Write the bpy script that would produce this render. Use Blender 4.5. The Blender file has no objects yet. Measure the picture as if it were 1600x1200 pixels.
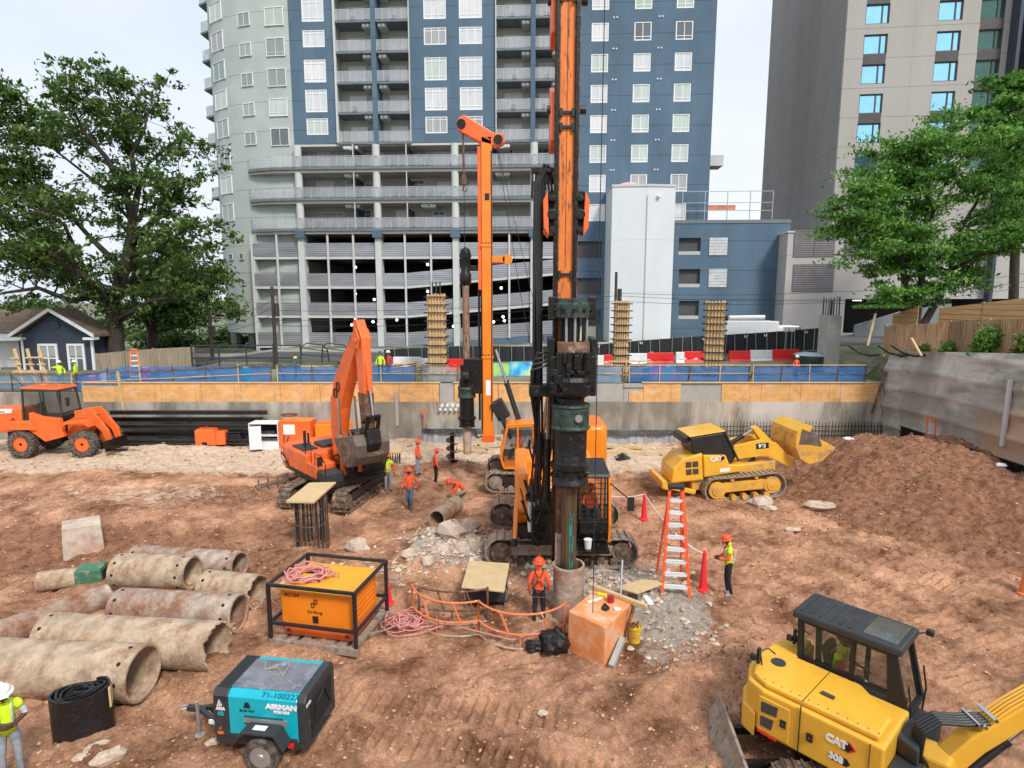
import bpy,math,random
import numpy as np
from mathutils import Vector,Matrix,Euler
R=math.radians;PI=math.pi;V=Vector
sc=bpy.context.scene;C=sc.collection
rnd=random.Random(7)
# ---------------------------------------------------------------- camera
F=930.0;PIT=R(8.0);H=8.6
cam=bpy.data.cameras.new('camera');camo=bpy.data.objects.new('camera',cam);C.objects.link(camo)
cam.sensor_width=36;cam.lens=F/1600*36;cam.clip_end=4000;cam.clip_start=.1
camo.location=(0,0,H);camo.rotation_euler=(PI/2-PIT,0,0);sc.camera=camo
def ray(u,v):
    a=(u-800)/F;b=(v-600)/F
    return a,math.cos(PIT)-b*math.sin(PIT),-math.sin(PIT)-b*math.cos(PIT)
def at(u,v,z=0.0):                      # where a sight line meets height z
    a,y,w=ray(u,v);t=(z-H)/w
    return V((a*t,y*t,z))
def atY(u,v,Y):                         # where a sight line meets depth Y
    a,y,w=ray(u,v);t=Y/y
    return V((a*t,Y,H+w*t))
# ---------------------------------------------------------------- mesh builder
class MB:
    def __init__(s):s.v=[];s.f=[];s.m=[];s.k=0;s.mk=0
    def add(s,vs,fs):
        o=len(s.v);s.v+= [tuple(p) for p in vs]
        for f in fs:s.f.append(tuple(i+o for i in f));s.m.append(s.k)
        return s
    def mark(s):s.mk=len(s.v);return s
    def xf(s,M,a=None):
        a=s.mk if a is None else a
        for i in range(a,len(s.v)):s.v[i]=tuple(M@V(s.v[i]))
        return s
    def box(s,x0,x1,y0,y1,z0,z1):
        return s.add([(x0,y0,z0),(x1,y0,z0),(x1,y1,z0),(x0,y1,z0),(x0,y0,z1),(x1,y0,z1),(x1,y1,z1),(x0,y1,z1)],
        [(0,3,2,1),(4,5,6,7),(0,1,5,4),(1,2,6,5),(2,3,7,6),(3,0,4,7)])
    def bx(s,c,sz,rot=(0,0,0)):
        M=Matrix.Translation(c)@Euler(rot).to_matrix().to_4x4();a=len(s.v)
        x,y,z=[q/2 for q in sz];s.box(-x,x,-y,y,-z,z);return s.xf(M,a)
    def frame(s,p,q,up=(0,0,1)):
        p=V(p);q=V(q);d=(q-p).normalized();u=V(up)
        if abs(d.dot(u))>.98:u=V((1,0,0)) if abs(d.x)<.9 else V((0,1,0))
        w=d.cross(u).normalized();u=w.cross(d);return p,q,d,w,u
    def bar(s,p,q,w,h=None,up=(0,0,1),w2=None,h2=None):
        h=w if h is None else h;w2=w if w2 is None else w2;h2=h if h2 is None else h2
        p,q,d,l,u=s.frame(p,q,up);vs=[]
        for c,ww,hh in((p,w,h),(q,w2,h2)):
            vs+=[c-l*ww/2-u*hh/2,c+l*ww/2-u*hh/2,c+l*ww/2+u*hh/2,c-l*ww/2+u*hh/2]
        return s.add(vs,[(0,1,2,3),(7,6,5,4),(0,4,5,1),(1,5,6,2),(2,6,7,3),(3,7,4,0)])
    def cyl(s,p,q,r,r2=None,n=12,cap=True):
        r2=r if r2 is None else r2;p,q,d,l,u=s.frame(p,q);vs=[];fs=[]
        for i in range(n):
            a=2*PI*i/n;e=l*math.cos(a)+u*math.sin(a);vs+=[p+e*r,q+e*r2]
        for i in range(n):
            j=(i+1)%n;fs.append((2*i,2*j,2*j+1,2*i+1))
        if cap:fs+=[tuple(2*i for i in range(n))[::-1],tuple(2*i+1 for i in range(n))]
        return s.add(vs,fs)
    def pipe(s,p,q,r,ri,n=24,jag=0,seed=0):
        rr=random.Random(seed);p,q,d,l,u=s.frame(p,q);vs=[];fs=[]
        for i in range(n):
            a=2*PI*i/n;e=l*math.cos(a)+u*math.sin(a);j=d*(jag*rr.uniform(-1,1))
            vs+=[p+e*r,q+e*r+j,q+e*ri+j,p+e*ri]
        for i in range(n):
            j=(i+1)%n
            for k in range(4):fs.append((4*i+k,4*j+k,4*j+(k+1)%4,4*i+(k+1)%4))
        return s.add(vs,fs)
    def tube(s,pts,r,n=6,closed=False):
        pts=[V(p) for p in pts];N=len(pts);vs=[];fs=[];prev=None
        for i,p in enumerate(pts):
            a=pts[i-1] if(i>0 or closed) else p;b=pts[(i+1)%N] if(i<N-1 or closed) else p
            d=(b-a).normalized()
            if prev is None:
                u=V((0,0,1)) if abs(d.z)<.9 else V((1,0,0))
            else:u=prev
            w=d.cross(u)
            if w.length<1e-5:w=d.cross(V((.3,.8,.1)))
            w.normalize();u=w.cross(d);prev=u
            rr=r[i] if isinstance(r,(list,tuple)) else r
            for k in range(n):
                t=2*PI*k/n;vs.append(p+(w*math.cos(t)+u*math.sin(t))*rr)
        for i in range(N if closed else N-1):
            j=(i+1)%N
            for k in range(n):
                m=(k+1)%n;fs.append((i*n+k,i*n+m,j*n+m,j*n+k))
        if not closed:fs+=[tuple(range(n))[::-1],tuple((N-1)*n+k for k in range(n))]
        return s.add(vs,fs)
    def prism(s,pts,a,b,axis='y'):
        n=len(pts);f={'y':lambda p,t:(p[0],t,p[1]),'z':lambda p,t:(p[0],p[1],t),'x':lambda p,t:(t,p[0],p[1])}[axis]
        vs=[f(p,a) for p in pts]+[f(p,b) for p in pts]
        return s.add(vs,[tuple(range(n))[::-1],tuple(range(n,2*n))]+[(i,(i+1)%n,n+(i+1)%n,n+i) for i in range(n)])
    def lathe(s,prof,c=(0,0,0),n=20,d=(0,0,1),cap=True):
        c=V(c);_,_,dd,l,u=s.frame(c,c+V(d));vs=[];fs=[];m=len(prof)
        for i in range(n):
            a=2*PI*i/n;e=l*math.cos(a)+u*math.sin(a)
            for r,h in prof:vs.append(c+e*r+dd*h)
        for i in range(n):
            j=(i+1)%n
            for k in range(m-1):fs.append((i*m+k,j*m+k,j*m+k+1,i*m+k+1))
        if cap:fs+=[tuple(i*m for i in range(n))[::-1],tuple(i*m+m-1 for i in range(n))]
        return s.add(vs,fs)
    def ball(s,c,r,n=10,sq=(1,1,1),jit=0,seed=0):
        rr=random.Random(seed);vs=[];fs=[];m=max(4,n//2)
        for i in range(m+1):
            t=PI*i/m
            for k in range(n):
                a=2*PI*k/n;q=1+jit*rr.uniform(-1,1)
                vs.append((c[0]+r*sq[0]*q*math.sin(t)*math.cos(a),c[1]+r*sq[1]*q*math.sin(t)*math.sin(a),c[2]+r*sq[2]*q*math.cos(t)))
        for i in range(m):
            for k in range(n):
                j=(k+1)%n;fs.append((i*n+k,(i+1)*n+k,(i+1)*n+j,i*n+j))
        return s.add(vs,fs)
    def build(s,name,mat,par=None,bev=0,smooth=0,loc=None,rot=None,seg=2):
        me=bpy.data.meshes.new(name);me.from_pydata(s.v,[],s.f);me.update()
        ms=mat if isinstance(mat,(list,tuple)) else[mat]
        for m in ms:me.materials.append(m)
        if len(ms)>1:me.polygons.foreach_set('material_index',s.m)
        if len(s.f)<30000:
            import bmesh
            b=bmesh.new();b.from_mesh(me);bmesh.ops.remove_doubles(b,verts=b.verts,dist=1e-5);bmesh.ops.recalc_face_normals(b,faces=b.faces);b.to_mesh(me);b.free()
        if smooth:
            me.shade_smooth();me.set_sharp_from_angle(angle=R(smooth))
        o=bpy.data.objects.new(name,me);C.objects.link(o)
        if par:o.parent=par
        if loc is not None:o.location=loc
        if rot is not None:o.rotation_euler=rot
        if bev:
            md=o.modifiers.new('b','BEVEL');md.width=bev;md.segments=seg;md.limit_method='ANGLE';md.angle_limit=R(40)
        return o
def tag(o,label=None,cat=None,group=None,kind=None):
    if label:o['label']=label
    if cat:o['category']=cat
    if group:o['group']=group
    if kind:o['kind']=kind
    return o
def thing(name,label,cat,loc=(0,0,0),rz=0,group=None,rx=0,ry=0):
    o=bpy.data.objects.new(name,None);C.objects.link(o);o.empty_display_size=.3
    o.location=loc;o.rotation_euler=(rx,ry,rz);return tag(o,label,cat,group)
def kids(o):return [c for c in bpy.data.objects if c.parent==o]
def dup(root,loc=None,rz=None,label=None,par=None,cache={}):
    k=cache.get(root.name)
    if k is None:k=cache[root.name]=kids(root)
    c=root.copy();C.objects.link(c)
    if par is not None:c.parent=par
    if loc is not None:c.location=loc
    if rz is not None:c.rotation_euler.z=rz
    if label:c['label']=label
    for ch in k:dup(ch,par=c)
    return c
def text(s,par,loc,rot,size,m,name='lettering',ext=.004,align='CENTER',bold=0,sx=1):
    cu=bpy.data.curves.new(name,'FONT');cu.body=s;cu.size=size;cu.extrude=ext;cu.align_x=align;cu.align_y='CENTER';cu.offset=bold
    t=bpy.data.objects.new(name,cu);C.objects.link(t);bpy.context.view_layer.update()
    me=bpy.data.meshes.new_from_object(t.evaluated_get(bpy.context.evaluated_depsgraph_get()))
    bpy.data.objects.remove(t);me.materials.clear();me.materials.append(m)
    o=bpy.data.objects.new(name,me);C.objects.link(o);o.parent=par;o.location=loc;o.rotation_euler=rot;o.scale=(sx,1,1);return o
# ---------------------------------------------------------------- materials
def nt(name):
    m=bpy.data.materials.new(name);m.use_nodes=True;n=m.node_tree.nodes;l=m.node_tree.links
    return m,n,l,n['Principled BSDF']
def c4(c):return (c[0],c[1],c[2],1)
def S(r,g,b):
    f=lambda x:(x/255/12.92 if x/255<=.04045 else((x/255+.055)/1.055)**2.4)
    return (f(r),f(g),f(b))
def mul(c,k):return tuple(min(1,x*k) for x in c)
def noisen(n,l,co,scale,det=5,rough=.6,stretch=None):
    if stretch:
        mp=n.new('ShaderNodeMapping');mp.inputs['Scale'].default_value=stretch;l.new(co,mp.inputs[0]);co=mp.outputs[0]
    t=n.new('ShaderNodeTexNoise');t.inputs['Scale'].default_value=scale;t.inputs['Detail'].default_value=det;t.inputs['Roughness'].default_value=rough
    l.new(co,t.inputs['Vector']);return t.outputs['Fac']
def ramp(n,l,f,p0,p1,c0=(0,0,0),c1=(1,1,1)):
    r=n.new('ShaderNodeValToRGB');r.color_ramp.elements[0].position=p0;r.color_ramp.elements[1].position=p1
    r.color_ramp.elements[0].color=c4(c0);r.color_ramp.elements[1].color=c4(c1);l.new(f,r.inputs[0]);return r.outputs[0]
def mix(n,l,f,a,b,mode='MIX'):
    x=n.new('ShaderNodeMix');x.data_type='RGBA';x.blend_type=mode
    for s,i in((f,0),(a,6),(b,7)):
        if isinstance(s,(int,float)):x.inputs[i].default_value=s
        elif isinstance(s,tuple):x.inputs[i].default_value=c4(s)
        else:l.new(s,x.inputs[i])
    return x.outputs[2]
def bumpn(n,l,b,f,strength,dist):
    k=n.new('ShaderNodeBump');k.inputs['Strength'].default_value=strength;k.inputs['Distance'].default_value=dist
    l.new(f,k.inputs['Height']);l.new(k.outputs[0],b.inputs['Normal'])
def math2(n,l,op,a,b):
    m=n.new('ShaderNodeMath');m.operation=op
    for i,s in enumerate((a,b)):
        if s is None:continue
        if isinstance(s,(int,float)):m.inputs[i].default_value=s
        else:l.new(s,m.inputs[i])
    return m.outputs[0]
def mat(name,col,rough=.6,metal=0,var=.18,sc_=1.5,dirt=None,da=.5,ds=3,dw=.12,bump=.15,bs=30,bd=.01,stretch=None,coat=0,lines=None,wave=None,emit=None,alpha=None,trans=0):
    m,n,l,b=nt(name);tc=n.new('ShaderNodeTexCoord');co=tc.outputs['Object']
    f=noisen(n,l,co,sc_,6,.65,stretch)
    cc=ramp(n,l,f,.3,.7,mul(col,1-var),mul(col,1+var))
    if dirt:
        g=noisen(n,l,co,ds,8,.7,stretch);g=ramp(n,l,g,da,da+dw);cc=mix(n,l,g,cc,dirt)
        rr=mix(n,l,g,(rough,)*3,(.9,)*3);l.new(rr,b.inputs['Roughness'])
    else:b.inputs['Roughness'].default_value=rough
    if lines:                       # panel joints: (axis,period,offset,width,colour factor)
        sp=n.new('ShaderNodeSeparateXYZ');l.new(co,sp.inputs[0])
        for ax,per,off,w,k in lines:
            q=math2(n,l,'FRACT',math2(n,l,'DIVIDE',math2(n,l,'ADD',sp.outputs[ax],off),per),None)
            q=math2(n,l,'LESS_THAN',q,w/per);q=math2(n,l,'MULTIPLY',q,1-k)
            cc=mix(n,l,q,cc,(0,0,0))
    l.new(cc,b.inputs['Base Color'])
    b.inputs['Metallic'].default_value=metal;b.inputs['Coat Weight'].default_value=coat
    if bump:bumpn(n,l,b,noisen(n,l,co,bs,4,.6),bump,bd)
    if emit:b.inputs['Emission Color'].default_value=c4(emit[0]);b.inputs['Emission Strength'].default_value=emit[1]
    if alpha is not None:b.inputs['Alpha'].default_value=alpha
    if trans:b.inputs['Transmission Weight'].default_value=trans
    return m
MUD=(.26,.15,.09)
m_blue=mat('blue render wall',(.09,.15,.21),.85,var=.2,sc_=.35,bump=.1,lines=[(2,3.0,.35,.07,.55)],stretch=(1,1,.35),dirt=(.09,.145,.2),da=.55,ds=1.1,dw=.3)
m_gray=mat('grey render wall',(.43,.475,.45),.85,var=.12,sc_=.3,lines=[(2,3.0,.35,.07,.6)],dirt=(.42,.47,.45),da=.5,ds=.9,dw=.3)
m_light=mat('pale concrete',(.56,.57,.55),.85,var=.08,sc_=.6)
m_stair=mat('stair tower render',(.66,.70,.71),.85,var=.07,sc_=.3,lines=[(2,5.2,1.0,.05,.75)],stretch=(1,1,.3))
m_slab=mat('slab edge',(.16,.19,.21),.8)
m_soff=mat('soffit',(.55,.53,.49),.9,var=.06)
m_recess=mat('recess wall',(.54,.54,.50),.9,var=.08)
m_whitef=mat('white frame',(.82,.83,.83),.45,var=.04,bump=0)
m_wins=[mat('pane %d'%i,c,.12,var=.12,sc_=1.2,bump=0,coat=.6,stretch=(1,1,.3)) for i,c in enumerate([(.62,.65,.66),(.5,.58,.53),(.7,.7,.69),(.12,.14,.15),(.42,.52,.42),(.35,.37,.37),(.24,.31,.29)])]
m_dark=mat('opening shade',(.012,.013,.014),.9,bump=0)  # near-black colour stands in for shade inside openings, slots and holes
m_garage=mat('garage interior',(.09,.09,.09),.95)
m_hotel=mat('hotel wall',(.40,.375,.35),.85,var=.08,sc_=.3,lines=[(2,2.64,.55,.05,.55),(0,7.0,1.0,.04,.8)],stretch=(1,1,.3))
m_hotels=mat('shaded hotel side wall',(.30,.287,.275),.85,var=.1,sc_=.3,lines=[(2,2.64,.55,.05,.55)],stretch=(1,1,.3))  # darker copy of the front wall: side-face shade put into the colour
m_hotelb=mat('hotel base wall',(.46,.43,.405),.85,var=.07,sc_=.3,lines=[(2,4.4,.2,.05,.6)])
m_sky=mat('blue mirror glass',(.38,.78,1.0),.06,.9,var=.06,bump=0)
m_teal=mat('green glass',(.03,.12,.09),.08,.3,var=.2,bump=0,coat=1)
m_brownp=mat('brown panel',(.075,.065,.065),.5,.2)
m_louver=mat('louvre',(.23,.21,.22),.6,.2,lines=[(2,.22,0,.09,.45)])
m_louvw=mat('white louvre',(.55,.58,.58),.5,lines=[(2,.3,0,.06,.6)])
def slatmat(name,c):
    return mat(name,c,.35,.5,var=.25,sc_=.5,lines=[(2,.235,0,.06,.5)],stretch=(.5,1,2.5))
m_slat=slatmat('slat screen',(.42,.43,.46))
m_rail=mat('galvanised rail',(.55,.56,.57),.4,.5)
m_glassr=mat('railing mesh',(.6,.63,.65),.2,.1,var=.1,bump=0,alpha=.28)
m_navy=mat('navy lap siding',(.035,.048,.075),.7,lines=[(2,.15,0,.02,.5)])
m_white=mat('white paint',(.74,.75,.74),.5,var=.06,dirt=(.5,.46,.4),da=.62,ds=2)
m_shing=mat('brown shingles',(.20,.145,.11),.9,var=.35,sc_=4,lines=[(1,.2,0,.03,.6)])
m_cedar=mat('cedar boards',(.62,.41,.22),.8,var=.3,sc_=2.5,stretch=(4,4,.25),lines=[(0,.14,0,.014,.35),(1,.14,0,.014,.35)],dirt=(.3,.19,.1),da=.5,ds=2)
m_cedarh=mat('cedar slats',(.58,.36,.16),.8,var=.25,sc_=2,stretch=(.3,.3,5),lines=[(2,.3,0,.03,.3)])
m_oldw=mat('old fence boards',(.30,.24,.17),.85,var=.35,sc_=2,stretch=(4,1,.2),lines=[(0,.15,0,.02,.35)])
m_ply=mat('orange plywood',(.70,.37,.13),.75,var=.25,sc_=1.4,stretch=(1,1,1.6),dirt=(.70,.54,.36),da=.5,ds=1.1,dw=.22,lines=[(0,2.44,0,.02,.4)],bump=.2)
m_plyp=mat('pale plywood',(.60,.44,.23),.7,var=.12,sc_=3,dirt=(.42,.34,.24),da=.6,ds=4)
m_lum=mat('raw lumber',(.60,.43,.22),.75,var=.2,sc_=3,stretch=(1,1,.4),dirt=(.35,.22,.12),da=.62,ds=3)
def concrete(name,c,c2,st=(.9,.9,.22),blob=None):
    m,n,l,b=nt(name);co=n.new('ShaderNodeTexCoord').outputs['Object']
    a=noisen(n,l,co,1.1,8,.65,st);cc=ramp(n,l,a,.35,.64,mul(c,.5),mul(c,1.35))
    g=ramp(n,l,noisen(n,l,co,.5,7,.7,(1,1,.28)),.5,.64);cc=mix(n,l,g,cc,c2)
    w=ramp(n,l,noisen(n,l,co,2.4,8,.7,(1,1,.12)),.53,.66);cc=mix(n,l,math2(n,l,'MULTIPLY',w,.5),cc,(.5,.47,.42))
    d=ramp(n,l,noisen(n,l,co,.35,4,.5,(1,1,.6)),.45,.62);cc=mix(n,l,math2(n,l,'MULTIPLY',d,.7),cc,mul(c,.42))
    r=ramp(n,l,noisen(n,l,co,.9,6,.7,(1.5,1.5,.1)),.6,.7);cc=mix(n,l,math2(n,l,'MULTIPLY',r,.75),cc,(.42,.22,.12))
    if blob:
        mp=n.new('ShaderNodeMapping');s_=blob[1];mp.inputs['Scale'].default_value=s_;mp.inputs['Location'].default_value=tuple(-p*q for p,q in zip(blob[0],s_));l.new(co,mp.inputs[0])
        vl=n.new('ShaderNodeVectorMath');vl.operation='LENGTH';l.new(mp.outputs[0],vl.inputs[0])
        q=math2(n,l,'ADD',vl.outputs['Value'],math2(n,l,'MULTIPLY',noisen(n,l,co,1.6,8,.75,(1,1,.45)),1.3))
        q=ramp(n,l,math2(n,l,'MULTIPLY',q,.4),.42,.66,(1,1,1),(0,0,0));cc=mix(n,l,math2(n,l,'MULTIPLY',q,.85),cc,blob[2])
    l.new(cc,b.inputs['Base Color']);b.inputs['Roughness'].default_value=.85
    bumpn(n,l,b,noisen(n,l,co,9,8,.7),.6,.04);return m
m_conc=concrete('stained shoring concrete',(.38,.345,.28),(.50,.45,.37),blob=((16.3,0,2.6),(.34,.34,.42),(.62,.58,.52)))
m_shot=concrete('shotcrete',(.52,.50,.43),(.62,.58,.50),(.25,.25,1.2),blob=((0,26.2,1.9),(.3,.3,.42),(.50,.30,.18)))
m_concp=mat('plain concrete',(.38,.37,.34),.85,var=.15,sc_=2,dirt=(.25,.24,.22),da=.58,ds=2,bump=.3,bs=12)
m_block=mat('muddy concrete block',(.56,.47,.38),.85,var=.25,sc_=2.5,dirt=(.42,.22,.14),da=.47,ds=1.6,dw=.2,bump=.5,bs=14,bd=.02)
def dirtm():
    m,n,l,b=nt('excavated soil');co=n.new('ShaderNodeTexCoord').outputs['Object']
    a=noisen(n,l,co,.55,10,.72);cc=ramp(n,l,a,.36,.62,(.20,.088,.043),(.80,.46,.285))
    f=math2(n,l,'ADD',math2(n,l,'MULTIPLY',noisen(n,l,co,6,10,.8),.6),math2(n,l,'MULTIPLY',noisen(n,l,co,24,6,.75),.4));cc=mix(n,l,.85,cc,ramp(n,l,f,.3,.7,(.30,.27,.25),(1.55,1.5,1.45)),'MULTIPLY')
    at_=n.new('ShaderNodeAttribute');at_.attribute_name='zone'
    sp=n.new('ShaderNodeSeparateColor');l.new(at_.outputs['Color'],sp.inputs[0])
    e=noisen(n,l,co,2.2,9,.75)
    def z(ch,c0,c1,p0=.0,p1=.25):
        nonlocal cc
        q=math2(n,l,'ADD',sp.outputs[ch],math2(n,l,'MULTIPLY',math2(n,l,'SUBTRACT',e,.5),1.3))
        q=ramp(n,l,q,.42,.62)
        cc=mix(n,l,q,cc,ramp(n,l,noisen(n,l,co,3.5,8,.7),.3,.7,c0,c1))
    z(0,(.30,.25,.20),(.60,.54,.46))      # pale slurry and crushed rock
    z(1,(.14,.058,.03),(.50,.26,.15))   # dark freshly dug soil, plus furrow shade on the left put into the colour
    z(2,(.50,.34,.22),(.88,.70,.53))      # dry light dirt
    l.new(cc,b.inputs['Base Color']);b.inputs['Roughness'].default_value=.95
    b.inputs['Specular IOR Level'].default_value=.2
    h=math2(n,l,'ADD',noisen(n,l,co,5,12,.8),math2(n,l,'MULTIPLY',noisen(n,l,co,26,6,.7),.35))
    bumpn(n,l,b,h,1.0,.11);return m
m_dirt=dirtm()
def clodm(name,c0,c1):
    m,n,l,b=nt(name);g=n.new('ShaderNodeNewGeometry')
    cc=ramp(n,l,g.outputs['Random Per Island'],0,1,c0,c1);co=n.new('ShaderNodeTexCoord').outputs['Object']
    cc=mix(n,l,.5,cc,ramp(n,l,noisen(n,l,co,20,4,.7),.3,.7,(.5,.5,.5),(1.4,1.4,1.4)),'MULTIPLY')
    l.new(cc,b.inputs['Base Color']);b.inputs['Roughness'].default_value=.95;return m
m_clod=clodm('soil clod',(.24,.115,.06),(.66,.39,.24));m_clodd=clodm('dark soil clod',(.14,.062,.032),(.36,.18,.10))
m_rock=clodm('pale stone',(.36,.27,.19),(.68,.56,.44))
def leafm(name,c0,c1):
    m,n,l,b=nt(name);g=n.new('ShaderNodeNewGeometry');co=n.new('ShaderNodeTexCoord').outputs['Object']
    cc=ramp(n,l,g.outputs['Random Per Island'],0,1,c0,c1)
    cc=mix(n,l,.6,cc,ramp(n,l,noisen(n,l,co,.45,3,.5),.35,.65,(.6,.65,.6),(1.5,1.45,1.1)),'MULTIPLY')
    l.new(cc,b.inputs['Base Color']);b.inputs['Roughness'].default_value=.6
    b.inputs['Subsurface Weight'].default_value=0
    tr=n.new('ShaderNodeBsdfTranslucent');l.new(cc,tr.inputs[0]);mx=n.new('ShaderNodeMixShader');mx.inputs[0].default_value=.35
    l.new(b.outputs[0],mx.inputs[1]);l.new(tr.outputs[0],mx.inputs[2]);l.new(mx.outputs[0],n['Material Output'].inputs[0]);return m
m_leafo=leafm('dark tree leaves',(.035,.08,.018),(.13,.23,.045))
m_leafm=leafm('bright feathery leaves',(.05,.16,.03),(.20,.40,.07))
m_leafd=leafm('deep green leaves',(.025,.06,.015),(.08,.15,.03))
m_leafy=leafm('light green leaves',(.07,.14,.02),(.2,.3,.06))
m_bark=mat('bark',(.055,.042,.033),.95,var=.4,sc_=2,stretch=(3,3,.5),bump=.6,bs=8,bd=.05)
m_asph=mat('asphalt',(.09,.09,.09),.9,var=.2)
m_grnd=mat('outer ground',(.20,.18,.12),.95,var=.3,sc_=.5,dirt=(.06,.10,.03),da=.46,ds=.2)
# machines
m_or=mat('orange paint',(.88,.15,.025),.38,var=.16,sc_=1.2,dirt=(.40,.20,.11),da=.58,ds=3,dw=.1,coat=.25,bump=.05)
m_ory=mat('yellow orange paint',(.90,.24,.012),.35,var=.12,sc_=1,dirt=(.5,.25,.1),da=.66,ds=2.5,coat=.3,bump=.05)
m_worn=mat('worn orange mast paint',(.88,.21,.03),.5,var=.25,sc_=2,stretch=(3,3,.5),dirt=(.20,.085,.04),da=.545,ds=2.6,dw=.08,bump=.2)
m_ye=mat('yellow machine paint',(.80,.43,.04),.38,var=.12,sc_=1,dirt=(.50,.30,.14),da=.60,ds=3.5,dw=.15,coat=.3,bump=.04)
m_yed=mat('muddy yellow paint',(.72,.38,.05),.55,var=.15,sc_=1.5,dirt=(.36,.23,.14),da=.5,ds=2.5,dw=.15)
m_blk=mat('black paint',(.02,.02,.021),.45,var=.3,sc_=3,dirt=(.1,.08,.065),da=.62,ds=5,dw=.2)
m_gr=mat('charcoal paint',(.035,.038,.042),.5,var=.2,sc_=2,dirt=(.13,.11,.09),da=.6,ds=4)
m_gre=mat('greasy machinery',(.017,.016,.015),.35,.4,var=.5,sc_=6,dirt=(.075,.06,.045),da=.58,ds=7,dw=.06,bump=.5,bs=18,bd=.03)
m_pat=mat('green patina steel',(.05,.085,.07),.55,.3,var=.5,sc_=5,dirt=(.03,.025,.02),da=.5,ds=7,dw=.1,bump=.4,bs=20)
m_kel=mat('oily brown kelly steel',(.13,.085,.05),.4,.4,var=.55,sc_=3,stretch=(4,4,.25),dirt=(.03,.08,.06),da=.6,ds=4,bump=.3)
m_rust=mat('rusty steel',(.17,.085,.05),.8,.2,var=.4,sc_=4,dirt=(.36,.27,.2),da=.52,ds=4,dw=.15,bump=.4)
m_tealp=mat('teal scraped paint',(.01,.26,.2),.6,var=.3,sc_=4,dirt=(.05,.05,.04),da=.46,ds=11,dw=.04,stretch=(2,2,.3))
m_track=mat('muddy track steel',(.15,.105,.078),.75,.3,var=.35,sc_=4,dirt=(.42,.29,.2),da=.49,ds=5,dw=.15,bump=.5)
m_trk2=mat('pale dusty track',(.33,.26,.2),.85,.1,var=.3,sc_=4,dirt=(.14,.1,.08),da=.52,ds=5,dw=.15,bump=.5)
m_tyre=mat('dusty tyre',(.055,.05,.045),.9,var=.3,sc_=6,dirt=(.30,.23,.17),da=.45,ds=6,dw=.3,bump=.4)
m_glass=mat('dark tinted glass',(.02,.025,.025),.05,0,var=.2,bump=0,coat=.5,alpha=.55)
m_clear=mat('clear cab glass',(.04,.06,.05),.04,0,var=.1,bump=0,coat=.3,alpha=.22)
m_chr=mat('hydraulic rod chrome',(.6,.6,.6),.2,1,var=.05,bump=0)
m_bktt=mat('bucket steel',(.16,.135,.11),.55,.4,var=.3,sc_=3,dirt=(.33,.24,.17),da=.52,ds=3,dw=.2,bump=.4)
m_red=mat('red plastic',(.75,.02,.02),.5,var=.1)
m_pink=mat('fluorescent red cone',(.92,.03,.045),.5,var=.08)
m_whp=mat('white plastic',(.75,.76,.76),.5,var=.08,dirt=(.5,.45,.4),da=.6,ds=4)
m_ctl=mat('compressor cyan paint',(.0,.42,.52),.35,var=.06,coat=.3,bump=.02,dirt=(.12,.4,.45),da=.64,ds=4)
m_cyl=mat('scuffed grey lid',(.20,.21,.235),.4,.2,var=.35,sc_=3,dirt=(.42,.43,.47),da=.55,ds=4,dw=.12)
m_ink=mat('black lettering',(.01,.01,.01),.6,bump=0)
m_wht=mat('white lettering',(.85,.85,.85),.5,bump=0)
m_case=mat('muddy casing steel',(.47,.36,.25),.85,.05,var=.35,sc_=2.6,dirt=(.24,.115,.06),da=.47,ds=2.2,dw=.22,bump=.9,bs=9,bd=.03)
m_casr=mat('rust streaked casing',(.42,.34,.27),.8,.1,var=.4,sc_=3,dirt=(.24,.09,.04),da=.43,ds=1.6,dw=.22,bump=.9,bs=9,bd=.03)
m_mesh=mat('blue debris netting',(.025,.16,.44),.6,var=.22,sc_=1.5,alpha=.72,stretch=(1,1,2))
m_scr=mat('black windscreen cloth',(.018,.02,.022),.8,var=.4,sc_=.7)
m_poly=mat('black plastic sheet',(.014,.014,.015),.35,var=.4,bump=.8,bs=9,bd=.06,dirt=(.07,.06,.05),da=.6,ds=4,dw=.2)
m_pgray=mat('grey plastic sheet',(.33,.34,.36),.3,var=.35,sc_=2,bump=.6,bs=4,bd=.08,stretch=(3,1,.3))
m_galv=mat('galvanised steel',(.45,.46,.46),.4,.6,var=.15)
m_hose=mat('pink air hose',(.62,.26,.24),.5,var=.1,bump=0)
m_rub=mat('rubber hose',(.02,.02,.02),.5,var=.2,bump=.1)
m_orp=mat('faded orange railing paint',(.78,.20,.07),.5,var=.12,dirt=(.62,.48,.36),da=.55,ds=5,dw=.1)
m_rope=mat('white tape',(.85,.8,.74),.6,bump=0)
m_bkt=mat('yellow plastic pail',(.72,.46,.03),.5,dirt=(.3,.2,.1),da=.55,ds=8)
m_skin=mat('skin',(.30,.15,.09),.6,var=.05,bump=0);m_skd=mat('dark skin',(.09,.045,.028),.6,var=.05,bump=0)
m_osh=mat('hi vis orange cloth',(.95,.115,.03),.8,var=.12,sc_=6,bump=.3,bs=12,bd=.02)
m_yv=mat('hi vis yellow cloth',(.62,.86,.02),.8,var=.1,sc_=6,bump=.2)
m_jean=mat('blue denim',(.09,.14,.22),.9,var=.3,sc_=8,bump=.3,bs=14,bd=.02);m_lj=mat('light denim',(.30,.34,.38),.9,var=.3,sc_=8,bump=.3,bs=14,bd=.02)
m_nv=mat('dark trousers',(.014,.016,.025),.9,var=.3,sc_=8);m_boot=mat('work boot',(.09,.06,.04),.8,var=.3)
m_hat=mat('orange hard hat',(.90,.10,.035),.35,var=.05,bump=0);m_hatw=mat('white hard hat',(.8,.8,.82),.35,var=.04,bump=0)
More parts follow.
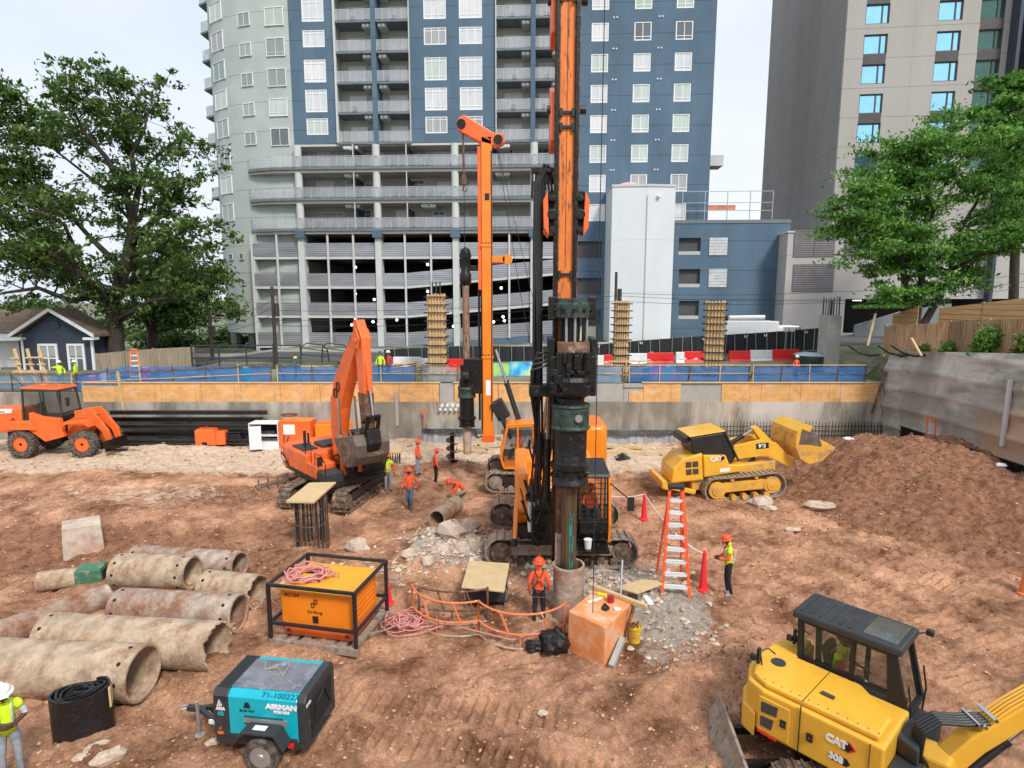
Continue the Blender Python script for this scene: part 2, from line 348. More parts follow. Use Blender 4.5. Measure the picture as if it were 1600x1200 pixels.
m_ref=mat('silver reflective tape',(.7,.7,.68),.4,.2,bump=0);m_glove=mat('glove',(.03,.03,.03),.8)
m_cream=mat('cream panel',(.72,.66,.5),.7)
m_lamp=mat('lit garage lamp',(.9,.9,.85),.5,bump=0,emit=((1,.96,.86),3.0))
# ---------------------------------------------------------------- terrain
_rs=np.random.RandomState(3);_L=_rs.rand(256,256)
def vn(x,y,s,o=0):                       # smooth value noise on a lattice of step s
    x=np.asarray(x,float)/s+o*17.3+500;y=np.asarray(y,float)/s+o*9.1+500
    i=np.floor(x).astype(int);j=np.floor(y).astype(int);a=x-i;b=y-j;a=a*a*(3-2*a);b=b*b*(3-2*b)
    g=lambda p,q:_L[p%256,q%256]
    return (g(i,j)*(1-a)+g(i+1,j)*a)*(1-b)+(g(i,j+1)*(1-a)+g(i+1,j+1)*a)*b-.5
def fbm(x,y,s,o=0,n=4,g=.55):
    t=0;k=1
    for q in range(n):t=t+k*vn(x,y,s/2**q,o+q);k*=g
    return t
def sm(a,b,x):
    t=np.clip((np.asarray(x,float)-a)/(b-a),0,1);return t*t*(3-2*t)
def gauss(x,y,cx,cy,sx,sy,an=0):
    c,s=math.cos(an),math.sin(an);u=(x-cx)*c+(y-cy)*s;v=-(x-cx)*s+(y-cy)*c
    return np.exp(-(u/sx)**2-(v/sy)**2)
FLAT=[]  # (x,y,r) patches kept level under things
def gbase(x,y):
    x=np.asarray(x,float);y=np.asarray(y,float)
    z=.12*fbm(x,y,7,1,2)
    # the big heap along the right wall
    d=(x-11.2)*.62+(y-25.5)*.0
    foot=np.interp(y,[14,17.7,21.4,25.5,29,33,36],[21.5,16.4,12.3,11.4,12.5,14.5,17])
    hh=np.interp(y,[14,17,20,23,26,29,31.5,34,36],[0,.3,.75,1.25,1.7,1.85,1.3,.6,.25])
    t=sm(0,1,(x-foot)/np.interp(y,[14,21,27,36],[4.5,7.0,6.6,6]))
    z=z+hh*t*(1-.25*sm(19.5,22.6,x))+.6*sm(0,.5,t)*fbm(x,y,3.0,41,3,.6)*sm(0,.6,hh)
    z=z+.25*gauss(x,y,21.5,20,2.2,4)*sm(17.5,20,x)
    # ridge with crushed rock left of the big rig, banks on the left
    z=z+.55*gauss(x,y,-2.1,20.1,1.5,1.5)+.35*gauss(x,y,-4.5,17.6,3.0,.9,-.2)+.30*gauss(x,y,-7.2,18.6,2.0,1.0)
    z=z+.55*gauss(x,y,-15.5,22.2,5,1.6,-.15)+.5*gauss(x,y,-20,27,4,2)-.35*gauss(x,y,-17,19.0,4,1.6)+.35*gauss(x,y,-12.2,26.0,2.6,1.2,.3)
    z=z+.3*gauss(x,y,-8,32,3,.8)+.3*gauss(x,y,-3.2,30.2,2.2,.7)+.35*gauss(x,y,7,31,2.5,1.2)+.45*gauss(x,y,3.6,12.0,.0001+1.0,.6)
    z=z+.35*gauss(x,y,5.6,13.0,1.6,.9,.5)+.25*gauss(x,y,3.9,16.3,1.5,1.5)
    z=z-.22*gauss(x,y,-.3,14.3,2.5,1.9)
    return z
def gz(x,y):
    z=float(gbase(x,y));return z
def zone(x,y):
    p=.85*gauss(x,y,2.9,17.4,2.7,2.1)+.75*gauss(x,y,4.2,15.2,1.5,1.6)+.9*gauss(x,y,-2.0,19.4,1.9,1.6)+.38*gauss(x,y,-.3,14.2,2.2,1.6)+.3*gauss(x,y,3.5,13.3,1.3,.8)+.4*gauss(x,y,-4,17,2.0,.8)
    foot=np.interp(y,[14,17.7,21.4,25.5,29,33,36],[21.5,16.4,12.3,11.4,12.5,14.5,17])
    k=.85*sm(-.3,1.2,x-foot)*(1-sm(20.3,21.8,x)*sm(25,22,y))+1.0*gauss(x,y,-12,19.2,4.0,1.3,-.1)+1.0*gauss(x,y,-12.5,24.8,2.4,1.3)+.9*gauss(x,y,-17,20.0,4.5,1.8)+.7*gauss(x,y,-8,21.5,2.5,1.0)+.6*gauss(x,y,-4,29.5,4.5,.7)+.5*gauss(x,y,-7.5,17.6,1.8,.9)+.55*gauss(x,y,5.2,12.7,1.6,.8)+.4*gauss(x,y,-7,21,2,1.4)  # left-hand dark spots also paint the shade of the furrows
    q=.75*sm(27,30,y)*(1-sm(8,12,x))*(1-.6*gauss(x,y,-4,29.5,5,.7))+.5*gauss(x,y,-16,25,7,3)+.8*sm(20.4,21.6,x)*sm(26,22,y)+.35*gauss(x,y,8,20,3.5,4)+.3*gauss(x,y,-3,24,5,3)
    return np.stack([p,k,q],-1)
def sheet(name,xs,ys,zf,m,zn=None,kind='structure'):
    X,Y=np.meshgrid(xs,ys);Z=zf(X,Y);n=X.size;nx=len(xs);ny=len(ys)
    me=bpy.data.meshes.new(name);me.vertices.add(n);me.vertices.foreach_set('co',np.stack([X,Y,Z],-1).astype(np.float32).ravel())
    i=np.arange(n).reshape(ny,nx);f=np.stack([i[:-1,:-1],i[:-1,1:],i[1:,1:],i[1:,:-1]],-1).reshape(-1,4)
    me.loops.add(f.size);me.loops.foreach_set('vertex_index',f.ravel().astype(np.int32));me.polygons.add(len(f))
    me.polygons.foreach_set('loop_start',np.arange(0,f.size,4,dtype=np.int32));me.polygons.foreach_set('loop_total',np.full(len(f),4,np.int32))
    me.update(calc_edges=True);me.materials.append(m);me.polygons.foreach_set('use_smooth',np.ones(len(f),bool))
    if zn is not None:
        ca=me.attributes.new('zone','FLOAT_COLOR','POINT');z=zn(X,Y).reshape(-1,3);ca.data.foreach_set('color',np.concatenate([z,np.ones((n,1))],1).astype(np.float32).ravel())
    o=bpy.data.objects.new(name,me);C.objects.link(o);tag(o,kind=kind);return o
def seg(a,b,s):return list(np.arange(a,b,s))
xs=np.array(seg(-40,-25,.3)+seg(-25,-11,.12)+seg(-11,12,.055)+seg(12,22.8,.085)+[22.9])
ys=np.array(seg(2.5,8.5,.2)+seg(8.5,17.5,.05)+seg(17.5,28,.075)+seg(28,36.2,.12)+[36.25])
TR=[((9.6,15.5),(11.2,9.0),.5),((11.5,16),(13.2,10.5),.5),((-9,12.2),(-2.2,9.2),.4),((6.4,19.5),(8.6,8.0),.55),((8.2,19.5),(10.6,8.6),.55),((8.9,22),(13.5,9.5),.5),((5.2,24),(6.8,16.5),.5),((7.2,24),(8.6,16.5),.5),((-13,13.2),(2.5,9.6),.45),((-6,12.4),(1.5,11.2),.45),((9.5,24.5),(13.8,15.8),.5)]
def pitz(X,Y):
    z=gbase(X,Y)
    r=.10+.22*sm(11.8,14.5,X)*sm(15,19,Y)+.10*gauss(X,Y,-2.0,19.6,2.3,2)+.09*gauss(X,Y,-12,19,5,2)+.05*gauss(X,Y,-7.5,17.6,3,1.5)+.04*sm(24,30,Y)
    z=z+r*fbm(X,Y,1.2,5,6,.64)*1.2+.07*np.abs(fbm(X,Y,.45,11,4,.65))*(.35+1.3*np.clip(vn(X,Y,2.3,23)+.5,0,1))-.10*np.abs(fbm(X*.8+Y*.5,Y*.35-X*.2,.8,31,3,.6))*sm(0,.25,vn(X,Y,4,29)+.12)
    rx=X*.82+Y*.57;ry=-X*.57+Y*.82;z=z+.17*fbm(rx,ry*4.5,2.4,51,5,.65)*(1-sm(20,24,Y))+.06*np.abs(fbm(X,Y,.22,61,3,.6))
    keep=np.ones_like(z);base=gbase(X,Y);add=np.zeros_like(z)
    for a,b,w in TR:                     # crawler prints
        ax,ay=a;bx,by=b;L=math.hypot(bx-ax,by-ay);dx,dy=(bx-ax)/L,(by-ay)/L
        s=(X-ax)*dx+(Y-ay)*dy;t=-(X-ax)*dy+(Y-ay)*dx+.25*vn(s,s*0,5,7)
        m=sm(w,w*.7,np.abs(t))*sm(-.2,.5,s)*sm(L,L-1,s)*(.45+.9*sm(-.2,.15,vn(X,Y,1.9,19)))
        keep=np.minimum(keep,1-.85*np.clip(m,0,1));add=add+np.clip(m,0,1)*(.075*np.sin(s*2*PI/.26)-.06)
    z=base+(z-base)*keep+add
    return z
sheet('excavated_soil',xs,ys,pitz,m_dirt,zone)
# ground outside the pit: one sheet with the pit as a hole
ZT=3.55
def zo(X,Y):
    X=np.asarray(X,float);Y=np.asarray(Y,float)
    z=ZT+np.clip((-X-24)/3,0,1)*-.55+sm(40,47,Y)*.042*np.clip(X+8,0,40)
    r=sm(23.3,23.9,X)*(1-sm(37.5,39,Y))
    z=z+r*np.interp(Y,[0,25,36,50],[2.9,2.6,1.95,1.2]);return z
def zof(x,y):return float(zo(x,y))
bxs=[-900,-300,-120,-60,-40.3,-34,-27,-25,-24]+list(range(-20,22,4))+[22.95,23.3,23.6,23.9,25,28,32,38,46,60,120,300,900]
bys=[-300,-60,0,2.3]+[8,14,20,26,31,36.3,38,40,41.5,43,44.5,46,47,50,56,70,90,130,250,600,1800]
def outer():
    X,Y=np.meshgrid(bxs,bys);Z=zo(X,Y);mb=MB();nx=len(bxs)
    mb.v=[tuple(p) for p in np.stack([X,Y,Z],-1).reshape(-1,3)]
    for j in range(len(bys)-1):
        for i in range(nx-1):
            if bxs[i]>=-40.3 and bxs[i+1]<=22.95 and bys[j]>=2.3 and bys[j+1]<=36.3:continue
            mb.f.append((j*nx+i,j*nx+i+1,(j+1)*nx+i+1,(j+1)*nx+i))
    o=MB();o.v=mb.v;o.f=mb.f;o.m=[0]*len(mb.f)
    ob=o.build('ground',m_grnd);tag(ob,kind='structure')
outer()
# street behind the works
mb=MB();pts=[]
for x in range(-60,61,4):pts.append((x,48.5-.03*x))
for i in range(len(pts)-1):
    (a,b),(c,d)=pts[i],pts[i+1];k=len(mb.v)
    mb.add([(a,b,zof(a,b)+.03),(c,d,zof(c,d)+.03),(c,d+9,zof(c,d+9)+.03),(a,b+9,zof(a,b+9)+.03)],[(0,1,2,3)])
tag(mb.build('street',m_asph),kind='structure')
mb=MB()
for i in range(len(pts)-1):
    (a,b),(c,d)=pts[i],pts[i+1]
    for q in((a,b,c,d),):
        z0=zof(a,b+9);z1=zof(c,d+9)
        mb.add([(a,b+9,z0-.3),(c,d+9,z1-.3),(c,d+9,z1+.15),(a,b+9,z0+.15),(a,b+12,z0+.15),(c,d+12,z1+.15)],[(0,1,2,3),(3,2,5,4)])
tag(mb.build('pavement',m_concp),kind='structure')
# ---------------------------------------------------------------- shoring walls
def wavewall(pts,zb,nz,depth,axis,amp,per,name,m,par,x0,dx):pass
wt=thing('shoring_wall','long grey concrete shoring wall with a band of orange plywood along its top','retaining wall',(0,36.2,0))
mb=MB();mb.box(-40.2,22.9,0,.5,-.6,2.4);mb.box(-40.2,-26.5,.003,.5,2.4,3.0)
mb.build('concrete_face',m_conc,wt)
mb=MB();mb.box(-26.5,-6.9,.06,.5,2.4,ZT+.02);mb.box(-6.9,4.6,.08,.5,2.4,ZT);mb.box(4.6,6.9,.1,.5,2.4,ZT-.02);mb.box(6.9,22.9,.06,.5,2.4,ZT)
mb.build('upper_concrete',m_concp,wt)
x=-26.4
pl=MB()
def plyp(x0,x1,z0,z1,k):
    MB().box(x0+.01,x1-.01,-.02,.015,z0,z1).build('plywood_panel',m_ply,wt,loc=(0,.03 if k else .028,0))
for a in [-38.6,-36.2,-33.8,-31.4,-29]:plyp(a,a+2.4,1.95,3.02,0)
for i in range(9):plyp(-26.45+2.44*i,-26.45+2.44*(i+1),2.34,ZT+.02-(.25 if i==0 else 0),i%2)
MB().box(-4.45,-3.6,-.0,.06,2.4,ZT-.06).build('bare_patch',m_concp,wt)
for i in range(3):plyp(-3.55+2.71*i,-3.55+2.71*(i+1)-.02,2.34,ZT-.02,i%2)
plyp(7.2,8.1,2.36,3.1,0);plyp(8.1,10.4,2.34,ZT,1)
for i in range(4):plyp(12.9+2.44*i,12.9+2.44*(i+1),2.34,ZT,i%2)
MB().box(6.9,8.1,-.02,.06,3.3,3.5).build('bare_patch',m_concp,wt)
mb=MB()
for a,b in((-26.4,-4.4),(-3.6,4.6),(8,22.7)):mb.box(a,b,-.06,.3,ZT+.02,ZT+.06)
mb.build('edge_board',m_lum,wt)
MB().bar((-23.9,-.08,1.2),(-24.1,-.08,4.3),.14,.1).build('corner_post',m_lum,wt)
MB().bar((22.2,-.1,1.7),(22.8,-.14,4.3),.12,.1).build('corner_post',m_rust,wt)
mb=MB()
for i in range(5):
    mb.cyl((-4.3+.32*i,.02,2.2),(-4.3+.32*i,-.25,2.18),.09,n=10);mb.cyl((-4.4+.32*i,.02,1.98),(-4.4+.32*i,-.25,1.96),.09,n=10)
mb.build('drain_pipe',m_whp,wt)
MB().box(-7.2,-7.0,-.06,.02,.9,3.0).build('joint_strip',m_concp,wt)
rw=thing('shotcrete_wall','tall grey sprayed concrete wall with wavy lifts behind the dirt heap','retaining wall',(22.75,0,0))
def rwall():
    ys_=np.arange(2.4,36.3,.18);zs=np.arange(-.6,7.0,.1);mb=MB();n=len(ys_)
    for z in zs:
        for y in ys_:
            top=np.interp(y,[0,25,36.3],[6.45,6.35,5.55]);zz=min(z,top)
            d=.16*abs(math.sin((zz+.25*float(vn(y,0,4,3)))*PI/1.15))**.7+.10*float(fbm(y,zz,1.6,8,3))
            d+= max(0,zz-(top-1.1))*.42*(0.6+.5*float(vn(y,zz,2,9)))
            mb.v.append((d,float(y),float(zz)))
    for j in range(len(zs)-1):
        for i in range(n-1):mb.f.append((j*n+i,(j+1)*n+i,(j+1)*n+i+1,j*n+i+1));mb.m.append(0)
    mb.build('sprayed_face',m_shot,rw,smooth=180)
rwall()
MB().bar((.02,27.0,1.9),(-.02,26.9,5.0),.18,.12).build('drain_chute',m_light,rw)
mb=MB();mb.tube([(.35,20+i*1.2,5.45+.08*math.sin(i*2.1)-(.05*i if i>8 else 0)) for i in range(13)],.03,5);mb.build('grout_bead',m_light,rw)
# near and left faces (behind the camera / out of frame)
lw=thing('near_pit_wall','plain concrete pit wall below the viewpoint','retaining wall',(0,2.3,0))
MB().box(-40.3,22.95,-.3,0,-.6,3.5).build('concrete_face',m_conc,lw)
# ---------------------------------------------------------------- clods
def clods(name,n,gen,m,kind='stuff'):
    rs=np.random.RandomState(11);vs=[];fs=[]
    base=np.array([(1,0,0),(-1,0,0),(0,1,0),(0,-1,0),(0,0,1),(0,0,-1)],float);F8=[(0,2,4),(2,1,4),(1,3,4),(3,0,4),(2,0,5),(1,2,5),(3,1,5),(0,3,5)]
    P,Sz=gen(rs,n);Z=pitz(P[:,0],P[:,1])
    for k in range(n):
        a=rs.rand()*6.28;c,s=math.cos(a),math.sin(a);q=base*(rs.uniform(.55,1.25,(6,3)))*Sz[k]*np.array([1,.8,.62])
        x=q[:,0]*c-q[:,1]*s+P[k,0]+rs.uniform(-.02,.02);y=q[:,0]*s+q[:,1]*c+P[k,1];z=q[:,2]+Z[k]+Sz[k]*.2
        vs.append(np.stack([x,y,z],-1));fs.append(np.array(F8)+6*k)
    v=np.concatenate(vs);f=np.concatenate(fs);me=bpy.data.meshes.new(name);me.from_pydata(v.tolist(),[],f.tolist());me.materials.append(m)
    o=bpy.data.objects.new(name,me);C.objects.link(o);tag(o,kind=kind)
def g1(rs,n):
    y=8.5+27*rs.rand(n)**1.5;x=rs.uniform(-.9,.9,n)*y;x=np.clip(x,-30,22.4);return np.stack([x,y],-1),.012+.030*rs.rand(n)**4*(1+y/14)
def g2(rs,n):
    P=[];
    cs=[(17,23,4.5,5,.5),(16.5,28,4,3,.2),(-12,19,4,1.6,.1),(-7,18,2.4,1.1,.15),(-12.5,24.8,2,1.2,.1),(-4,29.5,3.5,.6,.1),(5.3,12.8,1.6,.8,.05),(-17,20,4,2,.1)]
    for k in range(n):
        q=cs[rs.choice(len(cs),p=[.34,.16,.14,.1,.08,.06,.04,.08])];P.append((q[0]+q[2]*rs.randn()*.6,q[1]+q[3]*rs.randn()*.6))
    P=np.array(P);P[:,0]=np.clip(P[:,0],-30,22.3);P[:,1]=np.clip(P[:,1],8.5,35.5);return P,.02+.06*rs.rand(n)**4
def g3(rs,n):
    cs=[(-2.0,19.6,1.6,1.4),(3.4,16.6,1.8,1.2),(1,18.5,3.4,1.2),(-4.5,17.4,2.2,.8),(4.3,14.2,1.4,1.2)]
    P=np.array([(lambda q:(q[0]+q[2]*rs.randn()*.6,q[1]+q[3]*rs.randn()*.6))(cs[rs.choice(5,p=[.42,.2,.2,.1,.08])]) for _ in range(n)])
    return P,.025+.13*rs.rand(n)**4
clods('scattered_soil_clods',20000,g1,m_clod);clods('heap_clods',6500,g2,m_clodd);clods('crushed_rubble',2600,g3,m_rock)
def rock(u,v,r,label,seed,sq=(1,.7,.55),mt=None,z=None,rz=0):
    p=at(u,v,0)
    for _ in range(4):p=at(u,v,gz(p.x,p.y)+(z or 0))
    mb=MB();mb.ball((0,0,r*sq[2]*.5),r,9,sq,.22,seed);o=mb.build('rock',mt or m_rock,bev=0);o.location=p;o.rotation_euler=(0,0,rz)
    return tag(o,label,'rock','loose pale rocks lying on the dirt')
rock(128,1188,.16,'small grey rock beside the two long stones near the white helmet man',1,rz=.5)
rock(150,1172,.26,'upper of two long pale stones left of the cyan compressor',2,(1,.42,.4),rz=.7)
rock(170,1187,.30,'lower and larger of two long pale stones in the bottom left corner',3,(1,.5,.4),rz=.7)
rock(333,1163,.14,'brown stone lying under the compressor tow bar',4,(1,.7,.6))
rock(1190,790,.55,'pale rock chunk at the foot of the dirt heap below the yellow loader',5,(1,.7,.5))
rock(1203,797,.28,'small pale rock touching a larger chunk below the yellow loader',6,(1,.7,.5))
rock(1283,794,.62,'flat white rock slab on the slope of the dirt heap',7,(1,.7,.35))
rock(1240,829,.25,'small pale rock low on the dirt heap slope',8,(1.2,.7,.4))
rock(848,1116,.12,'round stone on open dirt in the bottom centre',9)
rock(985,1015,.1,'grey stone beside the yellow pail',10)
rock(1345,1045,.12,'stone half buried left of the excavator cab roof',10)
for i,(u,v,r,lb) in enumerate([(705,838,.5,'largest boulder of the broken rock pile'),(735,828,.42,'boulder at the top right of the broken rock pile'),(718,862,.38,'boulder at the front of the broken rock pile'),(690,862,.3,'boulder at the left foot of the broken rock pile'),(742,855,.3,'boulder at the right foot of the broken rock pile'),(668,882,.3,'rock slab in front of the broken rock pile'),(560,862,.4,'brown boulder between the rebar cage and the rock pile'),(640,870,.26,'rock lying behind the orange skid compressor')]):
    rock(u,v,r,lb,20+i,(1,.8,.75),m_block if i in(6,) else None,rz=i)
# ---------------------------------------------------------------- apartment tower
TW=thing('apartment_tower','tall blue and grey apartment tower with balconies over an open slatted parking garage','apartment building',(0,66,0),R(-2.7))
def window(par,x0,x1,z0,z1,y,style=3,loc=(0,0,0),rz=0,pm=None,fm=None,tall=None,fw=.07):
    mb=MB();w=x1-x0
    mb.box(x0,x0+fw,y-.05,y+.06,z0,z1);mb.box(x1-fw,x1,y-.05,y+.06,z0,z1)
    mb.box(x0+fw,x1-fw,y-.05,y+.06,z0,z0+fw);mb.box(x0+fw,x1-fw,y-.05,y+.06,z1-fw,z1)
    t=fw*.6
    for i in range(1,style):
        c=x0+w*i/style;mb.box(c-t/2,c+t/2,y-.035,y+.05,z0+fw,z1-fw)
    for q in(tall or []):
        c=z0+(z1-z0)*q;mb.box(x0+fw,x1-fw,y-.03,y+.045,c-t/2,c+t/2)
    o=mb.build('window',fm or m_whitef,par,loc=loc,rot=(0,0,rz))
    MB().box(x0+fw*.5,x1-fw*.5,y+.0,y+.02,z0+fw*.5,z1-fw*.5).build('pane',pm or rnd.choice([m_wins[0],m_wins[0],m_wins[1],m_wins[2],m_wins[5]]),o)
    return o
def slabwall(mb,x0,x1,z0,z1,y,holes,th=.35):
    """a wall sheet with real rectangular openings"""
    xs=sorted({x0,x1}|{h[0] for h in holes}|{h[1] for h in holes});zs=sorted({z0,z1}|{h[2] for h in holes}|{h[3] for h in holes})
    xs=[x for x in xs if x0<=x<=x1];zs=[z for z in zs if z0<=z<=z1]
    for j in range(len(zs)-1):
        i=0
        while i<len(xs)-1:
            cx=(xs[i]+xs[i+1])/2;cz=(zs[j]+zs[j+1])/2
            if any(h[0]<cx<h[1] and h[2]<cz<h[3] for h in holes):i+=1;continue
            k=i
            while k+1<len(xs)-1 and not any(h[0]<(xs[k+1]+xs[k+2])/2<h[1] and h[2]<cz<h[3] for h in holes):k+=1
            mb.box(xs[i],xs[k+1],y,y+th,zs[j],zs[j+1]);i=k+1
TOP=47.4
F0=25.3
rowsL=[(F0+.9,F0+2.6,0),(F0+3.2,F0+5.5,1),(F0+6.2,F0+8.5,1),(F0+9.7,F0+11.4,0),(F0+12.2,F0+14.5,1)]
secs=[(-23.5,-18.7,[(-22.05,-19.7)]),(-10.7,-1.7,[(-9.2,-6.85),(-5.5,-3.1)])]
for x0,x1,cols in secs:
    mb=MB();hs=[(a,b,z0,z1) for a,b in cols for z0,z1,_ in rowsL]
    slabwall(mb,x0,x1,F0-.05,TOP,0,hs);mb.build('blue_wall_bay',m_blue,TW)
    MB().box(x0+.02,x1-.02,.36,7,F0-.02,TOP).build('bay_core',m_recess,TW)
    for a,b in cols:
        for z0,z1,t in rowsL:window(TW,a,b,z0,z1,.08,3,tall=[.82,.17] if t else [.8],fw=.11)
# balcony stacks
def balc(x0,x1,shift):
    for k in range(6):
        z=F0+3.03*k
        MB().box(x0,x1,-.25,1.9,z-.18,z+.02).build('balcony_slab',[m_slab],TW)
        mb=MB();mb.box(x0,x1,-.23,-.19,z+1.08,z+1.13)
        n=5
        for i in range(n+1):
            x=x0+.03+(x1-x0-.06)*i/n;mb.box(x-.02,x+.02,-.23,-.2,z+.02,z+1.08)
        r=mb.build('balcony_railing',m_rail,TW);MB().box(x0+.04,x1-.04,-.215,-.205,z+.1,z+1.06).build('railing_infill',m_glassr,r)
        c=(x0+x1)/2+shift;dz=[2.15,2.3,2.3,2.1,2.2,2.2][k]
        window(TW,c-.95,c+.95,z+.05,z+dz,1.82,2,tall=[.82],fw=.09,pm=rnd.choice(m_wins[:3]+[m_wins[2]]))
        mb=MB()
        e=x1-.55 if shift<0 else x0+.55
        mb.box(e-.45,e+.45,.1,1.88,z-.55,z-.19)
        if k:mb.build('soffit_duct',m_light,TW)
        mb=MB()
        for q in(-.2,.2):mb.cyl((e+q,.09,z-.36),(e+q,-.04,z-.38),.13,n=8)
        if k:mb.build('vent_cap',m_whp,TW)
        if k in(1,2,4) and rnd.random()<.8:
            mb=MB();cx=x0+.6+rnd.random()*2
            mb.box(cx-.25,cx+.25,.4,.9,z+.35,z+.42);mb.box(cx-.25,cx+.25,.88,.94,z+.42,z+.95)
            for a in(-.22,.22):
                for b in(.43,.87):mb.box(cx+a-.02,cx+a+.02,b-.02,b+.02,z,z+.36)
            mb.build('balcony_chair',m_gr,TW)
    MB().box(x0-.05,x1+.05,1.9,2.2,F0,TOP).build('recess_wall',m_recess,TW)
balc(-18.65,-14.75,-.15);balc(-14.2,-10.75,.1);balc(-1.62,1.98,-.1);balc(2.42,5.15,-.1)
for x in(-14.48,2.2):MB().box(x-.25,x+.25,-.3,1.9,F0-.1,TOP).build('dividing_fin',m_blue,TW)
for a,b in((-18.72,-18.5),(-1.72,-1.62),(-10.78,-10.7)):MB().box(a,b,-.28,0,F0,TOP).build('white_edge_trim',m_light,TW)
MB().box(-23.5,5.2,.03,2.6,F0-.3,F0-.08).build('tower_soffit',m_soff,TW)
# blue right wing, running down to the street
hs=[];wz=[17.0+3.0*k for k in range(8)];cs=[(8.2,9.95),(12.55,14.3),(16.75,18.5)]
hs=[(a,b,z,z+1.8) for a,b in cs for z in wz]
gh=[(5.5,9.7,13.1,14.9),(5.5,9.7,9.25,11.0),(5.5,9.7,5.9,7.6)]
mb=MB();slabwall(mb,5.2,20.8,3.2,TOP,-.02,hs+gh);mb.build('blue_right_wing',m_blue,TW)
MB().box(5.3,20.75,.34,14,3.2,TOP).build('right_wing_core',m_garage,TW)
k=0
for a,b in cs:
    for z in wz:
        window(TW,a,b,z,z+1.8,.06,2,tall=[.22],fw=.11,pm=[m_wins[2],m_wins[0],m_wins[1],m_wins[4],m_wins[1],m_wins[5],m_wins[3],m_wins[1]][(k*5)%8 if a>10 else k%3]);k+=1
for x in(10.6,15.2):
    for z in wz:
        mb=MB()
        for q in(-.16,.16):mb.cyl((x+q,-.02,z+2.25),(x+q,-.1,z+2.24),.09,n=8)
        mb.build('vent_cap',m_whp,TW)
MB().box(20.8,22.6,1.5,3.5,22.9,24.0).build('corner_balcony',m_light,TW)
MB().box(6.3,9.2,-.14,-.03,4.2,5.75).build('cream_panel',m_cream,TW)
# curved grey wing
def cv(t):return V((-23.5-11*math.sin(t),5*(1-math.cos(t)),0))
th=R(2.7)
def tk(k):
    b=None
    for i in range(400):
        t=PI/2*i/399;p=cv(t);X=p.x*math.cos(th)+p.y*math.sin(th);Y=66-p.x*math.sin(th)*-1*-1+p.y*math.cos(th)
        Y=66+(-p.x*math.sin(th)*-1)*-1+p.y*math.cos(th) if False else 66+p.y*math.cos(th)+(-math.sin(th))*p.x
        e=abs(X/Y-k)
        if b is None or e<b[0]:b=(e,t)
    return b[1]
def curve(z0,z1,y0=0,t0=0,t1=PI/2,n=40,m=None,name='curved_wall',back=True):
    mb=MB();P=[cv(t0+(t1-t0)*i/n) for i in range(n+1)]
    if back:P=P+[V((-34.5,16,0)),V((-23.5,16,0))]
    mb.prism([(p.x,p.y) for p in P],z0,z1,'z');mb.build(name,m or m_gray,TW,smooth=35)
curve(4.9,TOP,back=True)
def wwin(k0,k1,z0,z1,**kw):
    ta=tk(k0);tb=tk(k1);p=cv(ta);q=cv(tb);c=(p+q)/2;w=(p-q).length/2;rz=math.atan2(q.y-p.y,q.x-p.x)
    d=V((math.sin(rz),-math.cos(rz),0))
    window(TW,-w,w,z0,z1,-.06,loc=tuple(c+d*.03),rz=rz,**kw)
def zat(v,k=-.4,Y=67.5):
    return atY(800+k*F,v,Y).z
for i in range(8):
    z0=zat(205,Y=67)-.15+3.02*(i-2)
    if i>=1:wwin(-.386,-.357,z0-1.3,z0+.5,style=2,fw=.06,pm=[m_wins[6],m_wins[4],m_wins[3],m_wins[1],m_wins[6]][i%5],tall=[.2] if i%2 else [],fm=m_whitef)
for i in range(8):
    z0=zat(219,Y=68)+3.02*(i-1);
    if i:wwin(-.4275,-.4095,z0-.55,z0+.75,style=2,fw=.05,pm=m_wins[[5,6,5,6][i%4]],fm=m_whitef)
for i in range(12):
    z0=zat(330,Y=70)+3.02*(i-1)-.3
    if i:wwin(-.4705,-.4525,z0-.9,z0+1.0,style=2,fw=.05,pm=m_wins[[6,5,1][i%3]],fm=m_whitef)
for i in range(5):
    z=12.9-2.85*i+.6
    for k in(-.462,-.4445):
        if z>5:wwin(k-.0035,k+.0035,z-.35,z+.35,style=1,fw=.08,pm=m_louver,fm=m_soff)
for i in range(9):   # little end balconies on the far side of the curve
    z=17.6+3.02*i
    MB().prism([(-34.3,4.2),(-35.7,4.9),(-35.7,8),(-34.3,8)],z-.2,z,'z').build('end_balcony_slab',m_slab,TW)
    MB().prism([(-34.4,4.3),(-35.65,4.95),(-35.65,8),(-35.6,8),(-35.6,4.98),(-34.4,4.38)],z,z+1.1,'z').build('end_balcony_rail',m_rail,TW)
mb=MB()
for a in(-33.8,-31.6,-28.5,-25.5):MB().box(a-.35,a+.35,4.2,5.2,2.6,4.95).build('undercroft_pier',m_light,TW)
MB().box(-31,-24,12,12.4,2.6,4.95).build('undercroft_wall',m_light,TW)
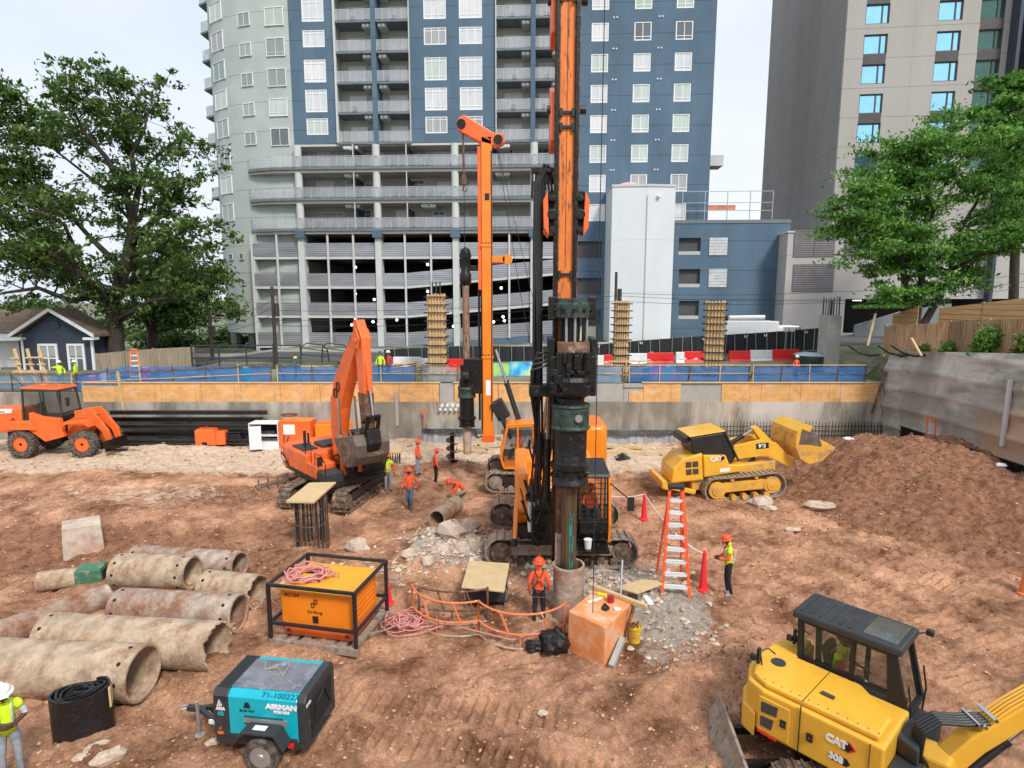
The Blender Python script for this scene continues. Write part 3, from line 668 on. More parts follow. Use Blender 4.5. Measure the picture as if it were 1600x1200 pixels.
# terraces
TZ=[22.65,19.45,16.25]
def tp(y0,xr):return [(xr,2.6),(xr,y0),(-23.4,y0),(-25.6,y0+.1),(-27.4,y0+.5),(-28.7,y0+1.1),(-29.3,y0+2.0),(-28.6,4.2),(-23.5,4.2)]
for z in TZ:
    MB().prism(tp(-.95,5.2),z-.22,z+.05,'z').build('terrace_slab',m_slab,TW)
    MB().prism(tp(-.75,5.1),z-.5,z-.225,'z').build('terrace_soffit',m_soff,TW)
    pts=[p for p in tp(-.9,5.1)][1:7];P=[]
    for i in range(len(pts)-1):
        a=V(pts[i]).to_3d();b=V(pts[i+1]).to_3d();n=max(1,int((b-a).length/.95));P+=[a+(b-a)*j/n for j in range(n)]
    P.append(V(pts[-1]).to_3d());mb=MB()
    for p in P:mb.box(p.x-.025,p.x+.025,p.y-.025,p.y+.025,z+.05,z+1.12)
    for i in range(len(P)-1):mb.bar(P[i]+V((0,0,z+1.14)),P[i+1]+V((0,0,z+1.14)),.06,.05)
    r=mb.build('terrace_railing',m_rail,TW);mb=MB()
    for i in range(len(P)-1):mb.bar(P[i]+V((0,0,z+.6)),P[i+1]+V((0,0,z+.6)),.012,.95)
    mb.build('railing_infill',m_glassr,r)
for z,zt in zip(TZ,[F0-.3,TZ[0]-.5,TZ[1]-.5]):
    MB().box(-23.5,5.2,2.62,2.9,z,zt+.2).build('terrace_back_wall',m_recess,TW)
    x=-22
    for g in([-21.2,-18.1,-15.6,-10.9,-7.7,-4.2,-1.3,3.2] if z!=TZ[2] else [-20.4,-17.0,-12.5,-8.3,-5.7,-1.5,3.0]):
        w=rnd.choice([.75,1.0,1.3]);window(TW,g-w,g+w,z+.06,z+rnd.choice([2.25,2.45]),2.5,rnd.choice([2,3]),tall=[.8],fw=.09,pm=rnd.choice([m_wins[2],m_wins[0],m_wins[2],m_wins[3],m_wins[5]]))
    for g in(-16.9,-11.2,-2.6):
        MB().box(g-.07,g+.07,-.5,2.6,z+.05,z+2.2).build('privacy_screen',m_gr,TW);MB().box(g-.06,g+.06,-.75,-.63,z,zt).build('slim_post',m_rail,TW)
    for g in(-17.3,-9 if z==TZ[2] else -1.0,):
        mb=MB();mb.box(g-.7,g+.7,-.1,2.6,zt-.42,zt);mb.build('soffit_duct',m_light,TW);mb=MB()
        for q in(-.65,-.3,.3,.65):mb.cyl((g+q,-.1,zt-.2),(g+q,-.26,zt-.22),.15,n=8)
        mb.build('vent_cap',m_whp,TW)
    for _ in range(6):
        g=rnd.uniform(-22,3.5);mb=MB();mb.box(g-.3,g+.3,.2,.8,z+.4,z+.46);mb.box(g-.3,g+.3,.78,.84,z+.46,z+.95);mb.box(g-.3,g-.25,.2,.8,z+.05,z+.6);mb.box(g+.25,g+.3,.2,.8,z+.05,z+.6);mb.build('terrace_chair',m_gr,TW)
CX=[-23.0,-14.5,-6.05,2.35]
for x in CX:
    for z,zt in zip(TZ,[F0-.3,TZ[0]-.5,TZ[1]-.5]):
        MB().cyl((x,-.45,z+.03),(x,-.45,zt),.4,n=20).build('terrace_column',m_light,TW,smooth=40)
    MB().box(x-.5,x+.5,-1.05,.2,15.3,16.0).build('column_bracket',m_blue,TW)
    MB().box(x-.32,x+.32,-.75,.4,2.6,15.75).build('garage_column',m_light,TW)
for i in range(13):
    x=-28.6+2.8333*i
    if min(abs(x-c) for c in CX)>.8 and x<5:MB().box(x-.1,x+.1,-.62,-.45,2.6 if x<-11 else 4.5,15.75).build('garage_mullion',m_light,TW)
BZ=[(13.35,14.8),(10.15,11.55),(6.95,8.35),(3.6,5.05)]
for j,(z0,z1) in enumerate(BZ):
    MB().box(-28.7,5.2 if j==0 else -11.7,-.4,-.32,z0,z1).build('slat_screen',m_slat,TW)
    MB().box(-28.7,5.2 if j==0 else -11.7,-.45,-.3,z0-.28,z0-.02).build('slab_edge_beam',m_light,TW)
    if j:
        s=1.15/13.3
        for nm,a,b,m in(('slat_screen',z0,z1,m_slat),('slab_edge_beam',z0-.28,z0-.02,m_light)):
            q=MB();q.prism([(-11.7,a),(5.2,a+s*16.9),(5.2,b+s*16.9),(-11.7,b)],-.4,-.32,'y');q.build(nm,m,TW)
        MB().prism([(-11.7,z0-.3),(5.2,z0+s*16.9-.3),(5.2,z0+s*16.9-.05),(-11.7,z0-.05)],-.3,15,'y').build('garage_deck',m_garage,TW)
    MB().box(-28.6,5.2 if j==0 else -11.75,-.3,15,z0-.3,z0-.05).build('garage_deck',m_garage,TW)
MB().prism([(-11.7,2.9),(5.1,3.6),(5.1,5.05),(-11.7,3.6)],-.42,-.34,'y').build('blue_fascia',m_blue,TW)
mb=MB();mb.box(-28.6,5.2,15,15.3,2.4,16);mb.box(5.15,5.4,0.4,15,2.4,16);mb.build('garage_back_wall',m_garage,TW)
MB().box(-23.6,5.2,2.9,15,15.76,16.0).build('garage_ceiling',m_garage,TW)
MB().box(-28.72,-28.4,-.4,3,2.4,15.75).build('garage_end_pier',m_light,TW)
MB().box(-19.7,-11.8,-.6,-.5,2.9,4.9).build('ground_screen',m_slat,TW)
for u,v in((549,498),(677,497),(577,503),(615,500),(664,455),(664,413),(549,459),(579,468),(469,418),(549,417),(543,508),(586,507),(780,450),(783,495),(785,501),(768,503),(470,455),(705,510),(690,500),(870,497)):
    p=atY(u,v,71);MB().ball((0,0,0),.16,8).build('garage_lamp',m_lamp,TW,loc=tuple((p-V((0,66,0)))))
MB().box(-23.5,20.8,-.25,15,TOP,TOP+.6).build('roof_parapet',m_slab,TW)
# ---------------------------------------------------------------- stair tower and podium
ST=thing('stair_tower','pale windowless stair tower with vertical joints standing in front of the blue tower','stair tower',(0,0,0))
p=atY(957,292,61.5);q=atY(1056,292,61.5)
mb=MB();mb.prism([(p.x,61.5),((p.x+q.x)/2+.35,61.2),(q.x,61.5),(q.x,66),(p.x,66)],3,p.z,'z');mb.build('wall',m_stair,ST)
MB().prism([(p.x-.06,61.43),((p.x+q.x)/2+.35,61.12),(q.x+.06,61.43),(q.x+.06,66),(p.x-.06,66)],p.z,p.z+.22,'z').build('coping',m_light,ST)
mb=MB();mb.bx(((p.x+q.x)/2+.3,61.1,11),(.06,.05,16));mb.build('joint_strip',m_soff,ST)
MB().cyl((p.x+4.6,61.3,p.z-.9),(p.x+4.6,61.0,p.z-.9),.18,n=10).build('wall_light',m_whp,ST)
um=MB();um.lathe([(.05,.75),(.9,.55),(1.5,.1),(1.45,.08)],n=16);tag(um.build('patio_umbrella',mat('pink canvas',(.72,.42,.42),.8),smooth=40,loc=tuple(atY(982,290,64.2)-V((0,0,.4)))),'pale pink umbrella top showing above the stair tower roof','umbrella')
PD=thing('parking_podium','low blue parking podium with black openings and white louvres right of the stair tower','parking building',(0,64,0),R(-2.7))
def pk(u,v,Y=64):   # local coordinates on the podium front
    p=atY(u,v,Y);x=p.x/(math.cos(th));return x,p.z+.0
x0,zt=pk(1056,345);x1,_=pk(1227,345)
zt=atY(1140,345,63.2).z
op=[]
for a,b,c,d in((1054,373,1090,399),(1054,421,1089,449),(1054,470,1087,498)):
    X0,z1=pk(a,b);X1,z0=pk(b and c,d);op.append((X0+.25,X1,z0,z1))
lv=[]
for a,b,c,d in((1104,373,1130,400),(1103,421,1129,449)):
    X0,z1=pk(a,b);X1,z0=pk(c,d);lv.append((X0,X1,z0,z1))
mb=MB();slabwall(mb,x0-.3,x1,3.4,zt,0,op);mb.build('wall',m_blue,PD)
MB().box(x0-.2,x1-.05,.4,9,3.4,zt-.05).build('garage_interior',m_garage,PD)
for a,b,c,d in op:
    MB().box(a,b,.02,.2,c,c+.35).build('crash_wall',m_gray,PD)
for a,b,c,d in lv:MB().box(a,b,-.08,-.01,c,d).build('louvre',m_louvw,PD)
mb=MB()
for i in range(5):
    x=x0+.6+(x1-x0-2.2)*i/4;mb.box(x,x+.07,1,1.07,zt,zt+3.1)
for z in(1.1,1.9,3.05):mb.box(x0+.6,x1-1.55,1,1.05,zt+z,zt+z+.06)
mb.build('roof_screen_frame',m_galv,PD)
MB().box(x0+2,x0+6.4,2,2.1,zt+1.35,zt+1.85).build('rooftop_banner',mat('orange banner',(.7,.25,.15),.7),PD)
MB().box(x0-.3,x1,-.06,-.0,zt-.28,zt+.06).build('coping',m_slab,PD)
# ---------------------------------------------------------------- hotel
HT=thing('grey_hotel','tall grey rendered hotel block with blue mirror windows on the right','hotel',(31.4,60,0),R(-6.4))
hw=[(1.64,3.75),(8.0,10.1),(11.6,13.7)];hr=[20.95+2.64*k for k in range(8)]
holes=[(a,b,z,z+1.75) for a,b in hw for z in hr]
mb=MB();slabwall(mb,0,14.2,15.2,54,0,holes,.4);mb.build('front_wall',m_hotel,HT)
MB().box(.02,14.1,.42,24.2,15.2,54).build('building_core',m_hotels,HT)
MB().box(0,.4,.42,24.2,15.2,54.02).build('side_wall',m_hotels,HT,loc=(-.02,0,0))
for j,(a,b) in enumerate(hw):
    for i,z in enumerate(hr):
        pm=m_teal if j==2 else m_sky
        mb=MB();f=.09;mb.box(a,a+f,.1,.3,z,z+1.75);mb.box(b-f,b,.1,.3,z,z+1.75);mb.box(a+f,b-f,.1,.3,z,z+f);mb.box(a+f,b-f,.1,.3,z+1.75-f,z+1.75);c=a+(b-a)*.72;mb.box(c-.05,c+.05,.12,.3,z+f,z+1.75-f)
        o=mb.build('window',m_brownp,HT);MB().box(a+.05,b-.05,.2,.22,z+.05,z+1.7).build('pane',pm,o)
        if (i%2==1 or j==2) and i<7:MB().box(a+.05,b-.05,-.02,.1,z+1.76,z+2.63).build('spandrel_panel',m_brownp,HT)
# lower podium of the hotel
mb=MB();mb.box(-4.2,24,-.4,20,8.75,15.2);mb.build('podium_wall',m_hotelb,HT)
MB().box(-4.2,1.6,-.38,19,3.8,8.75).build('base_wall',m_hotelb,HT)
MB().box(1.6,24,3.0,19,3.8,8.75).build('drive_back_wall',m_dark,HT)  # driveway shade painted into the back wall and ceiling colour
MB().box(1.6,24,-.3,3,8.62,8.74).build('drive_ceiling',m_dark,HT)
for z0,z1 in((12.9,14.9),(9.2,11.5),):
    pass
for u0,u1,v0,v1 in((1241,1269,360,401),(1270,1299,360,401),(1239,1268,413,455),(1269,1297,413,455),(1316,1340,360,400),(1341,1362,360,400)):
    p=atY(u0,v0,60);q=atY(u1,v1,60);c=math.cos(R(6.4));a=(p.x-31.4)/c+.1;b=(q.x-31.4)/c+.1
    MB().box(a,b-.05,-.5,-.41,q.z,p.z).build('louvre',m_louver,HT)
for x in(3.4,7.5,11):MB().cyl((x,1.2,8.62),(x,1.2,8.56),.4,n=14).build('downlight',m_lamp,HT)
MB().prism([(-4.3,15.2),(0,15.2),(0,15.35),(-4.3,15.35)],-.5,20,'y').build('podium_coping',m_light,HT)
MB().box(14.2,14.5,-1.2,3,8,54).build('dark_fin_wall',mat('dark blue panel',(.04,.055,.075),.6),HT)
tag(MB().box(51.5,60,57,80,3,52).build('far_slab_block',mat('slate panels',(.05,.06,.075),.5,lines=[(2,3,0,.08,.5)])),'dark slate building edge at the far right behind the trees','building')
# grey concrete retaining wall beside the hotel drive
tag(MB().prism([(32.2,4.9),(41,4.9),(41,8.3),(36.5,7.6),(32.2,6.3)],56,56.3,'y').build('ramp_wall',mat('ramp concrete',(.2,.22,.225),.8,var=.15)),'grey concrete ramp wall sloping up beside the dark hotel driveway','wall')
# ---------------------------------------------------------------- navy house
HS=thing('navy_house','small navy clapboard house with white trim and a gabled front','house',(0,0,0))
g0=atY(42,600,48).x;g1_=atY(150,600,48).x;zg=2.9;ze=atY(150,524,48).z;zp=atY(97,488,48).z;w=g1_-g0
HS.location=(g0,48,0)
MB().prism([(0,zg),(w,zg),(w,ze),(w/2,zp),(0,ze)],0,2.2,'y').build('gable_wall',m_navy,HS)
MB().box(-9,0,1.8,7,zg,ze).build('side_wing_wall',m_white,HS)
mb=MB();a=.55
mb.prism([(-a,ze-.12),(w/2,zp+.12),(w/2,zp+.34),(-a,ze+.1)],-.5,2.4,'y');mb.prism([(w+a,ze-.12),(w/2,zp+.12),(w/2,zp+.34),(w+a,ze+.1)],-.5,2.4,'y')
mb.build('main_roof',m_shing,HS)
mb=MB()
for s in(0,1):
    f=(lambda x:x) if s==0 else (lambda x:w-x)
    mb.prism([(f(-a-.02),ze-.16),(f(w/2),zp+.08),(f(w/2),zp+.36),(f(-a-.02),ze+.12)],-.6,-.5,'y')
    mb.box(min(f(-a),f(.35)),max(f(-a),f(.35)),-.52,.1,ze-.34,ze-.14)
    mb.box(min(f(-.08),f(.1)),max(f(-.08),f(.1)),-.06,.1,zg,ze-.3)
mb.build('white_trim',m_white,HS)
MB().prism([(-9.5,ze+.02),(.9,ze+.02),(.9,ze+.1),(-9.5,ze+.1)],.2,.6,'y').build('eave_board',m_white,HS)
mb=MB();mb.add([(-9.6,.3,ze+.12),(w/2,.3,ze+.12),(w/2,2.3,zp+.2),(-9.6,2.3,zp+.2),(-9.6,4.5,ze),(w/2,4.5,ze)],[(0,1,2,3),(3,2,5,4)]);mb.build('wing_roof',m_shing,HS)
for u0,u1 in((62,92),(107,134)):
    xa=atY(u0,560,48).x-g0;xb=atY(u1,560,48).x-g0;za=atY(80,582,48).z;zb=atY(80,537,48).z
    o=window(HS,xa,xb,za,zb,-.06,2,tall=[.5],fw=.17,pm=m_wins[3],fm=m_white)
    MB().box(xa+.2,xb-.2,-.07,-.062,(za+zb)/2+.15,zb-.2).build('blind',m_wins[5],o)
mb=MB();mb.cyl((w/2,-.02,zp-1.0),(w/2,-.07,zp-1.0),.36,n=20);mb.build('gable_medallion',mat('navy medallion',(.03,.04,.06),.5),HS,smooth=30)
mb=MB();mb.box(-2.5,-2.3,.2,.4,zg,ze-.2);mb.box(-6,-5.8,.2,.4,zg,ze-.2);mb.box(-8,-.0,.2,.35,ze-.45,ze);mb.build('porch_frame',m_white,HS)
mb=MB();mb.box(-1.7,-.75,1.7,1.8,zg,ze-.5);mb.build('front_door',mat('dark red door',(.08,.03,.03),.5),HS)
# ---------------------------------------------------------------- trees
def tree(name,label,loc,limbs,leafm_,n,size,spread,seed,group=None,flat=.6,twigs=3,cat='tree',bm=None,sub=1.0):
    """limbs: polylines [(x,y,z,r)...] from the base; leaves fill clumps strung along the outer limbs"""
    rs=np.random.RandomState(seed);rr=random.Random(seed);T=thing(name,label,cat,loc,group=group)
    mb=MB();tips=[]
    for L in limbs:
        mb.tube([p[:3] for p in L],[p[3] for p in L],7)
        segs=[(V(L[i][:3]),V(L[i+1][:3]),L[i][3],L[i+1][3]) for i in range(len(L)-1)]
        for i,(a,b,r0,r1) in enumerate(segs):
            if i==0 and len(segs)>1:continue
            for _ in range(twigs):
                t=rr.random();p=a+(b-a)*t;r=(r0+(r1-r0)*t)*.5
                d=V((rr.gauss(0,1),rr.gauss(0,1),rr.gauss(.35,.5))).normalized();ln=spread*rr.uniform(.5,1.1)
                m_=p+d*ln*.5+V((0,0,ln*.1));e=p+d*ln+V((rr.uniform(-.3,.3),rr.uniform(-.3,.3),ln*.12))
                mb.tube([p,m_,e],[r,r*.6,.03],5);tips.append((e,1));tips.append((m_,.7))
                for _ in range(2):
                    q=e+V((rr.gauss(0,1),rr.gauss(0,1),rr.gauss(.1,.6)))*spread*.35;mb.tube([m_,q],[r*.45,.02],4);tips.append((q,.8))
        tips.append((V(L[-1][:3]),1))
    mb.build('trunk',bm or m_bark,T,smooth=60)
    cen=np.array([tuple(t[0]) for t in tips]);wt=np.array([t[1] for t in tips]);ids=rs.choice(len(cen),n,p=wt/wt.sum())
    P=cen[ids]+rs.randn(n,3)*np.array([1,1,flat])*spread*.30*sub*rs.uniform(.35,1.15,(len(cen),1))[ids]
    P[:,2]=np.maximum(P[:,2],1.2)
    s=size*rs.uniform(.5,1.3,n)[:,None];u=rs.randn(n,3);u/=np.linalg.norm(u,axis=1)[:,None];w_=rs.randn(n,3)*np.array([.5,.5,1]);w_=np.cross(u,w_);w_/=np.linalg.norm(w_,axis=1)[:,None]
    vs=np.stack([P-u*s,P-w_*s*.45,P+u*s,P+w_*s*.45],1).reshape(-1,3);f=np.arange(4*n).reshape(-1,4)
    me=bpy.data.meshes.new('crown');me.from_pydata(vs.tolist(),[],f.tolist());me.materials.append(leafm_)
    o=bpy.data.objects.new('crown',me);C.objects.link(o);o.parent=T;return T
def tl(P,Y,dy=0):   # limb points given as (u,v,r[,depth offset]) -> local to a trunk standing at depth Y
    out=[]
    for q in P:
        p=atY(q[0],q[1],Y+(q[3] if len(q)>3 else 0));out.append((p.x,p.y,p.z,q[2]))
    return out
def treepx(name,label,base,Y,limbs,lm,n,size,spread,seed,**k):
    b=atY(base[0],base[1],Y);LL=[[(x-b.x,y-b.y,z-b.z,r) for x,y,z,r in tl(L,Y)] for L in limbs]
    return tree(name,label,tuple(b),LL,lm,n,size,spread,seed,**k)
treepx('big_oak','very tall spreading oak with an orange wrapped trunk beside the navy house',(183,592),50,[
 [(183,592,.72),(180,520,.62),(178,470,.55),(196,415,.45),(205,370,.4),(207,340,.36),(195,300,.28,-1),(165,245,.2,-2),(130,205,.14,-3),(112,165,.08,-3),(150,140,.05,-3)],
 [(207,345,.3),(215,300,.25),(205,240,.2,1),(185,205,.15,2),(178,160,.1,2),(165,135,.05,2)],
 [(215,300,.2),(232,255,.14,1),(262,230,.1),(280,215,.05)],[(205,245,.15),(225,205,.1),(232,175,.06),(195,130,.04)],
 [(205,380,.32),(240,345,.22,-2),(262,320,.15,-3),(272,300,.08,-3),(285,318,.05,-2)],
 [(178,465,.35),(225,425,.25,3),(255,400,.18,4),(290,420,.1,4),(305,440,.05,4)],
 [(178,480,.4),(140,440,.3,-3),(90,400,.22,-5),(40,385,.15,-6),(-30,390,.08,-6)],[(165,460,.3),(110,470,.22,-3),(60,450,.15,-4),(-10,460,.08,-5)],
 [(190,420,.3),(140,370,.2,3),(95,320,.15,4),(50,270,.1,4),(20,250,.06,4)],[(170,300,.16),(125,265,.1),(80,230,.07),(60,215,.04)],
 [(200,400,.2),(250,390,.14,-3),(272,370,.1,-4),(290,360,.05,-4)],[(140,440,.2),(100,350,.12,-5),(60,330,.1,-6),(10,340,.05,-6)],
 [(183,500,.25),(235,470,.16,-2),(270,465,.1,-3),(300,470,.05,-3)]],m_leafo,23000,.23,2.6,5,twigs=5,sub=.55)
wr=MB();wr.cyl((0,0,0),(0,0,2.2),.78,n=18);o=wr.build('trunk_guard',mat('orange slatted guard',(.50,.24,.09),.8,var=.4,sc_=5,stretch=(5,5,.3)),None,smooth=40);o.location=atY(183,604,49.9);tag(o,'orange slatted guard wrapped around the foot of the big oak','tree guard')
treepx('edge_tree','tall dark tree cut by the left edge of the picture',(-60,600),52,[
 [(-60,600,.7),(-60,450,.5),(-50,300,.35),(-30,220,.2),(0,180,.1),(20,150,.05)],[(-50,300,.3),(0,270,.2),(45,300,.1),(80,330,.05)],[(-30,225,.2),(10,210,.1),(50,215,.05)],[(-60,420,.3),(0,400,.2),(60,420,.1),(100,430,.05)],[(-55,350,.3),(10,340,.2),(60,370,.1),(110,390,.05)]],m_leafo,13000,.25,3.0,8,twigs=4,sub=.65)
treepx('back_oak','rounded dark tree behind the oak reaching towards the tower',(235,590),62,[
 [(235,590,.5),(238,520,.42),(245,470,.3),(262,430,.2),(285,405,.1)],[(238,520,.3),(210,470,.2),(200,440,.1)],[(240,500,.3),(280,460,.2),(305,440,.1),(318,455,.05)],[(240,520,.2),(280,510,.15),(315,500,.08)]],m_leafo,14000,.3,3.2,12)
for i,(u,v,Y,r,lb) in enumerate([(330,500,120,5,'distant rounded green tree between the oak and the tower'),(300,520,95,5,'dark distant tree behind the utility pole'),(250,540,90,5,'dark low tree behind the old board fence'),(200,545,85,6,'dark tree mass right behind the oak trunk'),(150,545,90,6,'dark tree behind the house roof ridge'),(120,500,95,8,'large dark tree filling in behind the house'),(30,490,80,8,'large dark tree rising behind the left end of the house'),(75,470,92,7,'tall dark tree behind the gable of the house'),(345,528,75,3.5,'small dark bushy tree directly left of the tower base'),(290,535,72,5,'dark bushy tree between the step ladder and the tower')]):
    b=atY(u,575,Y);t=atY(u,v,Y);h=t.z-b.z
    tree('background_tree',lb,tuple(b),[[(0,0,0,.4),(.3,0,h*.5,.3),(0,.3,h*.8,.15)],[(0,0,h*.4,.2),(r*.5,0,h*.7,.1)],[(0,0,h*.4,.2),(-r*.5,.5,h*.7,.1)],[(0,0,h*.3,.2),(0,-r*.5,h*.55,.1)],[(0,0,h*.3,.2),(r*.6,0,h*.4,.1)],[(0,0,h*.3,.2),(-r*.6,0,h*.4,.1)]],m_leafy if i==0 else m_leafd,4200,.42,r*.6,30+i,group='trees behind the house and old fence',twigs=2)
treepx('mimosa_tree','bright green feathery tree with several leaning trunks behind the cedar fence',(1430,508),39,[
 [(1422,515,.3),(1416,470,.24),(1413,430,.2),(1408,400,.16,-.5),(1380,375,.12,-1),(1350,350,.08,-1.5),(1328,338,.05,-2)],
 [(1413,420,.15),(1400,375,.12),(1395,330,.1,1),(1380,290,.08,1),(1400,250,.04,1)],[(1395,330,.08),(1362,320,.06),(1345,312,.03)],
 [(1430,515,.28),(1440,440,.2),(1446,370,.15),(1450,310,.12),(1430,260,.08),(1440,225,.04)],[(1446,370,.1),(1470,300,.08),(1500,250,.06),(1520,220,.03)],
 [(1440,512,.26),(1470,460,.2,1),(1490,420,.16,1.5),(1540,380,.12,1),(1580,340,.08,1),(1610,300,.05,1)],[(1490,420,.12),(1530,400,.1,-2),(1590,380,.07,-3),(1630,370,.04,-3)],
 [(1480,440,.14),(1500,360,.12),(1530,310,.1),(1570,260,.06),(1600,230,.04)],[(1408,400,.08),(1368,390,.06,-1),(1345,400,.03,-1)],[(1430,500,.1),(1400,480,.06),(1385,462,.03)]],m_leafm,60000,.15,1.9,21,flat=.34,twigs=5,sub=.95)
treepx('tall_right_tree','tall tree with a dark straight trunk at the right edge beyond the feathery one',(1583,500),47,[
 [(1583,500,.35),(1586,400,.32),(1588,300,.26),(1590,220,.2),(1600,160,.12),(1605,125,.05)],[(1588,260,.15),(1565,205,.1),(1540,190,.06),(1515,180,.03)],[(1585,220,.15),(1580,150,.1),(1560,130,.05)],[(1586,240,.1),(1630,180,.08),(1660,150,.05)],[(1588,300,.12),(1560,240,.08),(1530,225,.04)]],m_leafm,14000,.2,1.7,22,flat=.45,twigs=4,sub=.8)
# ---------------------------------------------------------------- shrubs, vines
def shrub(name,label,c,r,h,lm,n,seed,cat='shrub',size=.09,lx=1):
    T=thing(name,label,cat,c);rs=np.random.RandomState(seed);mb=MB();rr=random.Random(seed)
    for _ in range(9):
        a=rr.random()*6.28;mb.tube([(0,0,-.2),(.3*r*math.cos(a),.3*r*math.sin(a),h*.4),(r*.7*lx*math.cos(a),r*.7*math.sin(a),h*.75)],[.02,.015,.006],4)
    mb.build('stems',m_bark,T)
    k=12;cc=rs.randn(k,3)*np.array([r*.55*lx,r*.4,h*.22])+np.array([0,0,h*.5]);ids=rs.randint(0,k,n)
    P=cc[ids]+rs.randn(n,3)*r*.26;s=size*rs.uniform(.5,1.4,n)[:,None];u=rs.randn(n,3);u/=np.linalg.norm(u,axis=1)[:,None];w_=np.cross(u,rs.randn(n,3));w_/=np.linalg.norm(w_,axis=1)[:,None]
    vs=np.stack([P-u*s,P-w_*s*.5,P+u*s,P+w_*s*.5],1).reshape(-1,3);me=bpy.data.meshes.new('foliage');me.from_pydata(vs.tolist(),[],np.arange(4*n).reshape(-1,4).tolist());me.materials.append(lm)
    o=bpy.data.objects.new('foliage',me);C.objects.link(o);o.parent=T
shrub('hedge_shrub','large green shrub growing over the wall in front of the cedar fence',(23.7,29.6,6.0),.75,1.3,m_leafm,2600,1,lx=.8)
shrub('hedge_shrub','low yellow green shrub at the right edge in front of the cedar fence',(23.8,27.6,6.1),.5,.8,m_leafy,900,2)
shrub('weed_clump','small weeds at the left end of the cedar fence by the leaning post',(24.0,36.6,5.35),.55,.8,m_leafm,800,3,'weeds')
shrub('weed_clump','low weeds on the shotcrete shoulder below the middle of the cedar fence',(23.4,33.5,5.6),.45,.5,m_leafy,600,4,'weeds',lx=.5)
shrub('weed_clump','tuft of weeds hanging over the shotcrete left of the big shrub',(23.35,31.8,5.8),.4,.5,m_leafm,400,5,'weeds')
shrub('weed_clump','green weeds hanging on the wall near the corner post',(23.2,35.0,5.1),.35,.5,m_leafm,400,6,'weeds')
# ---------------------------------------------------------------- works on the street side
def gx(u,Y):return atY(u,560,Y).x
# blue netting guard rail along the edge of the wall, one thing per bay run
def netrun(x0,x1,label,y=36.75,post=2.0,h=1.08,m=m_mesh,zf=None):
    T=thing('guard_rail',label,'guard rail',(x0,y,0),group='timber guard rails with blue debris netting');L=x1-x0;n=max(1,round(L/post));zf=zf or (lambda x:zof(x,y+.3))
    for i in range(n+1):
        x=L*i/n;z=zf(x0+x);MB().bar((x,0,z-.05),(x+rnd.uniform(-.03,.03),0,z+h+.05),.07,.05).build('post',rnd.choice([m_lum,m_rust,m_rust]),T)
        if i%2==0 and i<n:MB().bar((x+.1,.05,z+h*.8),(x+.15,.9,z),.05,.07).build('brace',m_rust,T)
    mb=MB();mb.bar((0,-.05,zf(x0)+h),(L,-.05,zf(x1)+h),.03,.05);mb.build('top_rail',m_lum if x0>0 else m_rust,T)
    mb=MB();mb.bar((0,-.05,zf(x0)+h*.52),(L,-.05,zf(x1)+h*.52),.02,.035);mb.build('middle_rail',m_rust if x0>8 else m_lum,T)
    mb=MB();N=int(L/.25)+1;rs=random.Random(int(x0*10)+99);top=[(L*i/N,.03+.03*math.sin(i*1.7),zf(x0+L*i/N)+h*.93+rs.uniform(-.05,.03)) for i in range(N+1)]
    for i in range(N):
        a,b=top[i],top[i+1];mb.add([(a[0],a[1]+.02,zf(x0+a[0])),(b[0],b[1]+.02,zf(x0+b[0])),b,a],[(0,1,2,3)])
    mb.build('netting',m,T)
netrun(-35.0,-27.4,'guard rail with thin blue netting at the far left beside the two men in vests',m=mat('thin blue netting',(.12,.26,.45),.7,alpha=.45))
netrun(-27.2,-15.0,'guard rail with blue netting in front of the old board fence')
netrun(-14.6,-6.0,'guard rail with blue netting behind the orange excavator boom')
netrun(7.3,14.8,'guard rail with blue netting between the two right formwork columns')
netrun(15.0,22.0,'guard rail with blue netting at the right end beside the dark tank')
netrun(1.2,6.9,'guard rail with pale blue netting right of the big drill mast',m=mat('pale blue netting',(.22,.34,.5),.7,alpha=.7))
netrun(-5.6,-3.4,'short guard rail left of the small drill rotary head',m=mat('grey blue netting',(.3,.36,.42),.7,alpha=.5))
# plank fence, steel mesh fence
def fence(name,label,pts,h,m,post=2.4,board=None,pm=None,th=.03):
    T=thing(name,label,'fence',pts[0][0:2]+(0,));ox,oy=pts[0][:2];pi=0
    for k in range(len(pts)-1):
        a,b=pts[k],pts[k+1];d=V((b[0]-a[0],b[1]-a[1],0));L=d.length;rz=math.atan2(d.y,d.x);n=max(1,round(L/post))
        for i in range(n):
            p=V(a[:3])+(V(b[:3])-V(a[:3]))*i/n;q=V(a[:3])+(V(b[:3])-V(a[:3]))*(i+1)/n;mb=MB();ll=(V(q[:2])-V(p[:2])).length
            hh=h+rnd.uniform(-.02,.02)
            mb.prism([(0.04,p.z),(ll-.0,q.z),(ll-.0,q.z+hh),(0.04,p.z+hh)],0,th,'y')
            mb.build('panel',m,T,loc=(p.x-ox,p.y-oy,0),rot=(0,0,rz))
            MB().box(-.05,.05,.0,.1,p.z-.1,p.z+h+.06).build('post',pm or m,T,loc=(p.x-ox,p.y-oy,0),rot=(0,0,rz))
    return T
fence('board_fence','old weathered vertical board fence running behind the oak trunk',[(gx(150,43),43,3.0),(gx(240,44),44,3.3),(gx(305,44.5),44.5,3.4)],1.75,m_oldw)
T=thing('mesh_fence','dark steel mesh fence with two rails left of the parking garage','fence',(gx(300,44),44,3.55));L=gx(470,44)-gx(300,44)
mb=MB()
for i in range(0,int(L/.16)):mb.box(i*.16,i*.16+.012,0,.012,.0,1.75)
for z in(.3,.6,.9,1.2,1.45):mb.box(0,L,-.01,.002,z,z+.014)
mb.build('wire_mesh',m_gr,T)
for i in range(5):MB().box(L*i/4-.04,L*i/4+.04,-.04,.04,-.2,1.85).build('post',m_gr,T)
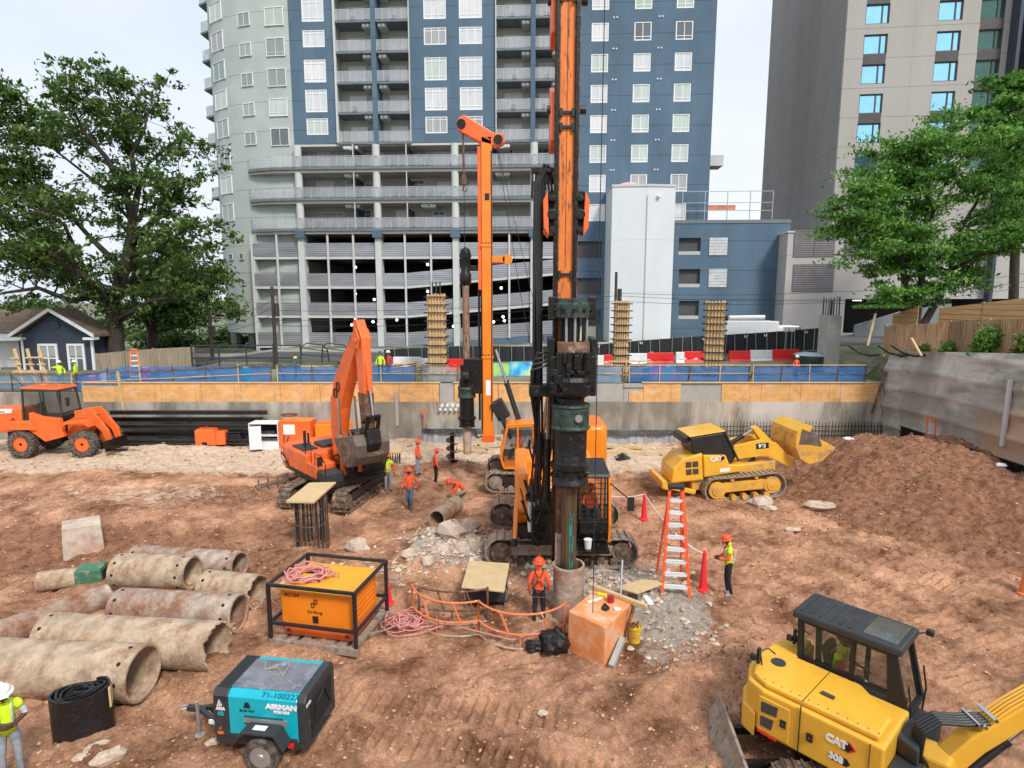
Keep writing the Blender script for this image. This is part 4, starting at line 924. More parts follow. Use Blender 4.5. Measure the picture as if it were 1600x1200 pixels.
mb=MB();mb.box(0,L,-.05,-.02,1.7,1.8);mb.box(0,L,-.05,-.02,.75,.87);mb.build('rail',m_gr,T)
# black windscreen fence climbing to the right
pts=[(600,546,47),(720,541,46.6),(840,541,46.2),(905,541,46),(1000,532,46),(1100,525,46),(1200,519,46),(1286,512,46)]
T=thing('screen_fence','long black windscreen fence with thin pale stakes climbing towards the hotel','fence',(0,0,0))
W=[atY(*p) for p in pts]
for i in range(len(W)-1):
    a,b=W[i],W[i+1];n=3
    for k in range(n):
        p=a+(b-a)*k/n;q=a+(b-a)*(k+1)/n;mb=MB();N=6
        for j in range(N):
            s=p+(q-p)*j/N;t=p+(q-p)*(j+1)/N;e=.05*math.sin(j*2.1+k);e2=.05*math.sin((j+1)*2.1+k) if j<N-1 else .05*math.sin(k+1)
            e=e if j else .05*math.sin(k)
            mb.add([(s.x,s.y+e,s.z-2.3),(t.x,t.y+e2,t.z-2.3),(t.x,t.y+e2,t.z),(s.x,s.y+e,s.z)],[(0,1,2,3)])
        mb.build('screen_panel',m_scr,T)
        for j in(0,.5):
            s=p+(q-p)*j;MB().bar((s.x,s.y-.12,s.z-2.3),(s.x+rnd.uniform(-.2,.05),s.y-.12,s.z+.1),.035,.035).build('stake',m_galv,T)
for u,v in((935,541),(960,538),(1002,536),(1018,551),(1100,530),(1165,526),(1196,524),(1260,519)):
    p=atY(u,v,45.85);mb=MB();mb.tube([(p.x-.09,p.y,p.z+.1),(p.x-.06,p.y,p.z-.05),(p.x+.03,p.y,p.z-.08),(p.x+.1,p.y,p.z+.08)],.035,5);mb.build('tie_strap',m_wht,T)
# water filled barriers
def barrier(u,v,Y,m,label,rz=0,L=2.0):
    p=atY(u,v,Y);T=thing('road_barrier',label,'road barrier',tuple(p),rz,'red and white plastic road barriers')
    mb=MB();mb.prism([(-.3,0),(.3,0),(.3,.22),(.14,.45),(.1,1.05),(-.1,1.05),(-.14,.45),(-.3,.22)],0,L,'x');mb.build('shell',m,T,bev=.03)
    for i in range(4):MB().box(.25+i*.42,.45+i*.42,-.335,-.25,.02,.14).build('fork_slot',m_dark,T)
    for i in range(2):MB().box(.3+i*.85,.75+i*.85,-.17,-.1,.5,.62).build('recess',m_dark if m is m_red and 0 else m,T)
    return T
R1=[(1235,568,'w',0),(1205,568,'r','first red barrier left of the dark tank'),(1171,569,'w','white barrier between two red ones near the dark tank'),(1138,570,'r','red barrier directly right of the right formwork column'),(1068,571,'r','red barrier directly left of the right formwork column'),(1055,572,'w','white barrier partly hidden by the dark open box'),(1010,573,'r','red barrier between the white one and the dark open box'),(982,574,'w','white barrier just right of the middle formwork column'),(943,576,'r','small red barrier just left of the middle formwork column'),(920,577,'w','white barrier right of the big drill rotary head')]
for u,v,c,lb in R1[1:]:
    if lb:barrier(u,v,44,m_red if c=='r' else m_whp,lb,R(1.5))
R2=[(697,583,'r','red barrier between the left formwork column and the small drill mast'),(722,585,'w','white barrier behind the small drill rotary head'),(655,582,'w','white barrier left of the left formwork column'),(615,580,'w','white barrier nearest the excavator stick')]
for u,v,c,lb in R2:barrier(u,v,43,m_red if c=='r' else m_whp,lb,R(-1))
# printed banners
def banner(u0,u1,v0,v1,Y,cols,label):
    a=atY(u0,v1,Y);b=atY(u1,v0,Y);m,n,l,bb=nt('banner print');co=n.new('ShaderNodeTexCoord').outputs['Object']
    f=noisen(n,l,co,1.1,2,.5,(1,1,.6));r=n.new('ShaderNodeValToRGB');l.new(f,r.inputs[0]);e=r.color_ramp.elements
    e[0].position=.36;e[0].color=c4(cols[0]);e[1].position=.66;e[1].color=c4(cols[-1])
    for i,c in enumerate(cols[1:-1]):k=e.new(.36+.3*(i+1)/(len(cols)-1));k.color=c4(c)
    l.new(r.outputs[0],bb.inputs[0]);bb.inputs['Roughness'].default_value=.5
    T=thing('banner',label,'banner',tuple(a));w=b.x-a.x;h=b.z-a.z;MB().box(0,w,0,.03,0,h).build('printed_sheet',m,T)
    MB().box(-.03,w+.03,.035,.08,h-.05,h+.02).build('rail',m_galv,T)
banner(771,796,568,594,40,[(.1,.55,.55),(.5,.75,.1),(.05,.5,.7)],'turquoise and lime printed banner just right of the small drill mast')
banner(797,842,566,593,40,[(.02,.2,.7),(.1,.6,.85),(.8,.85,.3)],'blue printed banner left of the hydraulic hose bundle')
banner(1008,1056,571,592,38.6,[(.3,.08,.5),(.6,.15,.5),(.1,.4,.6)],'purple printed banner behind the blue netting near the dark box')
# dark open box
p=atY(1038,592,43);T=thing('site_box','dark open fronted steel box among the red and white barriers','box',tuple(p));mb=MB()
mb.box(0,1.6,.0,1.4,.65,.72);mb.box(0,.06,0,1.4,-.2,.65);mb.box(1.54,1.6,0,1.4,-.2,.65);mb.box(0,1.6,1.35,1.4,-.2,.65);mb.build('shell',m_rust,T);MB().box(.06,1.54,1.2,1.3,-.2,.6).build('inner_shade_sheet',m_dark,T)  # dark sheet inside stands in for the shade of the open box
# formwork columns
def formcol(u0,u1,vt,vb,Y,label,n,side=0,rot=0,bars=0):
    a=atY(u0,vb,Y);b=atY(u1,vt,Y);w=b.x-a.x;h=b.z-a.z;T=thing('formwork_column',label,'column formwork',(a.x+w/2,Y+w/2,a.z),R(rot),'timber formwork columns');w*=.86 if rot else .92
    mb=MB();mb.box(-w/2,w/2,-w/2,w/2,0,h);mb.build('plywood_casing',m_lum,T)
    k=5
    for s in range(4):
        for i in range(k):
            x=-w/2+w*(i+.5)/k;mb=MB();mb.box(x-.035,x+.035,-w/2-.09,-w/2,-.0,h+rnd.uniform(0,.12));mb.build('stud',m_lum,T,rot=(0,0,s*PI/2))
    for i in range(n):
        z=h*(.04+.93*(i/(n-1))**.9);mb=MB()
        e=w/2+.13
        for s in(-1,1):
            mb.box(-e-.14,e+.14,s*e-.035,s*e+.035,z,z+.07);mb.box(s*e-.035,s*e+.035,-e+.035,e-.035,z,z+.07)
        mb.build('column_clamp',m_blk,T)
    for i in range(bars):
        x=-.25+.25*i;MB().cyl((x,0,h-.2),(x,0,h+.85),.05,n=6).build('starter_bar',m_gr,T)
    return T
formcol(670,693,461,590,39,'left formwork column with dark starter bars on top','' or 10,bars=3)
formcol(961,983,472,588,39,'middle formwork column in front of the pale stair tower',10)
formcol(1104,1138,472,582,39,'right formwork column seen on two faces near the black screen fence',10,rot=-18)
MB
# concrete column with rebar
a=atY(1288,575,40.5);b=atY(1317,493,40.5);w=b.x-a.x
T=thing('concrete_column','bare grey concrete column with exposed rebar on top beside the dark tank','column',(a.x+w/2,41.1,zof(a.x+w/2,41)),R(8));h=b.z-T.location.z
MB().box(-w/2,w/2,-w/2,w/2,-.2,h).build('shaft',m_concp,T,bev=.02)
for i in range(14):
    s=i/14*2*PI;r=w*.4;x=max(-r,min(r,1.4*r*math.cos(s)));y=max(-r,min(r,1.4*r*math.sin(s)))
    MB().cyl((x,y,h),(x+rnd.uniform(-.05,.05),y,h+1.2+rnd.uniform(-.1,.1)),.022,n=5).build('rebar',m_gr,T)
mb=MB();mb.box(-w*.45,w*.45,-w*.45,w*.45,h+.9,h+.93);
# tank
p=atY(1268,582,42);T=thing('water_tank','dark green round water tank with a pale lid behind the blue netting','tank',tuple(p));mb=MB()
mb.lathe([(0,0),(1.25,0),(1.28,.3),(1.22,.35),(1.28,.6),(1.22,.65),(1.28,1.0),(1.25,1.25)],n=28);mb.build('tank_body',mat('dark tank plastic',(.025,.04,.04),.35,var=.4,sc_=1),T,smooth=40)
MB().lathe([(1.27,1.25),(1.15,1.33),(.4,1.48),(0,1.5)],n=28,cap=False).build('tank_lid',mat('pale tank lid',(.35,.42,.42),.4),T,smooth=50)
mb=MB();mb.lathe([(.42,1.45),(.42,1.58),(0,1.6)],n=16);mb.build('manhole_cap',m_gr,T,smooth=40)
p=atY(1180,512,50.5)
T=thing('box_truck','white truck body showing over the black screen fence','truck',(atY(1133,545,52).x,52,zof(18,52)));L=gx(1215,52)-gx(1133,52)
MB().box(0,L,0,2.2,.6,2.15).build('cargo_body',m_whp,T,bev=.05);MB().box(L-.05,L+1.9,.1,2.1,.6,1.75).build('cab',m_whp,T,bev=.15);MB().box(L+.6,L+1.92,.05,2.15,1.2,1.65).build('window',m_glass,T)
mb=MB();mb.cyl((.3,.3,2.45),(3.4,.3,2.5),.2,n=10);mb.build('roof_tube',m_whp,T,smooth=40);mb=MB();mb.cyl((.1,.1,2.4),(-.6,.1,2.5),.24,n=10);mb.build('roof_roll',m_blk,T)
for x in(1.2,L+.9):
    for y in(.12,1.85):MB().cyl((x,y,.45),(x,y+.25,.45),.45,n=18).build('wheel',m_tyre,T)
# small sign boards above fence
for u in(1228,1238):
    p=atY(u,518,45.6);T=thing('sign_board',f'small white sign board, {"left" if u<1233 else "right"} one of a pair above the black fence','sign',tuple(p));MB().box(-.2,.2,0,.02,0,.33).build('plate',m_whp,T);MB().box(-.02,.02,.02,.05,-1.4,.3).build('stake',m_galv,T)
# utility poles & wires
def pole(u,vt,Y,label,arms=0,r=.15):
    t=atY(u,vt,Y);z=zof(t.x,Y);T=thing('utility_pole',label,'utility pole',(t.x,Y,z),group='utility poles along the street');h=t.z-z
    MB().cyl((0,0,-.2),(0,0,h),r,r*.8,n=10).build('shaft',m_bark,T,smooth=40)
    for k in range(arms):MB().box(-1.1,1.1,-.06,.06,h-.6-k*1.5,h-.48-k*1.5).build('crossarm',m_bark,T)
    MB().cyl((.3,0,h-2.3),(.3,0,h-1.3),.17,n=10).build('transformer_can',m_gr,T);return V((t.x,Y,z+h))
P1=pole(425,448,47,'weathered utility pole in front of the left part of the garage',0);P0=pole(327,488,56,'utility pole left of the tower beside the dark trees',1,.17);P2=pole(963,425,47.5,'utility pole rising behind the middle formwork column',0,.13);P3=pole(1300,470,47,'short pole top beside the concrete column',0,.05)
def wire(name,a,b,sag,label,r=.016):
    pts=[];n=24
    for i in range(n+1):
        t=i/n;p=V(a)*(1-t)+V(b)*t;p.z-=sag*4*t*(1-t);pts.append(p)
    tag(MB().tube(pts,r,4).build(name,m_rub),label,'overhead wire',None)
for i,(a,b,sg) in enumerate([((425,500,47),(963,470,47.5),.5),((425,508,47),(963,480,47.5),.6),((425,485,47),(963,462,47.5),.45),((963,462,47.5),(1300,470,47),.15),((963,470,47.5),(1300,472,47),.25),((963,458,47.5),(1300,456,47),.2),((1300,456,47),(1620,424,44),.3),((1300,470,47),(1620,436,44),.3),((1300,474,47),(1620,445,44),.35),((327,500,56),(425,470,47),.3),((327,510,56),(425,480,47),.4),((327,520,56),(425,492,47),.35)]):
    q=['left pole to the middle pole','middle pole to the short pole','short pole past the feathery tree','dark trees to the left pole'][0 if i<3 else 1 if i<6 else 2 if i<9 else 3]
    wire('overhead_wire',atY(*a),atY(*b),sg,f'{["upper","middle","lower"][[1,2,0][i%3] if i<3 else [1,2,0][i%3] if i<6 else i%3]} of three sagging wires from the {q}')
# cedar fence
T=fence('cedar_fence','new vertical board cedar fence standing on the shoulder of the shotcrete wall',[(atY(1380,545,36.6).x,36.6,5.3),(23.9,30.0,5.9),(24.2,22,6.3)],1.75,m_cedar,2.3)
T=fence('slatted_fence','taller horizontal slat cedar fence standing behind the vertical board fence',[(25.2,39.6,5.9),(25.0,36.9,6.5)],1.75,m_cedarh,2.6)
T=fence('slatted_fence','long horizontal slat cedar fence right of the feathery tree trunks',[(24.9,34.9,6.45),(25.2,29,7.05),(25.3,22,7.5)],1.7,m_cedarh,3.0)
p=atY(1356,540,36.8);q=atY(1380,500,37.3)
tag(MB().bar(p,atY(1368,490,37.3),.12,.05).build('leaning_plank',m_lum),'pale plank leaning on the left end of the cedar fence','plank')
tag(MB().bar(atY(1440,556,31.5),atY(1424,528,32.2),.12,.06).build('leaning_post',m_lum),'short pale post leaning on the cedar fence in the middle','post')
for u,Y in((1355,36.5),(1403,34.4),(1425,33)):
    a=atY(u,548,Y);tag(MB().tube([a+V((-.9,.5,.3)),a+V((-.4,.2,-.1)),a+V((.2,0,-.3)),a+V((.5,-.4,-.2))],.075,8).build('black_hose',m_poly,smooth=50),{1355:'black plastic roll hanging at the left end of the cedar fence',1403:'black plastic roll lying left of the short leaning post',1425:'black plastic scrap below the short leaning post'}[u],'plastic roll')
# orange step ladder and lumber near the oak
def stepladder(name,label,loc,rz,h,w0,w1,sp,n,m,topm=m_blk,rx=0,rr=.028):
    T=thing(name,label,'ladder',loc,rz,rx=rx);A=[]
    for s in(-1,1):
        MB().bar((s*w0/2,-sp*.5,0),(s*w1/2,-.06,h),.05,.085,up=(1,0,0)).build('front_rail',m,T)
        MB().bar((s*w0/2*.95,sp*.5,0),(s*w1/2*.9,.06,h-.05),.045,.06,up=(1,0,0)).build('rear_rail',m,T)
    for i in range(n):
        t=(i+1)/(n+1);w=w0+(w1-w0)*t;y=-sp*.5*(1-t)-.06*t;mb=MB();mb.box(-w/2,w/2,y-.02,y+.10,h*t-.02,h*t+.02);mb.box(-w/2,w/2,y-.025,y-.005,h*t-.06,h*t+.02);mb.build('step',m_whp,T)
    for i in range(n):
        t=(i+.9)/(n+1);w=(w0+(w1-w0)*t)*.93;y=sp*.5*(1-t)+.06*t
        if i%1==0:MB().cyl((-w/2,y,h*t),(w/2,y,h*t),.016,n=6).build('rear_rung',m_galv,T)
    MB().box(-w1/2-.05,w1/2+.05,-.16,.12,h-.02,h+.08).build('top_cap',topm,T,bev=.015)
    for s in(-1,1):
        MB().bar((s*w0/2,-sp*.5,.02),(s*w0*.3,-sp*.5*.9,.28),.025,.01).build('corner_brace',m_galv,T);MB().box(s*w0/2-.04,s*w0/2+.04,-sp*.5-.05,-sp*.5+.05,-.02,.05).build('foot',m_galv,T)
        MB().bar((s*w0*.43,-sp*.30,h*.42),(s*w0*.42,sp*.3,h*.42),.02,.02).build('spreader',m_galv,T)
    return T
p=atY(214,602,40);stepladder('step_ladder','red orange step ladder standing by the old board fence',tuple(p),R(30),2.4,.7,.35,1.2,6,m_or,m_or)
tag(MB().bar(atY(160,603,37),atY(183,588,37.3),.1,.08).build('timber_brace',m_white),'pale timber brace, left of the two below the oak','timber')
tag(MB().bar(atY(183,586,37.3),atY(212,602,37),.1,.08).build('timber_brace',m_rust),'brown timber brace, right of the two below the oak','timber')
for i,(u,lb) in enumerate(((28,'left'),(48,'middle'),(66,'right'))):
    T=thing('trestle',f'{lb} one of three pale timber trestles standing behind the orange wheel loader','trestle',tuple(atY(u+8,600,37.2)));MB().bar((0,0,0),(-.55,.3,2.2),.16,.09).build('post',m_lum,T)
    for z in(.5,.9,1.3,1.7):MB().box(-.25-z*.25,.3-z*.25,.05,.12,z-.1,z-.02).build('cleat',m_lum,T)
T=thing('timber_rail','pale horizontal timber across the trestles behind the loader','timber',tuple(atY(20,592,37)));MB().box(0,2.2,0,.09,.4,.5).build('rail',m_lum,T);MB().box(.9,2.4,0.1,.19,1.3,1.38).build('upper_rail',m_lum,T)
# pallets / sawhorses / skid steer silhouettes near the centre
for i,(u,v,rz,lb) in enumerate([(610,586,10,'upper white board stack left of the left formwork column'),(632,590,-6,'lower white board stack beside the left formwork column')]):
    p=atY(u,v,41);T=thing('board_stack',lb,'boards',tuple(p),R(rz))
    for k in range(5):MB().box(0,2.0,.0,.9,.14*k+.02,.14*k+.10).build('board',m_whp if k%2 else m_lum,T,rot=(0,R(-6),R(k*2)))
for i,u in enumerate((503,470)):
    p=atY(u,566,45);T=thing('crowd_frame','black tubular frame leaning '+('right of' if i==0 else 'over')+' the steel mesh fence','frame',tuple(p),R(8));mb=MB()
    mb.tube([(0,0,0),(.1,0,1.2),(.5,0,1.45),(1.7,0,1.3),(2.0,0,.9),(2.1,0,0)],.05,6);mb.tube([(.1,0,1.1),(2,0,.8)],.04,5);mb.tube([(.05,0,.6),(2,0,.4)],.04,5);mb.build('tubing',m_blk,T)
for i,(u,v,c) in enumerate([(500,574,'yellow stack of timber'),]):
    p=atY(470,577,40);T=thing('timber_bundle','yellow bundle of timber on the ground behind the excavator boom','timber bundle',tuple(p))
    for k in range(6):MB().box(0,2.2,.12*(k%3),.12*(k%3)+.11,.12*(k//3),.12*(k//3)+.11).build('plank',m_lum,T)
p=atY(150,598,39);MB
T=thing('timber_bundle','long yellow timber stock leaning behind the left netting near the oak','timber bundle',tuple(atY(245,600,38)))
for k in range(4):MB().bar((0,.15*k,.1),(3.2,.15*k,.55),.1,.1).build('plank',m_lum,T)
for i,(u,m,lb) in enumerate([(145,m_red,'red fuel can behind the left netting'),(165,m_white,'white pail behind the left netting'),(229,m_red,'red drum beside the orange step ladder'),(385,m_ctl,'cyan drum behind the blue netting'),(1010,m_mesh,'blue drum behind the rail near the middle formwork column')]):
    p=atY(u,598 if u<500 else 590,38.0);T=thing('drum',lb,'drum',(p.x,38,zof(p.x,38)));MB().lathe([(.25,0),(.28,.02),(.28,.75),(.25,.78)],n=14).build('barrel',m,T,smooth=40);MB().lathe([(.2,.78),(.2,.82),(0,.83)],n=12).build('lid',m_whp,T)
# gate frame in front of middle formwork
T=thing('timber_gate','bare timber gate frame in front of the middle formwork column','frame',(atY(955,590,37.3).x,37.3,ZT));mb=MB()
for x in(0,.9,1.7,2.4):mb.box(x,x+.07,0,.07,0,1.25)
for z in(.35,.8,1.2):mb.box(-.2,2.6,.07,.12,z,z+.08)
mb.build('frame',m_lum,T)
# ---------------------------------------------------------------- machine helpers
def crawler(par,L,W,h,yc,rot=0,m=m_track,fm=m_blk,n=44,hub=None,z0=0,rise=0,sk=.09):
    r=h/2;S_=L-2*r;per=2*S_+2*PI*r;mb=MB()
    def pt(s):
        s%=per
        if s<S_:return -S_/2+s,h,0
        s-=S_
        if s<PI*r:a=s/r;return S_/2+r*math.sin(a),r+r*math.cos(a),-a
        s-=PI*r
        if s<S_:return S_/2-s,0,PI
        s-=S_;a=s/r;return -S_/2-r*math.sin(a),r-r*math.cos(a),PI-a
    for i in range(n):
        x,z,a=pt(per*i/n);sag=-.03*math.cos(x/max(S_,.1)*PI) if z>h*.9 else 0;p=per/n
        nx,nz=-math.sin(a)*-1,math.cos(a);nx=math.sin(-a)*-1 if False else (x-max(-S_/2,min(S_/2,x)))/r;nz=(z-r)/r if abs(nx)>1e-6 else (1 if z>r else -1)
        c=V((x,yc,z+sag+z0));t=V((nz,0,-nx));nn=V((nx,0,nz))
        mb.bar(c-t*p*.47-nn*.02,c+t*p*.47-nn*.02,W,.045,up=nn)
        mb.bar(c+t*p*.28+nn*.02,c+t*p*.40+nn*.02,W*.98,.05,up=nn)
        mb.bar(c-t*p*.4-nn*sk,c+t*p*.4-nn*sk,W*.28,.09,up=nn)
    o=[mb.build('track_belt',m,par,rot=(0,0,rot))]
    mb=MB();mb.prism([(-S_/2-.1,r*.75),(S_/2+.1,r*.75),(S_/2+.1,r*1.15),(S_/2*.7,r*1.5),(-S_/2*.7,r*1.5),(-S_/2-.1,r*1.2)],yc-W*.30,yc+W*.30,'y');mb.xf(Matrix.Translation((0,0,z0)),0)
    o.append(mb.build('track_frame',fm,par,rot=(0,0,rot),bev=.02))
    for s,nm in((-1,'sprocket'),(1,'idler')):
        mb=MB();mb.cyl((s*S_/2,yc-W*.36,r+z0),(s*S_/2,yc+W*.36,r+z0),r*.66,n=20);mb.cyl((s*S_/2,yc-W*.43,r+z0),(s*S_/2,yc+W*.43,r+z0),r*.42,n=14);mb.cyl((s*S_/2,yc-W*.47,r+z0),(s*S_/2,yc+W*.47,r+z0),r*.2,n=10);o.append(mb.build(nm,hub or m,par,rot=(0,0,rot),bev=.012))
    k=max(3,int(S_/.42))
    for i in range(k):
        x=-S_/2+.25+(S_-.5)*i/(k-1);o.append(MB().cyl((x,yc-W*.34,.17+z0),(x,yc+W*.34,.17+z0),.13,n=12).build('roller',hub or m,par,rot=(0,0,rot)))
    for x in(-S_*.22,S_*.22):o.append(MB().cyl((x,yc-W*.36,h-.16+z0),(x,yc+W*.36,h-.16+z0),.085,n=10).build('carrier_roller',hub or m,par,rot=(0,0,rot)))
    return o
def hyd(par,p,q,r=.09,f=.55,bm=None,name='hydraulic_cylinder'):
    p=V(p);q=V(q);c=p+(q-p)*f;d=(q-p).normalized();mb=MB();mb.cyl(p,c,r,n=12);mb.cyl(c-d*.06,c+d*.03,r*1.18,n=12);mb.cyl(p-d*.05,p+d*.05,r*1.25,n=10)
    o=mb.build(name,bm or m_blk,par,smooth=35);mb=MB();mb.cyl(c,q,r*.5,n=10);mb.build('rod',m_chr,o,smooth=40);return o
def bucket(par,P,s,w,m,prof,teeth=5,ang=0,name='bucket',tm=None,inner=None):
    M=Matrix.Rotation(ang,4,'Y');pr=[(M@V((x*s,0,z*s))) for x,z in prof];pr=[(P[0]+p.x,P[2]+p.z) for p in pr]
    mb=MB()
    for sd in(-1,1):mb.prism(pr,P[1]+sd*w/2-.03,P[1]+sd*w/2+.03,'y')
    for i in range(len(pr)-1):
        a=V((pr[i][0],P[1],pr[i][1]));b=V((pr[i+1][0],P[1],pr[i+1][1]));mb.bar(a,b,w,.05,up=(-(b-a).z,0,(b-a).x))
    o=mb.build(name,m,par,bev=.008)
    a=V((pr[-1][0],P[1],pr[-1][1]));b=V((pr[-2][0],P[1],pr[-2][1]));d=(a-b).normalized()
    for i in range(teeth):
        y=-w/2+w*(i+.5)/teeth;MB().bar(a+V((0,y,0))-d*.05,a+V((0,y,0))+d*.24,.1,.09,w2=.06,h2=.02,up=(-d.z,0,d.x)).build('tooth',tm or m,o)
    return o
def cabin(par,prof,y0,y1,fm,gm,roof=None,base=.35,post=.06,name='cab',door=True,bars=0):
    """prof: side profile (x,z) going bottom-rear, bottom-front, knee-front, top-front, top-rear"""
    n=len(prof);mb=MB();t=post
    for y in(y0,y1):
        for i in range(n):
            a,b=prof[i],prof[(i+1)%n];mb.bar((a[0],y,a[1]),(b[0],y,b[1]),t,t,up=(0,1,0))
        if door:
            xm=(prof[0][0]*.45+prof[1][0]*.55);mb.bar((xm,y,prof[0][1]),(xm,y,prof[-1][1]),t*.8,t*.8,up=(0,1,0))
    for i in range(n):mb.bar((prof[i][0],y0,prof[i][1]),(prof[i][0],y1,prof[i][1]),t,t)
    zb=prof[0][1];c=mb.build(name,fm,par,bev=.012)
    MB().prism([(prof[0][0],zb),(prof[1][0],zb),(prof[1][0],zb+base),(prof[0][0],zb+base)],y0+.01,y1-.01,'y').build('cab_base',fm,c)
    pts=[V((p[0],0,p[1])) for p in prof]
    for y in(y0+.005,y1-.005):MB().prism(prof,y-.008,y+.008,'y').build('side_glass',gm,c)
    for i,nm in((1,'front_glass'),(2,'front_glass'),(n-1,'rear_glass')):
        a=prof[i];b=prof[(i+1)%n]
        mb=MB();mb.add([(a[0],y0+.02,a[1]),(a[0],y1-.02,a[1]),(b[0],y1-.02,b[1]),(b[0],y0+.02,b[1])],[(0,1,2,3)]);mb.build(nm,gm,c)
    a=prof[-1];b=prof[-2];mb=MB();mb.prism([(a[0]-.08,a[1]+.02),(b[0]+.1,b[1]+.02),(b[0]+.02,b[1]+.12),(a[0]-.02,a[1]+.12)],y0-.06,y1+.06,'y');mb.build('roof',roof or fm,c,bev=.03)
    for i in range(bars):
        z=prof[2][1]+.15+i*.16
        x=prof[2][0]+(prof[3][0]-prof[2][0])*(z-prof[2][1])/max(.1,prof[3][1]-prof[2][1])+.06;MB().bar((x,y0,z),(x,y1,z),.02,.02).build('guard_bar',fm,c)
    xm=prof[0][0]+.45*(prof[1][0]-prof[0][0]);mb=MB();mb.box(xm-.3,xm+.25,(y0+y1)/2-.25,(y0+y1)/2+.25,zb+.35,zb+.52);mb.bar((xm-.28,(y0+y1)/2,zb+.5),(xm-.42,(y0+y1)/2,zb+1.15),.48,.12,up=(1,0,0));mb.build('seat',m_blk,c,bev=.04)
    return c
def limbpoly(pts):
    """centre line points (x,z,thickness) -> closed profile"""
    up=[];dn=[]
    for i,(x,z,t) in enumerate(pts):
        a=pts[max(0,i-1)];b=pts[min(len(pts)-1,i+1)];d=V((b[0]-a[0],b[1]-a[1]));d.normalize();n_=V((-d.y,d.x))
        up.append((x+n_.x*t/2,z+n_.y*t/2));dn.append((x-n_.x*t/2,z-n_.y*t/2))
    return up+dn[::-1]
BK=[(.12,.12),(.32,-.25),(.30,-.70),(0,-1.08),(-.42,-1.22),(-.85,-1.08),(-1.25,-.62),(-1.45,-.3)]
# ---------------------------------------------------------------- orange excavator
GE=gz(-8.1,25.3)
EX=thing('excavator','large orange crawler excavator with its boom raised and bucket curled','excavator',(-7.65,25.3,GE+.03),R(-48));EX.scale=(.93,.93,.93)
for s in(-1,1):crawler(EX,4.9,.62,1.0,s*1.32,R(126),m_track,m_blk,46)
mb=MB();mb.box(-1.1,1.1,-1.1,1.1,.45,.85);mb.cyl((0,0,.8),(0,0,1.15),.75,n=24);mb.build('carbody',m_blk,EX,rot=(0,0,R(126)))
MB().prism([(-2.6,1.12),(2.0,1.12),(2.0,1.3),(-2.6,1.3)],-1.45,1.45,'y').build('deck_frame',m_blk,EX)
mb=MB();mb.prism([(-3.15,-1.2),(-2.95,-1.45),(-2.1,-1.5),(-2.1,1.5),(-2.95,1.45),(-3.15,1.2),(-3.3,.6),(-3.33,0),(-3.3,-.6)],1.15,2.25,'z');mb.build('counterweight',m_or,EX,bev=.1,smooth=35)
mb=MB();mb.box(-2.1,.0,-1.5,-.38,1.3,2.25);mb.build('engine_hood',m_or,EX,bev=.08);MB().box(-2.1,-.6,-.36,1.5,1.3,2.2).build('engine_hood',m_or,EX,bev=.08)
MB().box(-1.9,-.9,-.3,.9,2.2,2.36).build('hood_cover',m_gr,EX,bev=.05);MB().box(-2.0,-.7,-1.3,-.6,2.26,2.32).build('walkway_grip',m_gr,EX)
MB().prism([(-2.9,1.6),(-2.0,1.3),(-2.0,1.45),(-2.9,1.9)],-1.53,-1.5,'y').build('black_side_flash',m_ink,EX)
MB().prism([(-2.75,1.63),(-2.35,1.5),(-2.35,1.56),(-2.75,1.75)],-1.545,-1.532,'y').build('white_side_flash',m_wht,EX)
MB().box(.02,1.0,-1.48,-.5,1.3,1.95).build('fuel_tank',m_or,EX,bev=.06);MB().box(1.02,1.95,-1.46,-.6,1.28,1.75).build('tool_box',m_gr,EX,bev=.05)
mb=MB();mb.tube([(1.9,-1.45,1.2),(1.95,-1.45,2.2),(1.5,-1.45,2.5),(.9,-1.45,2.5),(.9,-1.45,1.9)],.022,6);mb.tube([(-.2,-1.4,2.2),(-.2,-1.4,2.9),(.4,-1.4,2.9),(.4,-1.4,1.95)],.02,6);mb.build('handrail',m_blk,EX)
mb=MB();mb.cyl((-1.2,-1.0,2.3),(-1.2,-1.0,3.1),.07,n=10);mb.cyl((-1.5,-.7,2.3),(-1.5,-.7,2.9),.05,n=10);mb.build('exhaust_stack',m_blk,EX)
mb=MB();mb.bar((1.95,-1.5,2.3),(2.05,-1.7,2.5),.03);mb.box(2.0,2.06,-1.85,-1.62,2.2,2.6);mb.build('mirror',m_blk,EX)
cabin(EX,[(.2,1.3),(1.75,1.3),(2.0,1.9),(1.75,3.05),(.3,3.05)],.48,1.46,m_gr,m_glass,roof=m_gr,base=.4)
MB().box(.25,1.9,.45,1.5,1.12,1.3).build('cab_sill',m_or,EX,bev=.03)
B=[(.45,1.95,.45),(.42,3.2,.75),(.62,4.5,1.0),(1.05,5.45,1.05),(1.95,6.7,.75),(2.75,7.6,.5)]
bo=MB();bo.prism(limbpoly(B),-.26,.26,'y');bo=bo.build('boom',m_or,EX,bev=.03)
for s in(-1,1):
    hyd(EX,(1.5,s*.42,1.5),(1.2,s*.4,4.9),.11,.5,m_or)
def infinity(par,c,s,m,rot=(PI/2,0,0)):
    for k in(-1,1):
        pts=[];r=.5
        for i in range(12):
            a=2*PI*i/12;pts.append((k*.32+ .62*r*abs(math.cos(a))**.6*(1 if math.cos(a)>0 else -1),k*.38+.9*r*abs(math.sin(a))**.6*(1 if math.sin(a)>0 else -1),0))
        mb=MB();mb.tube([tuple(q*s for q in p) for p in pts],.085*s,5,True);mb.build('logo_mark',m,par,loc=c,rot=rot)
infinity(bo,(.85,-.275,5.2),.42,m_ink,rot=(PI/2,0,R(0)))
mb=MB()
